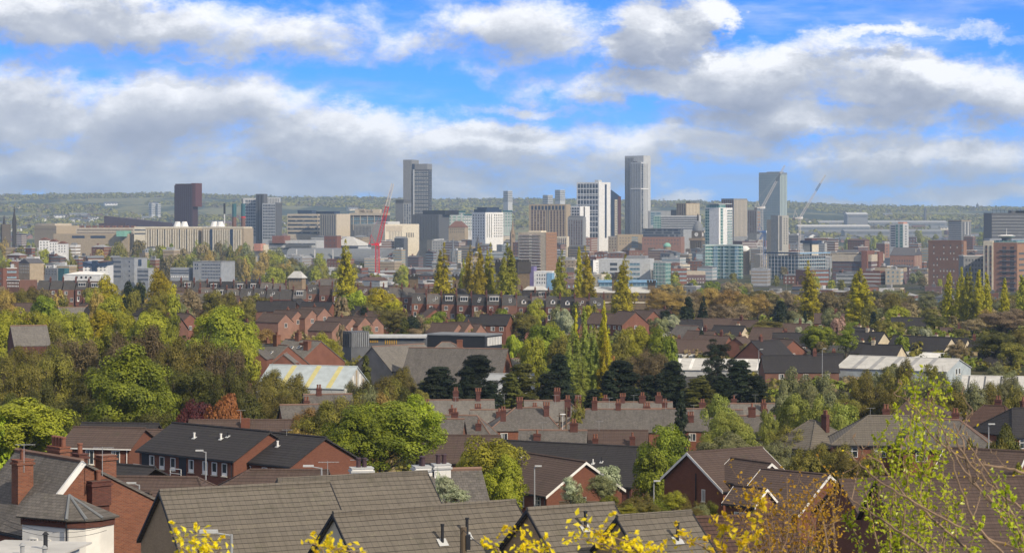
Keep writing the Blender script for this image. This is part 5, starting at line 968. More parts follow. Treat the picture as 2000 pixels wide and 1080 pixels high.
    for i in range(5): x = -9 + i * 4; h_ = h.slope(x, 0); q = MB(); p1 = h.slope(x, 1); q.slab([(x, 0, h_[2] + .05), (x + 1, 0, h_[2] + .05), (x + 1, p1[1], p1[2] + .05), (x, p1[1], p1[2] + .05)], .03); q.build('translucent_roof_strip', M['roofgrey'], h.root)
    h.win('right', -1.5, 2.2, 1, 1.3, 'plain'); h.win('right', .5, 2.2, 1, 1.3, 'plain')
    h = House('warehouse', 'bright white roofed warehouse behind the large pale blue one', 1812, 689, 560, 11, 6, 6, -38, 1.8, 'steelblue', 'white', .25, 'skyblue', cat='warehouse', gut=None)
    h = House('warehouse', 'pale low warehouse roof at the right edge below the blue warehouse', 1965, 735, 440, 16, 8, 8, -14, 2.0, 'paleblue', 'rooflight', .25, cat='warehouse', gut=None)
    for i in range(5): x = -7 + i * 3; q = MB(); a, c = h.slope(x, 0), h.slope(x, 1); q.slab([(x, 0, a[2] + .05), (x + .3, 0, a[2] + .05), (x + .3, c[1], c[2] + .05), (x, c[1], c[2] + .05)], .03); q.build('roof_seam', M['dgrey'], h.root)
    h = House('warehouse', 'wide white flat pitched warehouse roof behind the dark pines', 1395, 701, 520, 29, 9, 8, -10, 1.8, 'palegrey', 'rooflight', .3, cat='warehouse', gut=None)
    for i in range(8): x = -11 + i * 3; q = MB(); a, c = h.slope(x, 0), h.slope(x, 1); q.slab([(x, 0, a[2] + .05), (x + .7, 0, a[2] + .05), (x + .7, c[1], c[2] + .05), (x, c[1], c[2] + .05)], .03); q.build('roof_strip', M['white'], h.root)
    # stepped brown houses
    S = [(560, 606, 640, 0), (588, 604, 642, 0), (612, 600, 646, 0), (536, 612, 632, 0), (665, 620, 612, 0), (690, 618, 614, 0), (712, 619, 618, 0), (640, 628, 604, 0), (870, 631, 590, 1), (892, 629, 592, 1), (913, 632, 594, 1)]
    for i, (px, py, D, k) in enumerate(S):
        h = House('stepped_house', None, px, py, D, 8.0, 3.2, 3.2, -34 if not k else -30, 2.2, 'pinkbrick', 'tilebrown', .15, autod='brown roofed stepped terrace house', group='stepped brown houses', gut=None); h.win('right', 0, h.E - 1.6, 1.2, 1.2, 'two', False)
        if i % 2 == 0: h.chimney(0, .5, .6, .5, .8, 1, 'brick')
    # generic mid houses: (px, py ridge, D, L, half span, yaw, wall, roof, word)
    H = [(935, 620, 610, 7, 3.5, -25, 'sand', 'tiledark', 'cream gabled dark roofed'), (968, 614, 600, 8, 3.5, -18, 'redbrick', 'tiledark', 'brick gabled dark roofed'), (470, 630, 600, 6, 4, -40, 'redbrick', 'tilebrown', 'brick brown roofed'), (620, 590, 700, 10, 3.5, -20, 'redbrick', 'tiledark', 'brick dark roofed'), (540, 588, 720, 12, 4, 0, 'brownbrick', 'tiledark', 'brick dark roofed'), (580, 584, 740, 8, 4, 75, 'redbrick', 'tiledark', 'brick gable fronted'), (720, 608, 690, 8, 4, -30, 'redbrick', 'tilebrown', 'brick brown roofed'),
         (1180, 612, 690, 8, 4, -30, 'redbrick', 'tilebrown', 'brick brown roofed'), (1110, 620, 660, 8, 4, -15, 'redbrick', 'tiledark', 'brick dark roofed'), (1015, 640, 620, 6, 4, -35, 'redbrick', 'tilebrown', 'brick brown roofed'), (1225, 608, 680, 8, 5, -55, 'redbrick', 'tilebrown', 'brick brown roofed'), (1258, 606, 690, 8, 5, -50, 'redbrick', 'tilebrown', 'brick brown roofed'), (1290, 604, 700, 8, 5, -50, 'redbrick', 'tilebrown', 'brick brown roofed'),
         (1330, 624, 660, 12, 4, -8, 'white', 'tiledark', 'white dark roofed'), (1342, 636, 620, 7, 4.5, -42, 'redbrick', 'slateroof', 'brick gabled slate roofed'), (1405, 622, 680, 14, 4, -6, 'sand', 'tilebrown', 'cream brown roofed'), (1455, 625, 660, 8, 4, -40, 'redbrick', 'tilebrown', 'brick gabled brown roofed'), (1425, 636, 630, 9, 4.5, -30, 'sand', 'tiledark', 'cream dark roofed'), (1370, 646, 600, 8, 4, -35, 'redbrick', 'tilebrown', 'brick brown roofed'), (1352, 663, 560, 11, 4, -3, 'white', 'tilebrown', 'white long roofed'), (1395, 655, 585, 8, 4, -30, 'redbrick', 'tilebrown', 'brick brown roofed'),
         (1446, 658, 560, 6, 5.5, 62, 'redbrick', 'tilebrown', 'plain brick gabled'), (1495, 665, 530, 9, 6.5, 40, 'redbrick', 'tiledark', 'plain brick gabled'), (1500, 640, 600, 8, 4, -25, 'redbrick', 'tilebrown', 'brick brown roofed'), (1545, 632, 640, 10, 4, -10, 'redbrick', 'tilebrown', 'brick brown roofed'), (1530, 662, 560, 8, 4, -60, 'redbrick', 'tilebrown', 'brick brown roofed'), (1560, 694, 500, 16, 4.5, 2, 'brownbrick', 'tiledark', 'low long dark roofed'), (1545, 650, 590, 9, 4, -5, 'brownbrick', 'tiledark', 'brick dark roofed'),
         (1700, 648, 600, 8, 4.2, -38, 'sand', 'tiledark', 'cream gabled dark roofed'), (1725, 673, 540, 9, 4.5, -32, 'sand', 'tiledark', 'cream gabled dark roofed'), (1774, 656, 585, 8, 4.6, -36, 'sand', 'tiledark', 'cream gabled dark roofed'), (1826, 658, 575, 9, 4.6, -38, 'sand', 'tiledark', 'cream gabled dark roofed'), (1680, 640, 640, 8, 4.2, -38, 'sand', 'tiledark', 'cream gabled dark roofed'), (1860, 660, 590, 8, 4, -30, 'sand', 'tiledark', 'cream gabled dark roofed'), (1775, 620, 690, 10, 4, -12, 'sand', 'tiledark', 'cream gabled dark roofed'), (1900, 664, 590, 9, 4, -10, 'brownbrick', 'tiledark', 'brick dark roofed'), (1980, 665, 600, 9, 4, -10, 'redbrick', 'tiledark', 'brick dark roofed'), (1690, 670, 560, 5, 4, -45, 'sand', 'tiledark', 'cream gabled dark roofed'),
         (1620, 690, 520, 6, 4, -10, 'brownbrick', 'tiledark', 'brick dark roofed'), (145, 600, 640, 9, 5, 30, 'pinkbrick', 'slatepale', 'pale hipped roofed'), (165, 592, 690, 5, 4, -55, 'orange', 'tilebrown', 'orange brick gabled'), (200, 594, 640, 9, 4, -30, 'sand', 'tiledark', 'cream gabled dark roofed'), (285, 594, 650, 9, 4, -25, 'sand', 'tiledark', 'cream gabled dark roofed'), (258, 578, 730, 7, 4, 10, 'brownbrick', 'tiledark', 'brick dark roofed'), (380, 572, 740, 12, 4, -5, 'brownbrick', 'slateroof', 'brick slate roofed'), (440, 578, 730, 9, 4, -5, 'redbrick', 'tilebrown', 'brick brown roofed'),
         (330, 622, 600, 7, 4, -20, 'brownbrick', 'tiledark', 'brick dark roofed'), (40, 592, 700, 14, 4, 0, 'brownbrick', 'tilebrown', 'brick brown roofed'), (360, 612, 620, 6, 4, -50, 'redbrick', 'tilebrown', 'brick brown roofed'), (780, 612, 690, 8, 4, -30, 'redbrick', 'tilebrown', 'brick brown roofed'), (845, 602, 700, 6, 4, -70, 'redbrick', 'tilebrown', 'brick brown roofed'), (690, 598, 720, 9, 4, -20, 'brownbrick', 'tiledark', 'brick dark roofed'), (1865, 640, 660, 8, 4, -10, 'redbrick', 'tilebrown', 'brick brown roofed'), (1620, 612, 720, 9, 4, -10, 'redbrick', 'tilebrown', 'brick brown roofed'),
         (1950, 690, 540, 9, 4, -10, 'brownbrick', 'tiledark', 'brick dark roofed'), (640, 770, 350, 7, 4, 12, 'redbrick', 'slateroof', 'small brick slate roofed'), (590, 790, 330, 6, 3, 14, 'redbrick', 'slateroof', 'small brick slate roofed'), (1010, 700, 490, 9, 4, 25, 'palegrey', 'slatepale', 'grey roofed'), (980, 730, 440, 12, 4, 0, 'palegrey', 'bluegrey', 'grey flat roofed')]
    for (px, py, D, L, w_, yaw, wl, rf, word) in H:
        h = House('house', None, px, py, D, L, w_, w_, yaw, w_ * .72, wl, rf, .25, autod=word + ' house', group=None, gut=None)
        if D < 760 and r.random() < .8: h.chimney(r.uniform(-.3, .3) * L, r.choice([0, .6]), .8, .6, .9, 2, 'brickdark' if wl != 'sand' else 'sand')
        for u in (-.28, .05, .34): h.win('front', u * L, h.E - 1.6, 1.1, 1.1, 'two', False)
        if abs(yaw) > 20: h.win('right' if yaw < 0 else 'left', 0, h.E - 1.5, .9, 1.1, 'two', False) if r.random() < .6 else None
    # dormered terraces, one object per house
    def row(a, c, py0, py1, D0, D1, yaw, kinds, word, roof='slatedark'):
        pitch_px = 4.8 * FPX / ((D0 + D1) / 2); n = int((c - a) / pitch_px)
        for i in range(n):
            f = (i + .5) / n; px = a + (c - a) * f; py = py0 + (py1 - py0) * f; D = D0 + (D1 - D0) * f
            kd = r.choice(kinds); h = House('terrace_house', None, px, py + r.choice([0, 0, .8, -.6]), D + r.uniform(-.3, .3), 4.82, 4.3, 4.3, yaw, 3.4 + r.choice([0, 0, .15]), r.choice(['brickdark', 'brownbrick', 'brownbrick', 'brickdark', 'brickdark', 'redbrick']), r.choice(['slatedark', 'slatedark', 'slatedark', 'slateroof', 'tilebrown', 'tiledark']), .0, autod=word + {'box': ' with white box dormer', 'v': ' with small peaked dormer', 'sky': ' with skylight', 'none': ''}[kd], group='dormered terraces', gut=None)
            if kd == 'box': h.dormer(0, r.uniform(1.9, 3.2), .66, 1.6)
            elif kd == 'v': h.vdormer(0, .7)
            elif kd == 'sky': h.skylight(r.uniform(-1, 1), .4); h.skylight(r.uniform(-1, 1), .6)
            h.chimney(2.3, r.uniform(-.5, .3), .55, r.uniform(.9, 1.5), r.uniform(.7, 1.5), r.choice([2, 3, 4]), 'brickdark')
            h.win('front', -.9, h.E - 1.9, 1.2, 1.4, 'two'); h.win('front', 1.3, h.E - 4.7, 1.2, 1.5, 'two'); h.win('front', -1.2, h.E - 4.7, .9, 2.0, 'panel', False)
    row(805, 1010, 573, 577, 800, 780, -3, ['box', 'box', 'sky', 'sky', 'box'], 'brick terrace house'); row(1010, 1180, 578, 582, 790, 770, -4, ['v', 'v', 'sky'], 'brick terrace house')
    row(760, 1150, 562, 568, 860, 850, -1, ['box', 'none', 'none', 'v'], 'rear terrace house'); row(330, 560, 548, 553, 930, 910, -2, ['box', 'box', 'sky', 'none'], 'sooty terrace house'); row(600, 800, 557, 562, 905, 880, -1, ['sky', 'none', 'sky'], 'sooty terrace house')
    row(340, 600, 562, 566, 850, 840, -1, ['box', 'sky', 'none', 'sky'], 'dark roofed terrace house'); row(75, 200, 548, 550, 930, 925, 0, ['box', 'none', 'none'], 'brown terrace house')
    h = House('church_hall', 'large dark hipped roofed hall right of the pale pyramid roofed pavilion', 650, 545, 960, 17, 7, 7, -10, 5, 'redbrick', 'slateroof', .3, hipL=3, cat='hall', gut=None)
near_houses(); mid_houses()

# ---------------------------------------------------------------- lamps, poles, cars
def lamp(px, py, D, word, h=None, arm=1.0, side=-1):
    P = at(px, py, D); zg = g(P.x, D) - .3; rt = empty('street_lamp', (P.x, D, zg)); tag(rt, word, 'street lamp'); H = P.z - zg
    MB().tube((0, 0, 0), (0, 0, H), .09, .055, 8).build('pole', M['galv'], rt); MB().tube((0, 0, H - .05), (side * arm, -.2, H + .12), .04, .035, 6).build('arm', M['galv'], rt)
    MB().box(side * arm - .38, side * arm + .3, -.32, -.08, H + .08, H + .2).build('lamp_head', M['palegrey'], rt)
lamp(402, 882, 205, 'street lamp in front of the balcony flats', side=-1, arm=.5); lamp(452, 1043, 88, 'near street lamp before the buff brick gable house roof', arm=.8)
lamp(628, 913, 150, 'street lamp poking above the front row ridge left of white chimney', side=-1, arm=.8); lamp(1044, 912, 225, 'street lamp left of the lone brick gable', side=1, arm=.4); lamp(1277, 941, 232, 'street lamp between the two brick gable houses', side=1, arm=.35)
lamp(1606, 682, 470, 'slim street lamp left of the pale blue warehouse', side=1, arm=.5); lamp(1482, 683, 500, 'street lamp beside the plain brick gabled house', side=1, arm=.6); lamp(1931, 830, 240, 'street lamp near the right edge beside dark hedge', side=1, arm=.3)
lamp(1536, 536, 1100, 'tall distant street lamp left of the poplars', side=-1, arm=1.6); lamp(272, 946, 165, 'short street lamp right of the villa gable', side=-1, arm=.5)
P = at(905, 1029, 78); zg = g(P.x, 78) - .5; rt = empty('telegraph_pole', (P.x, 78, zg)); tag(rt, 'wooden telegraph pole with black transformer box in front of the tiled roof', 'telegraph pole')
MB().tube((0, 0, 0), (0, 0, P.z - zg), .15, .11, 10).build('pole', M['wood'], rt); MB().box(.1, .24, -.12, .12, P.z - zg - .75, P.z - zg - .25).build('junction_box', M['black'], rt); MB().tube((0, 0, P.z - zg - .5), (-1.3, 0, P.z - zg - 5), .012).tube((0, 0, P.z - zg - .5), (.7, 0, P.z - zg - 5), .012).build('stay_wire', M['palegrey'], rt)
for (px, py, D, top) in [(1345, 0, 0, 0)]: pass
def pole2(px, py, D, lb):
    P = at(px, py, D); zg = g(P.x, D); rt = empty('telegraph_pole', (P.x, D, zg)); tag(rt, lb, 'telegraph pole'); MB().tube((0, 0, 0), (0, 0, P.z - zg), .16, .12, 8).build('pole', M['wood'], rt); MB().box(-.4, .4, -.06, .06, P.z - zg - .5, P.z - zg - .4).build('crossarm', M['wood'], rt)
pole2(1106, 795, 335, 'wooden pole between the slate terrace roofs, taller one'); pole2(1093, 806, 330, 'wooden pole beside the satellite dish, shorter one')
P = at(1099, 809, 329); zg = P.z; o = MB().cyl(0, 0, 0, .05, .45, .4, 16).tube((0, 0, 0), (0, 0, -6), .04).build('satellite_dish', M['white']); o.location = P; tag(o, 'white satellite dish beside the wooden pole among slate roofs', 'satellite dish')

def wire(p, q, lb):
    p, q = Vector(p), Vector(q); m_ = MB(); pts = [p.lerp(q, i / 12) - Vector((0, 0, .5 * 4 * (i / 12) * (1 - i / 12))) for i in range(13)]
    for a, c in zip(pts, pts[1:]): m_.tube(a, c, .012, .012, 4)
    tag(m_.build('cable', M['black']), lb, 'cable')
Pp = at(905, 1034, 78); wire(Pp, at(1080, 1075, 60), 'black cable sagging right from the near telegraph pole'); wire(at(5, 1012, 110), at(208, 1026, 118), 'thin cable across the white rendered wing, upper one'); wire(at(5, 1022, 110), at(208, 1035, 118), 'thin cable across the white rendered wing, lower one')

def car(px, py, D, yaw, colr, lb, suv=False):
    D = min([D + i for i in range(-60, 61, 3)], key=lambda q: abs(g((px - 1000) / FPX * q, q) + (py + 4 - HY) / FPX * q)); P = at(px, py, D); zg = g(P.x, D); rt = empty('parked_car', (P.x, D, zg), R(yaw)); tag(rt, lb, 'car'); hh = 1.75 if suv else 1.45
    prof = [(-2.15, .35), (2.15, .35), (2.2, .75), (1.25, .95), (.75, hh), (-1.2, hh), (-1.9, 1.0), (-2.2, .85)]; n = len(prof)
    MB().add([(a, -.85, z) for a, z in prof] + [(a, .85, z) for a, z in prof], [tuple(range(n)), tuple(range(n, 2 * n))[::-1]] + [(i, n + i, n + (i + 1) % n, (i + 1) % n) for i in range(n)]).build('body', colr, rt)
    MB().add([(1.22, -.72, .97), (1.22, .72, .97), (.78, .66, hh - .06), (.78, -.66, hh - .06)], [(0, 1, 2, 3)]).build('windscreen', M['glass'], rt).location = (.03, 0, .02)
    MB().add([(-1.75, -.862, 1.0), (1.0, -.862, .98), (.68, -.862, hh - .1), (-1.15, -.862, hh - .1)], [(0, 1, 2, 3)]).build('side_window', M['glass'], rt)
    for x in (-1.35, 1.35):
        for y in (-.86, .72): w_ = MB().cyl(0, 0, 0, .16, .33, n=14).build('wheel', M['black'], rt); w_.location = (x, y + .16, .33); w_.rotation_euler = (R(90), 0, 0)
M['carwhite'] = mat('white_car_paint', (.65, .65, .66), .3); M['carsilver'] = mat('silver_car_paint', (.3, .31, .33), .3); M['cardark'] = mat('dark_car_paint', (.03, .035, .045), .3)
car(1441, 690, 535, -80, M['carwhite'], 'white car parked by the plain brick gabled house'); car(1454, 698, 520, -70, M['carsilver'], 'silver car just right of and nearer than the white car'); car(604, 636, 590, 10, M['cardark'], 'dark people carrier parked below the stepped brown houses', True)
car(1222, 985, 226, 5, M['carsilver'], 'grey car half hidden by shrubs below the lone brick gable')
for (px, py, D, yw, mt, lb) in [(700, 650, 590, 70, 'carsilver', 'silver car parked behind the grey ribbed cubic block'), (1160, 986, 222, 0, 'carwhite', 'white car behind the shrubs left of the street lamp between brick gables'), (300, 628, 590, 20, 'cardark', 'dark car between the trees beyond the left copse'), (1660, 672, 560, 40, 'carsilver', 'silver car beside the cream gabled houses')]: car(px, py, D, yw, M[mt], lb)
# garden walls by the right houses
for (px, py, D, L, m_, lb) in [(1265, 1000, 228, 8, 'brickmod', 'low brick garden wall between the two brick gable houses'), (1150, 980, 235, 6, 'wood', 'brown timber garden fence below the lone brick gable')]:
    P = at(px, py, D); zg = g(P.x, D) - .5; o = MB().box(-L / 2, L / 2, 0, .22, 0, P.z - zg).box(-L / 2 - .05, L / 2 + .05, -.04, .26, P.z - zg, P.z - zg + .08).build('garden_wall' if 'wall' in lb else 'garden_fence', M[m_]); o.location = (P.x, D, zg); tag(o, lb, 'wall' if 'wall' in lb else 'fence')
# ---------------------------------------------------------------- trees
rs = np.random.RandomState(7)
def quads(name, C, N, S, asp=1.0, fold=0.0):
    n = len(C); N = N / (np.linalg.norm(N, axis=1, keepdims=True) + 1e-9)
    A = np.cross(N, rs.normal(size=(n, 3))); A /= (np.linalg.norm(A, axis=1, keepdims=True) + 1e-9); B = np.cross(N, A)
    S = S[:, None] * .5
    v = np.stack([C - A * S * asp, C - B * S + N * S * fold, C + A * S * asp, C + B * S + N * S * fold], 1).reshape(-1, 3)
    me = bpy.data.meshes.new(name); me.vertices.add(4 * n); me.vertices.foreach_set('co', v.reshape(-1).astype('f'))
    me.loops.add(4 * n); me.loops.foreach_set('vertex_index', np.arange(4 * n, dtype='i')); me.polygons.add(n)
    me.polygons.foreach_set('loop_start', np.arange(0, 4 * n, 4, dtype='i')); me.update(calc_edges=True); me.validate(); return me
def sph(n):
    d = rs.normal(size=(n, 3)); return d / np.linalg.norm(d, axis=1, keepdims=True)
def crown(kind, n, leaf, seed):
    """crown in unit space: width 1, height 1, base at 0"""
    global rs
    rs = np.random.RandomState(seed); A = {'round': 1.15, 'oval': 1.6, 'wide': .75, 'poplar': 3.6, 'conifer': 1.7, 'cedar': 1.25, 'bare': 1.1, 'willow': 1.1, 'pine': 1.5, 'shrub': .8}[kind]
    L = []
    def lobes(k, f):
        for _ in range(k): L.append(f())
    if kind in ('round', 'oval', 'wide', 'bare', 'willow', 'shrub'):
        k = {'round': 62, 'oval': 76, 'wide': 56, 'bare': 50, 'willow': 44, 'shrub': 30}[kind]
        for i in range(k):
            d = sph(1)[0]; d[2] = -d[2] if (d[2] < -.6 and rs.rand() < .6) else d[2]; q = rs.uniform(.55, .86) if rs.rand() < .8 else rs.uniform(.1, .5)
            c = d * q * np.array([.5, .5, .46]); c[2] += .5; r = rs.uniform(.07, .145) * (1.25 if q < .5 else 1)
            lump = 1 + .12 * math.sin(seed + math.atan2(d[1], d[0]) * 3); c[:2] *= lump
            rr = np.array([r, r, r * .85 / A * 1.15]); L.append((c, rr))
    elif kind == 'poplar':
        cols_ = [(0, 0, 1.0, .44)] + [(math.cos(a_) * rs.uniform(.12, .22), math.sin(a_) * rs.uniform(.12, .22), rs.uniform(.6, .97), rs.uniform(.24, .32)) for a_ in rs.uniform(0, 6.28, 5)]
        for (ox, oy, ht, wr) in cols_:
            for i in range(58):
                t = rs.uniform(.02, 1) ; Rt = wr * min(1, (t / .16) ** .6 + .1) * min(1, ((1 - t) / .6) ** .8 + .02); a = rs.uniform(0, 6.28); q = rs.uniform(.2, 1.0)
                c = np.array([ox * (1 - t * .25) + math.cos(a) * Rt * q, oy * (1 - t * .25) + math.sin(a) * Rt * q, t * ht]); r = rs.uniform(.045, .09) * (.5 + .7 * Rt / .3); L.append((c, np.array([r, r, rs.uniform(.03, .07)])))
    elif kind in ('conifer', 'cedar'):
        for i in range(190):
            t = rs.uniform(.02, .97) ** 1.15; Rt = .5 * ((1 - t) ** .62 if kind == 'conifer' else (1 - t ** 1.6)) + .015; a = rs.uniform(0, 6.28); q = rs.uniform(.25, .95)
            c = np.array([math.cos(a) * Rt * q, math.sin(a) * Rt * q, t + .03 * q]); r = rs.uniform(.06, .13); L.append((c, np.array([r, r, .024 if kind == 'cedar' else .034])))
    elif kind == 'pine':
        for i in range(26):
            t = rs.uniform(.25, .95); a = rs.uniform(0, 6.28); Rt = .5 * (1 - abs(t - .6) * 1.1); q = rs.uniform(.1, .85); r = rs.uniform(.08, .15); L.append((np.array([math.cos(a) * Rt * q, math.sin(a) * Rt * q, t]), np.array([r, r, r * .45])))
    w_ = np.array([(r[0] * r[2]) for c, r in L]); w_ /= w_.sum(); cnt = np.maximum(3, (w_ * n).astype(int)); C = []; N = []
    for (c, r), k in zip(L, cnt):
        d = sph(k); d[:, 2] = np.where(rs.rand(k) < .6, np.abs(d[:, 2]), d[:, 2])
        q = rs.uniform(.55, 1.12, (k, 1)) if kind in ('bare',) else rs.uniform(.8, 1.1, (k, 1)) ** 1.0
        C.append(c + d * r * q); out = c - np.array([0, 0, .42]); out = out / (np.linalg.norm(out) + .15) * 1.0; N.append(d / (r / r[0]) * .8 + out * .75 + rs.normal(size=(k, 3)) * .38)
    C = np.concatenate(C); N = np.concatenate(N); C[:, 2] = np.clip(C[:, 2], 0.0, 1.03)
    Cz = C.copy(); Cz[:, 2] *= A
    S = leaf * rs.uniform(.6, 1.35, len(C)); me = quads('crown', Cz, N, S, .8 if kind not in ('conifer', 'cedar', 'pine') else .45, .25)
    v = np.empty(len(me.vertices) * 3, 'f'); me.vertices.foreach_get('co', v); v = v.reshape(-1, 3); v[:, 2] /= A; me.vertices.foreach_set('co', v.reshape(-1)); me.update()
    me.materials.append(M['leaf_green']); return me, L
def trunk(kind, L, seed, limbs):
    r = random.Random(seed); q = MB(); up = .22 if kind in ('round', 'oval', 'bare', 'wide', 'willow') else .9
    if kind in ('poplar', 'conifer', 'cedar'): q.tube((0, 0, -.2), (0, 0, .35), .035, .028, 7).tube((0, 0, .35), (0, 0, .93), .028, .004, 6); st = lambda c: (0, 0, max(.02, c[2] - .12))
    elif kind == 'pine': q.tube((0, 0, -.3), (.03, 0, .5), .028, .02, 7).tube((.03, 0, .5), (0, .02, .9), .02, .004, 6); st = lambda c: (.02, 0, max(.1, c[2] - .1))
    else: q.tube((0, 0, -.35), (.01, 0, .12), .045, .036, 8).tube((.01, 0, .12), (-.01, .01, .6), .034, .014, 7).tube((-.01, .01, .6), (0, 0, .9), .014, .003, 5); st = lambda c: (0, 0, max(.0, min(.5, c[2] - .25)))
    for c, rr in L[:limbs]:
        s_ = Vector(st(c)); e = Vector(c); m_ = s_.lerp(e, .5) + Vector((r.uniform(-.04, .04), r.uniform(-.04, .04), r.uniform(-.05, .02)))
        q.tube(s_, m_, .014, .009, 4).tube(m_, e, .009, .002, 4)
        if kind == 'bare':
            for _ in range(7):
                t_ = e + Vector((r.uniform(-1, 1) * rr[0], r.uniform(-1, 1) * rr[1], r.uniform(-.3, 1.3) * rr[2])) * 1.5; q.tube(m_.lerp(e, r.uniform(.2, 1)), t_, .0035, .001, 3)
    return q.mesh('trunk', M['bark'], True)
LIB = {}
def lib(kind, lod):
    if (kind, lod) in LIB: return LIB[(kind, lod)]
    n, leaf = {0: (24000, .025), 1: (11000, .036), 2: (3600, .062), 3: (1000, .12)}[lod]
    f = {'bare': (.95, .78), 'willow': (1.1, .8), 'pine': (.9, 1.0), 'poplar': (2.3, 1.35), 'conifer': (1.5, 1.8), 'cedar': (1.5, 1.6)}.get(kind, (1, 1))
    out = []
    for s in range(3 if lod < 2 else 4):
        me, L = crown(kind, int(n * f[0]), leaf * f[1], 100 + s * 17 + len(kind) * 5 + lod); out.append((me, trunk(kind, L, s, 30 if kind in ('bare', 'pine') else 14)))
    LIB[(kind, lod)] = out; return out
WORD = {'green': 'fresh green', 'lime': 'bright lime', 'olive': 'dull olive', 'brown': 'brownish budding', 'yellow': 'yellow leaved', 'yellowgreen': 'yellow green', 'gold': 'golden', 'dark': 'blackish green', 'darkolive': 'dark olive', 'grey': 'grey green', 'red': 'dark red', 'rust': 'rust coloured', 'white': 'white blossoming', 'pink': 'pink blossoming', 'willow': 'pale yellow green', 'buff': 'buff'}
KW = {'round': 'round tree', 'oval': 'tall oval tree', 'wide': 'spreading tree', 'poplar': 'columnar poplar', 'conifer': 'conifer', 'cedar': 'layered conifer', 'bare': 'thinly leaved tree', 'willow': 'willow', 'pine': 'open pine', 'shrub': 'bush'}
NM = {'poplar': 'poplar_tree', 'conifer': 'conifer_tree', 'cedar': 'conifer_tree', 'pine': 'pine_tree', 'willow': 'willow_tree', 'shrub': 'bush'}
rt_ = random.Random(21)
QUEUE = []
def tree(*a):
    QUEUE.append(a)
def plant_all():
    key = lambda a: -(0 if (a[0] < -25 or a[0] > 2025) else 1) * (a[3] * min(a[3] * 1.3, 90) * (1.5 if a[4] == 'poplar' else 1))
    tr = sorted([a for a in QUEUE if a[4] != 'shrub'], key=key); small = tr[292:]
    for a in tr[:292] + [q for q in QUEUE if q[4] == 'shrub']: plant(*a)
    by = {}
    for (px, py, D, wpx, kind, col, *rest) in small:
        P = at(px, py, D); zg = g(P.x, D); w_ = wpx * D / FPX; zb = zg + (P.z - zg) * .06; me = rt_.choice(lib(kind, 2 if wpx > 26 else 3))[0]
        n = len(me.vertices); v = np.empty(n * 3, 'f'); me.vertices.foreach_get('co', v); v = v.reshape(-1, 3); a = rt_.uniform(0, 6.28); ca, sa = math.cos(a), math.sin(a)
        x = (v[:, 0] * ca - v[:, 1] * sa) * w_ + P.x; y = (v[:, 0] * sa + v[:, 1] * ca) * w_ + D; z = v[:, 2] * (P.z - zb) + zb; by.setdefault(col, []).append(np.stack([x, y, z], -1))
    V = []; MI = []; mats = []
    for i, (col, L) in enumerate(by.items()):
        q = np.concatenate(L); V.append(q); MI += [i] * (len(q) // 4); mats.append(M['leaf_' + col])
    V = np.concatenate(V); n = len(V) // 4; me = bpy.data.meshes.new('small_trees'); me.vertices.add(4 * n); me.vertices.foreach_set('co', V.reshape(-1).astype('f')); me.loops.add(4 * n); me.loops.foreach_set('vertex_index', np.arange(4 * n, dtype='i')); me.polygons.add(n); me.polygons.foreach_set('loop_start', np.arange(0, 4 * n, 4, dtype='i')); me.update(calc_edges=True)
    for m_ in mats: me.materials.append(m_)
    me.polygons.foreach_set('material_index', np.array(MI, dtype='i')); tag(obj('small_trees', me), 'many small distant budding trees scattered among the streets and city blocks', 'trees', kind='stuff')
def undergrowth():
    global rs
    rs = np.random.RandomState(9); n = 6800; D = 235 + 900 * rs.rand(n) ** .8; px = rs.uniform(-320, 2320, n); x = (px - 1000) / FPX * D
    nz = np.sin(x * .09 + D * .03) + np.sin(x * .05 - D * .055 + 1) + rs.normal(size=n) * .5; k_ = nz > -.2; x, D = x[k_], D[k_]; z = gz(x, D); k = 60
    h = rs.uniform(.8, 3.0, len(x)); wd = rs.uniform(1.2, 3.4, len(x)); d = rs.normal(size=(len(x), k, 3)); d /= np.linalg.norm(d, axis=2, keepdims=True); d[..., 2] = np.abs(d[..., 2])
    C = np.stack([x, D, z], -1)[:, None] + d * np.stack([wd, wd, h], -1)[:, None] * rs.uniform(.6, 1.05, (len(x), k, 1)); N = d + rs.normal(size=d.shape) * .5; S = rs.uniform(.35, .8, (len(x), k)) * (1 + D[:, None] / 900)
    me = quads('undergrowth', C.reshape(-1, 3), N.reshape(-1, 3), S.reshape(-1), 1, .2)
    for c_ in ('olive', 'darkolive', 'green', 'buff'): me.materials.append(M['leaf_' + c_])
    mi = np.repeat(rs.choice([0, 0, 1, 1, 2, 3], len(x)), k); me.polygons.foreach_set('material_index', mi.astype('i')); tag(obj('undergrowth', me), 'mixed hedges and low scrub filling gardens and gaps between houses', 'undergrowth', kind='stuff')
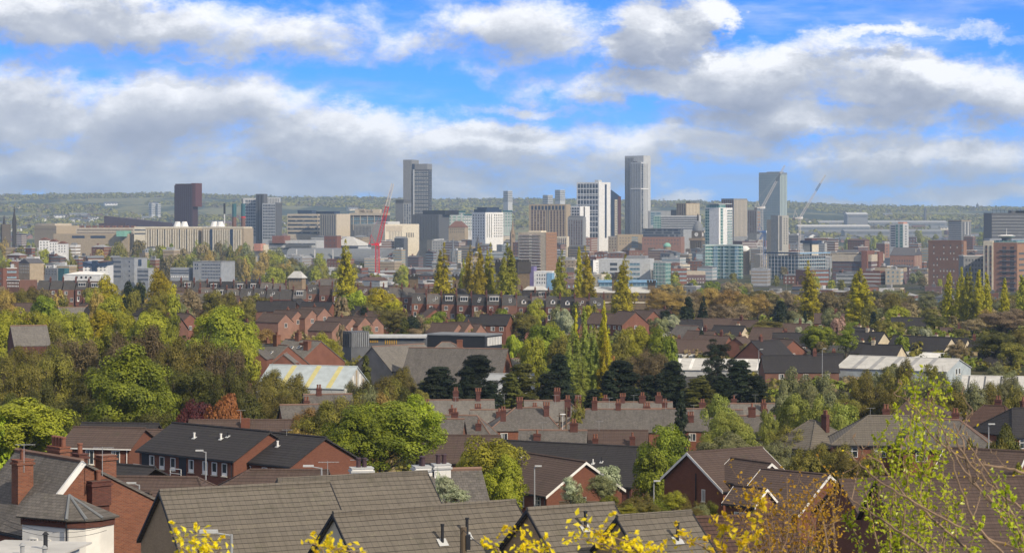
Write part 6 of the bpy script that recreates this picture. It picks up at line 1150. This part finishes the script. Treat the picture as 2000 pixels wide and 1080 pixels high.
def plant(px, py, D, wpx, kind='round', col='green', bot=None, label=None, cover=.14, group=None):
    wpx *= {'conifer': 1.38, 'cedar': 1.32, 'poplar': 1.15}.get(kind, 1.0)
    if 345 <= D <= 380 and 820 < px < 1500 and py < 785 and kind != 'willow': D = 397 + (D - 345) * .3
    P = at(px, py, D); zg = g(P.x, D); h = P.z - zg; w_ = wpx * D / FPX
    if bot is not None: zb = -(bot - HY) / FPX * D; zb = max(zb, zg)
    else: zb = zg + h * {'round': cover * .35, 'oval': cover * .35, 'wide': cover, 'bare': cover * .5, 'poplar': .03, 'conifer': .03, 'cedar': .05, 'willow': .08, 'pine': .3, 'shrub': .0}[kind]
    pw = w_ * FPX / D / 2000 * 1024; lod = 0 if pw > 46 else 1 if pw > 21 else 2 if pw > 8 else 3
    me, tm = rt_.choice(lib(kind, lod)); ch = P.z - zb
    rz = rt_.uniform(0, 6.28)
    if lod >= 3:
        c = obj(NM.get(kind, 'tree'), me, None, (P.x, D, zb), rz); root = c
    else:
        root = empty(NM.get(kind, 'tree'), (P.x, D, zg), rz); c = obj('crown', me, root, (0, 0, zb - zg))
        t_ = obj('trunk', tm, root, (0, 0, zb - zg)); t_.scale = (w_, w_, ch)
        if kind in ('shrub',): t_.scale = (w_ * .5, w_ * .5, ch * .9)
    c.scale = (w_, w_, ch)
    if c.material_slots: c.material_slots[0].link = 'OBJECT'; c.material_slots[0].material = M['leaf_' + col]
    if label: tag(root, label, 'bush' if kind == 'shrub' else 'tree', group)
    else: auto(root, px, py, WORD[col] + ' ' + KW[kind], 'bush' if kind == 'shrub' else 'tree', group)
    return root
TR = '''
745 775 262 225 round green 935|815 758 268 125 oval lime 930|700 790 255 150 round green 935|640 775 275 130 bare olive 920|600 790 280 100 bare gold 920|585 830 270 85 bare gold 930|690 755 290 130 bare olive|750 758 285 90 bare gold
955 845 232 165 round yellowgreen|990 880 228 100 round lime|915 870 236 90 round yellowgreen
1300 820 262 125 round green|1275 870 258 85 round green
45 770 262 215 round lime 905|-30 800 258 130 round lime|110 810 265 90 round lime|15 790 270 110 round green
250 652 318 190 oval green|262 665 345 130 oval darkolive|205 690 340 120 oval darkolive|305 700 342 90 oval green|150 640 372 120 bare brown|110 665 350 120 bare olive|60 685 342 120 bare olive|10 690 340 120 bare olive|235 640 365 110 bare brown|290 625 370 130 bare brown|345 650 362 120 bare olive|400 640 368 130 bare olive|440 660 352 110 bare brown|170 700 335 100 oval darkolive|390 690 345 120 oval darkolive|450 690 340 90 bare darkolive|130 760 322 90 oval darkolive|240 770 315 110 oval green|300 780 312 90 oval darkolive|340 700 350 90 bare darkolive|20 760 310 110 bare darkolive|90 730 318 100 bare darkolive
440 588 470 140 round lime|435 592 480 120 round yellowgreen|470 620 470 80 round lime|400 610 490 90 round yellowgreen|425 640 430 110 round green|480 655 440 60 round yellowgreen|385 650 420 60 oval olive
385 762 320 75 round red|440 773 308 85 wide rust|350 800 312 50 round red
75 664 398 110 bare olive|30 668 398 90 bare olive|105 655 402 70 bare brown|55 690 380 100 bare olive|25 595 500 100 round yellowgreen|70 600 495 90 round yellowgreen|110 598 500 100 round yellowgreen|150 602 490 90 round yellowgreen|200 598 500 110 round yellow|240 600 495 90 round yellowgreen|290 600 490 110 round yellowgreen|40 640 430 60 round yellowgreen|100 622 450 110 bare olive|330 605 500 60 round green|10 618 450 100 round yellowgreen
85 570 600 62 round green|40 558 720 50 bare olive|60 556 730 60 bare olive|10 562 700 50 bare gold|20 585 600 60 bare gold
212 527 640 66 oval yellow|213 575 600 70 round yellowgreen|190 560 620 40 bare gold|250 540 700 32 oval dark|272 540 700 30 oval dark|262 560 650 40 bare olive
312 515 680 52 oval yellow|310 560 640 66 bare yellowgreen|340 570 640 40 round yellowgreen|370 560 660 66 bare buff|420 560 690 70 bare olive|445 565 690 50 bare olive|330 545 700 40 bare yellow|480 580 640 50 bare olive|355 590 640 50 round grey
530 715 385 105 bare olive|575 725 400 70 bare olive|500 735 365 90 bare olive|485 760 345 80 bare darkolive|560 760 350 90 bare olive|630 645 500 70 bare yellowgreen|650 660 495 50 bare yellowgreen|610 655 500 50 bare gold|517 640 560 60 bare gold
785 712 425 62 bare olive|752 730 400 60 bare olive|720 745 360 60 bare grey|715 696 470 26 conifer darkolive|745 560 720 76 round yellow|700 562 730 50 round lime|680 568 720 40 oval green|730 590 700 80 bare olive|770 580 700 50 bare yellow|665 580 700 40 shrub buff|765 600 660 90 bare olive|805 612 640 38 oval dark|790 620 630 24 conifer darkolive|710 600 690 30 conifer dark
820 640 600 60 shrub buff|855 610 690 60 shrub green|900 612 680 40 shrub green|940 606 690 40 shrub buff
858 716 372 105 cedar dark|848 720 365 60 cedar dark|930 695 372 92 conifer dark|915 715 368 60 cedar dark|1018 712 365 92 conifer darkolive|1000 730 360 60 cedar darkolive|1092 695 366 62 conifer dark|1070 730 360 60 conifer dark|1215 705 372 82 conifer dark|1190 725 366 60 cedar dark|1312 706 372 76 conifer dark|1265 735 368 50 conifer dark|1290 730 366 50 cedar dark|1365 740 355 90 cedar darkolive|1410 735 362 60 conifer dark|1445 705 376 80 cedar dark|1480 735 370 60 cedar dark|1400 700 420 50 pine dark|1385 760 350 60 cedar darkolive
1400 660 440 66 pine dark|1390 680 430 50 pine dark|1425 700 410 50 pine dark
1060 627 480 100 round green|1095 650 470 70 bare olive|1040 645 470 60 round yellowgreen|1005 650 500 50 shrub lime|1085 627 500 60 round yellowgreen|1240 630 480 92 round yellowgreen|1290 635 478 62 round green|1210 650 470 60 round olive|1310 655 470 40 round green|1258 672 440 100 bare brown|1285 690 430 80 bare brown|1200 690 440 40 bare rust
1140 602 430 34 poplar willow 800|1125 604 428 24 poplar yellow|1118 640 425 50 poplar willow|1155 640 426 52 poplar willow|1180 594 432 42 poplar yellow|1182 650 424 40 poplar yellow|1138 700 420 60 poplar willow|1160 640 430 40 poplar willow
1020 605 600 70 bare olive|1045 582 690 50 round yellowgreen|1100 600 640 50 shrub white|1090 592 660 40 bare grey|1000 615 620 50 bare olive|1125 585 720 24 oval darkolive|1150 590 700 20 round yellow|1160 590 700 24 bare olive|1018 618 600 18 conifer dark|965 610 650 60 bare olive
1310 565 800 92 bare gold|1285 560 820 62 bare gold|1390 560 810 70 bare gold|1430 562 800 80 bare gold|1455 570 780 70 bare gold|1340 572 800 50 bare buff|1415 590 700 80 bare buff|1480 572 780 60 bare gold|1505 572 800 50 bare brown|1380 595 700 50 bare buff|1440 590 720 70 bare buff|1360 565 830 50 bare buff
1345 580 700 32 conifer dark|1374 580 690 32 poplar dark|1335 600 690 26 conifer dark|1300 600 690 40 oval dark|1310 612 660 56 shrub white|1290 620 650 40 shrub grey|1525 588 700 42 cedar dark|1525 588 700 36 oval dark|1572 608 680 14 conifer dark|1500 625 640 90 round olive|1480 640 620 50 bare olive|1370 645 590 18 conifer dark|1550 605 690 44 shrub grey|1568 622 660 50 shrub white|1278 648 560 40 oval darkolive|1560 638 620 30 shrub white
1600 632 560 76 round green|1652 630 555 56 oval green|1585 645 565 50 round green|1640 618 620 36 shrub pink|1617 565 850 60 round brown|1625 603 700 50 shrub grey|1650 575 850 40 bare brown|1742 570 760 56 bare olive|1745 600 700 40 bare yellowgreen|1755 595 720 60 bare yellowgreen|1706 610 720 20 conifer dark|1700 590 760 36 bare olive|1740 625 650 60 shrub olive|1810 640 600 36 shrub white|1790 637 620 40 shrub grey|1780 590 760 40 bare buff|1760 655 560 40 shrub green|1825 612 680 60 bare darkolive|1720 632 640 30 shrub olive
1955 605 660 110 bare buff|1985 600 670 90 bare buff|1945 645 540 90 round darkolive|1975 665 520 60 round olive|1870 665 540 50 bare buff|1900 620 640 60 bare buff|1930 600 680 50 bare gold|1990 640 560 50 bare olive|1880 640 620 40 bare olive
1645 760 345 95 bare olive|1690 715 372 90 bare olive|1700 730 360 100 bare olive|1768 692 400 52 bare olive|1800 730 365 110 bare grey|1850 715 372 100 bare grey|1860 750 350 90 bare olive|1900 740 365 80 bare grey|1930 760 345 80 bare olive|1980 750 350 70 bare olive|1760 730 372 50 round yellowgreen|1740 745 355 50 round olive
1545 715 372 70 willow grey|1580 730 365 90 willow grey|1615 715 375 70 bare grey|1530 750 350 80 willow grey|1550 765 335 95 willow willow|1600 770 330 70 willow willow|1650 770 325 84 willow willow|1500 790 330 50 willow willow|1640 800 320 50 willow willow|1620 755 345 60 bare grey
1405 768 340 76 willow willow|1420 800 320 110 willow willow|1430 840 300 110 willow grey|1385 850 300 80 willow grey|1460 830 310 70 willow willow|1540 820 300 120 bare olive|1520 850 290 90 bare grey|1600 860 280 90 bare olive|1650 880 262 90 bare olive|1570 870 275 80 bare olive|1480 865 285 70 willow grey|1640 860 275 80 bare olive|1700 870 270 70 bare olive
1185 900 245 62 round white 985|1175 925 240 66 bare grey 990|1115 925 222 50 bare white 990|1130 945 220 40 bare grey 995|1235 968 225 60 bare olive 1010|1315 955 220 55 bare yellowgreen 1010|1260 980 215 70 bare olive 1015|1220 985 212 66 bare yellowgreen 1015|1350 990 215 66 bare olive 1015|1190 965 228 46 bare green 1000
872 925 132 56 bare white 985|892 950 126 60 bare white 990|908 960 122 44 bare grey 990|855 908 136 40 bare white 975
1960 830 250 100 shrub darkolive|1985 850 245 80 round darkolive|1950 845 240 60 shrub olive|1900 855 250 40 shrub olive|1995 895 200 60 shrub yellowgreen
330 820 290 60 oval darkolive|260 815 292 60 oval darkolive|200 800 300 70 oval darkolive|150 800 305 60 oval darkolive
830 780 350 20 shrub olive|1060 760 360 30 shrub darkolive|1160 760 350 60 cedar dark|1240 760 352 50 cedar dark|960 750 356 60 cedar dark|890 750 360 50 cedar dark|1330 765 352 40 cedar dark|1130 775 350 40 bare olive
'''
def trees():
    for blk in TR.split('\n'):
        for it in blk.split('|'):
            p = it.split()
            if len(p) < 6: continue
            tree(float(p[0]), float(p[1]), float(p[2]), float(p[3]), p[4], p[5], float(p[6]) if len(p) > 6 else None)
    # poplar avenue on the near ridge
    for (px, py, w_, D) in [(674, 472, 42, 850), (866, 478, 40, 840), (918, 482, 30, 860), (935, 480, 36, 845), (957, 478, 32, 850), (991, 479, 42, 840), (1097, 492, 38, 830), (1131, 484, 24, 850), (1143, 484, 38, 835), (1221, 500, 46, 820), (1578, 512, 46, 790), (1680, 527, 46, 770), (1855, 533, 28, 800), (1878, 524, 24, 800), (1894, 524, 30, 795), (1913, 528, 26, 800), (1925, 533, 24, 790), (1962, 544, 24, 800), (1994, 538, 30, 790), (1873, 545, 22, 830), (905, 510, 26, 870), (680, 485, 30, 860)]:
        P = at(px, py, D); tree(px, py, D, w_ * 1.2, 'poplar', 'yellow' if rt_.random() < .75 else 'yellowgreen')
    # middle-distance trees among the streets and before the city
    r = random.Random(77); cols = ['olive', 'brown', 'buff', 'yellowgreen', 'gold', 'olive', 'grey', 'green']
    def band(n, x0, x1, y0, y1, D0, D1, w0, w1, kinds, cs, g_=None):
        for i in range(n):
            t_ = r.random(); py = y0 + (y1 - y0) * t_; D = D0 + (D1 - D0) * t_; px = r.uniform(x0, x1); tree(px, py, D, r.uniform(w0, w1), r.choice(kinds), r.choice(cs), None, None, .1, g_)
    band(46, -10, 500, 462, 506, 2100, 1600, 18, 38, ['bare', 'round'], cols, 'trees in the brick streets')
    band(26, 200, 480, 478, 500, 2200, 1800, 26, 44, ['bare', 'round'], ['brown', 'olive', 'buff', 'yellowgreen'], 'trees below the concrete blocks')
    band(22, 470, 640, 480, 520, 2100, 1500, 24, 46, ['bare', 'round'], ['yellowgreen', 'olive', 'gold', 'grey'], 'trees left of the market roof')
    band(10, 640, 800, 505, 535, 1900, 1500, 18, 34, ['round'], ['olive', 'yellowgreen'])
    band(16, 1300, 1480, 545, 560, 1500, 1100, 20, 40, ['bare', 'round'], ['gold', 'grey', 'green', 'buff'])
    band(22, 1490, 2000, 570, 600, 1050, 850, 20, 44, ['bare', 'round'], ['olive', 'brown', 'buff', 'grey'])
    band(34, 0, 520, 556, 590, 900, 680, 22, 46, ['bare', 'round'], ['olive', 'yellowgreen', 'brown', 'gold'])
    band(26, 480, 1000, 596, 640, 740, 560, 18, 40, ['bare', 'shrub', 'round'], ['olive', 'green', 'buff', 'grey'])
    band(30, 1180, 2000, 610, 670, 720, 540, 18, 36, ['bare', 'shrub', 'round'], ['olive', 'green', 'brown', 'grey'])
    band(20, 1700, 2000, 700, 760, 470, 380, 30, 60, ['bare', 'shrub'], ['olive', 'grey'])
    band(12, 640, 860, 730, 775, 420, 360, 36, 64, ['bare', 'round'], ['olive', 'grey', 'darkolive'])
    band(14, 1180, 1500, 950, 990, 240, 215, 44, 70, ['bare'], ['olive', 'green', 'grey'])
    band(70, 1290, 2010, 566, 600, 1500, 930, 20, 44, ['bare', 'round'], ['olive', 'brown', 'buff', 'grey', 'darkolive'])
    band(30, 1000, 1300, 560, 585, 1400, 1080, 18, 34, ['bare', 'round'], ['olive', 'brown', 'buff'])
    band(40, 0, 800, 545, 560, 1300, 980, 18, 36, ['bare', 'round'], ['olive', 'brown', 'buff', 'yellowgreen'])
    band(60, 500, 2000, 500, 545, 2500, 1500, 12, 22, ['round'], ['olive', 'yellowgreen', 'brown', 'grey'])
    band(34, 1480, 2010, 560, 584, 1010, 880, 34, 62, ['bare', 'bare', 'round'], ['olive', 'brown', 'buff', 'grey'])
    band(40, -300, -40, 560, 780, 900, 270, 60, 120, ['round', 'bare'], ['olive', 'green', 'yellowgreen'])
    band(40, 2050, 2300, 560, 780, 900, 270, 60, 120, ['round', 'bare'], ['olive', 'green', 'grey'])
    band(18, 0, 500, 470, 474, 3000, 2500, 14, 26, ['round'], ['olive', 'yellowgreen', 'brown'])
    band(30, 1650, 2000, 445, 462, 4300, 3400, 10, 20, ['round'], ['yellowgreen', 'olive'])
trees(); plant_all(); undergrowth()

def far_woods():
    """far hillside: wooded slopes as one mass, houses as things"""
    global rs
    rs = np.random.RandomState(3)
    n = 15000; D = 3300 + (8750 - 3400) * rs.rand(n) ** .62; px = rs.uniform(-60, 2060, n)
    # crest rows so that the skyline is wooded
    D[:2600] = rs.uniform(8200, 8650, 2600)
    x = (px - 1000) / FPX * D; z = gz(x, D)
    nz = np.sin(x * .004 + D * .0021) + np.sin(x * .0013 - D * .0033 + 2) + .8 * np.sin(x * .011 + D * .006); keep = (nz > .15) | (D > 8200) | ((px < 760) & (D > 5200) & (D < 6200)); x, D, z = x[keep], D[keep], z[keep]
    for name, sel, colr in (('woodland', 0, 'olive'), ('woodland', 1, 'yellowgreen'), ('woodland', 2, 'brown')):
        s = (np.arange(len(x)) % 10); s = (s < 6) if sel == 0 else (s == 6) | (s == 7) if sel == 1 else (s > 7)
        X, Y, Z = x[s], D[s], z[s]; k = 16; C = []; N = []; S = []
        h = rs.uniform(7, 15, len(X)) * np.where(Y > 8200, 1.25, 1); wd = rs.uniform(8, 20, len(X))
        d = rs.normal(size=(len(X), k, 3)); d /= np.linalg.norm(d, axis=2, keepdims=True); d[..., 2] = np.abs(d[..., 2])
        C = np.stack([X, Y, Z], -1)[:, None] + d * np.stack([wd, wd, h], -1)[:, None] * rs.uniform(.6, 1, (len(X), k, 1)); N = d + rs.normal(size=d.shape) * .3
        S = rs.uniform(5, 10, (len(X), k)); me = quads('woodland', C.reshape(-1, 3), N.reshape(-1, 3), S.reshape(-1), 1, .2); me.materials.append(M['leaf_' + colr])
        tag(obj(name, me), {'olive': 'dull olive woods covering the far hills to the skyline', 'yellowgreen': 'yellow green spring woods scattered over the far hills', 'brown': 'brownish bare woods scattered over the far hills'}[colr], 'woods', kind='stuff')
    # hillside houses
    r = random.Random(8); protos = []
    for wl, rf in (('white', 'slate'), ('redbrick', 'browntile'), ('cream', 'lead'), ('pinkbrick', 'slate')):
        q = MB().add([(-7, -5, -3), (7, -5, -3), (7, 5, -3), (-7, 5, -3), (-7, -5, 6), (7, -5, 6), (7, 5, 6), (-7, 5, 6), (-7, 0, 9.5), (7, 0, 9.5)], [(0, 1, 5, 4), (2, 3, 7, 6), (1, 2, 6, 9, 5), (3, 0, 4, 8, 7)])
        q.slab([(-7.4, -5.5, 5.8), (7.4, -5.5, 5.8), (7.4, 0, 9.7), (-7.4, 0, 9.7)], .3, 1).slab([(7.4, 5.5, 5.8), (-7.4, 5.5, 5.8), (-7.4, 0, 9.7), (7.4, 0, 9.7)], .3, 1)
        for i in range(4): q.box(-6 + i * 3.4, -4.4 + i * 3.4, -5.06, -4.9, 3, 4.6, 2)
        protos.append((q.mesh('hillside_house', [M[wl], M[rf], M['glass']]), {'white': 'white slate roofed', 'redbrick': 'red brick', 'cream': 'cream', 'pinkbrick': 'pinkish'}[wl]))
    k = 0
    while k < 280:
        if r.random() < .6: px, D = r.uniform(0, 760), r.uniform(4300, 6300)
        elif r.random() < .5: px, D = r.uniform(1500, 2000), r.uniform(4400, 6200)
        else: px, D = r.uniform(0, 2000), r.uniform(4300, 7600)
        x = (px - 1000) / FPX * D; z = g(x, D); me, wd = protos[r.choice([0, 0, 1, 2, 3])]; sc = r.uniform(1.3, 2.4)
        o = obj('hillside_house', me, None, (x, D, z), R(r.uniform(-50, 50))); o.scale = (sc * r.uniform(1, 1.6), sc, r.uniform(.9, 1.2)); auto(o, px, HY - z / D * FPX, wd + ' hillside house', 'house', 'houses on the far hillside'); k += 1
    # long factory roofs on the right plain
    for (p0, p1, tp, D, m_, lb) in [(1600, 1850, 431, 5900, 'roofgrey', 'very long low factory with pale roof on the right plain'), (1560, 1700, 439, 5600, 'rooflight', 'white roofed sheds left on the right plain'), (1650, 1840, 448, 5100, 'grey', 'grey long sheds before the pale factory'), (1655, 1695, 415, 5800, 'palegrey', 'low pale far block below the right skyline'), (1255, 1330, 428, 4200, 'bluegrey', 'blue grey far shed left of the boxy office')]:
        b = Block('factory', lb, 'factory', p0, None, p1, tp + 4, D, M['grey'], 0, 60); pitched(b, tp, M[m_], 1); b.bands('front', 1, .3, tp + 5, tp + 11, M['gfloor'])
    p = None
far_woods()

# ---------------------------------------------------------------- foreground twigs
def leaf_mesh(C, Nn, S, m, name='leaves'):
    """pointed folded leaves"""
    n = len(C); N = Nn / np.linalg.norm(Nn, axis=1, keepdims=True); A = np.cross(N, rs.normal(size=(n, 3))); A /= np.linalg.norm(A, axis=1, keepdims=True); B = np.cross(N, A); S = S[:, None]
    v = np.stack([C - A * S * .5, C - A * S * .1 - B * S * .3 + N * S * .1, C + A * S * .55 - N * S * .08, C - A * S * .1 + B * S * .3 + N * S * .1], 1).reshape(-1, 3)
    f = np.arange(4 * n).reshape(-1, 4); me = bpy.data.meshes.new(name); tri = np.concatenate([f[:, [0, 1, 2]], f[:, [0, 2, 3]]]); me.from_pydata(v.tolist(), [], tri.tolist()); me.materials.append(m); return me
def stem(q, pts, r0, r1, n=6):
    k = len(pts) - 1
    for i in range(k): q.tube(pts[i], pts[i + 1], r0 + (r1 - r0) * i / k, r0 + (r1 - r0) * (i + 1) / k, n)
def curve(pts, n=6, wob=.02, r=None):
    P = [Vector(p) for p in pts]; out = []
    for i in range(len(P) - 1):
        p0, p1, p2, p3 = P[max(0, i - 1)], P[i], P[i + 1], P[min(len(P) - 1, i + 2)]
        for j in range(n):
            t_ = j / n; v = .5 * ((2 * p1) + (-p0 + p2) * t_ + (2 * p0 - 5 * p1 + 4 * p2 - p3) * t_ ** 2 + (-p0 + 3 * p1 - 3 * p2 + p3) * t_ ** 3)
            if r: v = v + Vector((r.uniform(-wob, wob), r.uniform(-wob, wob), r.uniform(-wob, wob)))
            out.append(v)
    out.append(P[-1]); return out
def foreground():
    global rs
    rs = np.random.RandomState(12); r = random.Random(12)
    def shoots(name, label, cat, D, base, lines, m, leafsize, dens, rad, spread, buds=False, sideleaf=True, twigs=0, gone=None):
        """lines: list of pixel polylines; leaves are strung along each"""
        bx = at(base, 420, D); zg = g(bx.x, D); rt = empty(name, (bx.x, D, zg)); tag(rt, label, cat); org = Vector((bx.x, D, zg)); q = MB(); C = []; S = []
        for ln in lines:
            jit = r.uniform(-.35, .35); pts = [at(p[0], p[1], D + jit + (p[2] if len(p) > 2 else 0)) - org for p in ln]; cv = curve(pts, 6, rad * .7, r); L0 = cv[0]
            stem(q, cv, rad, rad * .3)
            if ln[0][1] > 1070:                                         # runs on below the frame down to the ground
                d_ = Vector((0, .25, 0)); stem(q, [L0, L0.lerp(d_, .5) + Vector((.05, .1, .2)), d_], rad, rad * 1.8)
            for i in range(twigs):
                a = r.choice(cv[1:]); e = a + Vector((r.uniform(-1, 1), r.uniform(-.5, .5), r.uniform(.0, 1.1))) * spread * 3; e2 = e + Vector((r.uniform(-.6, .6), 0, r.uniform(.1, .8))) * spread * 1.5
                stem(q, [a, a.lerp(e, .5) + Vector((0, 0, -.01)), e, e2], rad * .42, rad * .14, 4)
                if sideleaf:
                    for _ in range(int(dens * .25)): C.append(a.lerp(e, r.random()) if r.random() < .4 else e.lerp(e2, r.uniform(0, 1.1))); S.append(leafsize * r.uniform(.5, 1.1))
                if buds:
                    for p_ in (e, e2): q.tube(p_, p_ + Vector((r.uniform(-.01, .01), 0, .022)), rad * .55, rad * .2, 5)
            if dens:
                for i in range(len(cv) - 1):
                    seg = (cv[i + 1] - cv[i]).length; k = int(seg * dens / .1 * .35 + r.random())
                    if i < len(cv) * (gone or 0): continue
                    for _ in range(k): C.append(cv[i].lerp(cv[i + 1], r.random()) + Vector((r.gauss(0, spread), r.gauss(0, spread), r.gauss(0, spread)))); S.append(leafsize * r.uniform(.55, 1.25))
        q.build('branches', M['twig'], rt)
        if C:
            C = np.array([tuple(c) for c in C]); N = rs.normal(size=C.shape) + np.array([.3, -.5, .5]); obj('foliage', leaf_mesh(C, N, np.array(S), m, 'foliage'), rt)
        return rt
    # green shoot group, right
    G = [[(1760, 1085), (1770, 960), (1775, 850), (1790, 760), (1803, 728)], [(1762, 1085), (1748, 960), (1742, 880), (1725, 845)], [(1790, 1085), (1800, 950), (1815, 830), (1840, 742)], [(1800, 1085), (1815, 960), (1835, 830), (1850, 765)], [(1740, 1085), (1740, 1000), (1755, 900), (1760, 845), (1752, 800)], [(1720, 1085), (1700, 1010), (1690, 960), (1685, 930)], [(1840, 1085), (1850, 1000), (1840, 900), (1860, 840)],
         [(1690, 1085), (1665, 1030), (1648, 1000)], [(1775, 1085), (1785, 1000), (1770, 920), (1790, 830), (1782, 740)], [(1860, 1085), (1868, 1010), (1850, 950)], [(1760, 1085), (1720, 1000), (1715, 900), (1722, 850)], [(1830, 1085), (1805, 1000), (1800, 900), (1812, 800), (1828, 745)]]
    shoots('leafy_sapling', 'tall bright green leafy shoots rising at lower right before dark roofs', 'sapling', 14, 1770, G, M['fgleaf'], .030, 74, .007, .024, twigs=3)
    # bare branches, far right
    Bn = [[(2010, 1078), (1900, 1040), (1800, 990), (1720, 940), (1680, 905), (1652, 882)], [(2010, 1060), (1960, 1000), (1900, 940), (1860, 880), (1830, 820), (1798, 786)], [(2020, 1085), (1960, 1010), (1895, 930), (1880, 860), (1862, 825)], [(1960, 1085), (1900, 1010), (1860, 900), (1840, 860)], [(2010, 930), (1960, 912), (1900, 905), (1850, 875), (1810, 840), (1790, 800), (1745, 768)], [(1900, 1085), (1820, 1010), (1760, 960), (1715, 900), (1690, 890)],
          [(2015, 1085), (1985, 1020), (1945, 950), (1900, 880), (1880, 850)], [(1820, 1085), (1760, 1040), (1700, 1000), (1660, 970)], [(2010, 1000), (1950, 960), (1890, 900), (1870, 850), (1900, 800)]]
    shoots('bare_shrub', 'bare budding brown branches spreading up left from bottom right corner', 'shrub', 12, 2010, Bn, M['fgyellow'], .020, 4, .0085, .03, buds=True, twigs=6)
    Yr = [[(2000, 1085), (1975, 1020), (1960, 950), (1945, 925)], [(2010, 1085), (1990, 1040), (1965, 1000), (1935, 960)], [(1890, 1085), (1900, 1050), (1885, 1030)]]
    shoots('leafy_shrub', 'yellow green leafed sprigs at the right edge among bare branches', 'shrub', 11, 1990, Yr, M['fgleaf'], .03, 60, .006, .03, twigs=4)
    # golden shrub
    Gd = []
    for i in range(22): bx_ = 1470 + i * 8 + r.uniform(-6, 6); tx = bx_ + r.uniform(-35, 45); ty = r.uniform(915, 1010); Gd.append([(bx_, 1088), ((bx_ + tx) / 2 + r.uniform(-10, 10), (1088 + ty) / 2), (tx, ty)])
    shoots('golden_shrub', 'golden orange leafed shrub in front of the brick gable houses', 'shrub', 17, 1560, Gd, M['fggold'], .032, 26, .005, .055, twigs=6)
    Y2 = [[(1470, 1085), (1478, 1030), (1484, 990), (1486, 962)], [(1420, 1085), (1410, 1050), (1425, 1020), (1428, 1018)], [(1440, 1085), (1455, 1060), (1420, 1040)], [(1400, 1088), (1370, 1065), (1330, 1050), (1318, 1048)]]
    shoots('leafy_shrub', 'upright yellow leaved twigs left of the golden shrub', 'shrub', 10, 1440, Y2, M['fgyellow'], .034, 50, .005, .024, twigs=3)
    # yellow twigs along the bottom edge
    for (bs, ls, lb) in [(380, [[(395, 1090), (385, 1070), (372, 1050), (335, 1046)], [(400, 1090), (410, 1060), (400, 1040)], [(380, 1090), (360, 1072), (345, 1068)], [(420, 1090), (432, 1068)]], 'yellow leaved twigs at bottom left over the buff gable house'),
                         (650, [[(640, 1092), (655, 1072), (690, 1076), (705, 1078)], [(640, 1092), (625, 1070), (600, 1058)], [(650, 1092), (665, 1078), (632, 1068)]], 'small yellow leaved twigs below the cream gable'),
                         (980, [[(985, 1090), (970, 1070), (962, 1058)], [(1080, 1090), (1040, 1070), (1015, 1045), (992, 1030)], [(1000, 1090), (1030, 1062), (1050, 1075)]], 'yellow leaved twigs under the middle tiled gable'),
                         (1180, [[(1290, 1088), (1240, 1062), (1180, 1045), (1150, 1030), (1128, 1022)], [(1240, 1088), (1200, 1070), (1140, 1052), (1100, 1050)], [(1260, 1090), (1230, 1066), (1190, 1068)], [(1285, 1090), (1250, 1075), (1205, 1080)]], 'long yellow leaved branch arching along the bottom centre')]:
        shoots('leafy_branch', lb, 'shrub', 9, bs, ls, M['fgyellow'], .027, 62, .005, .022, twigs=2)
foreground()
word_labels()
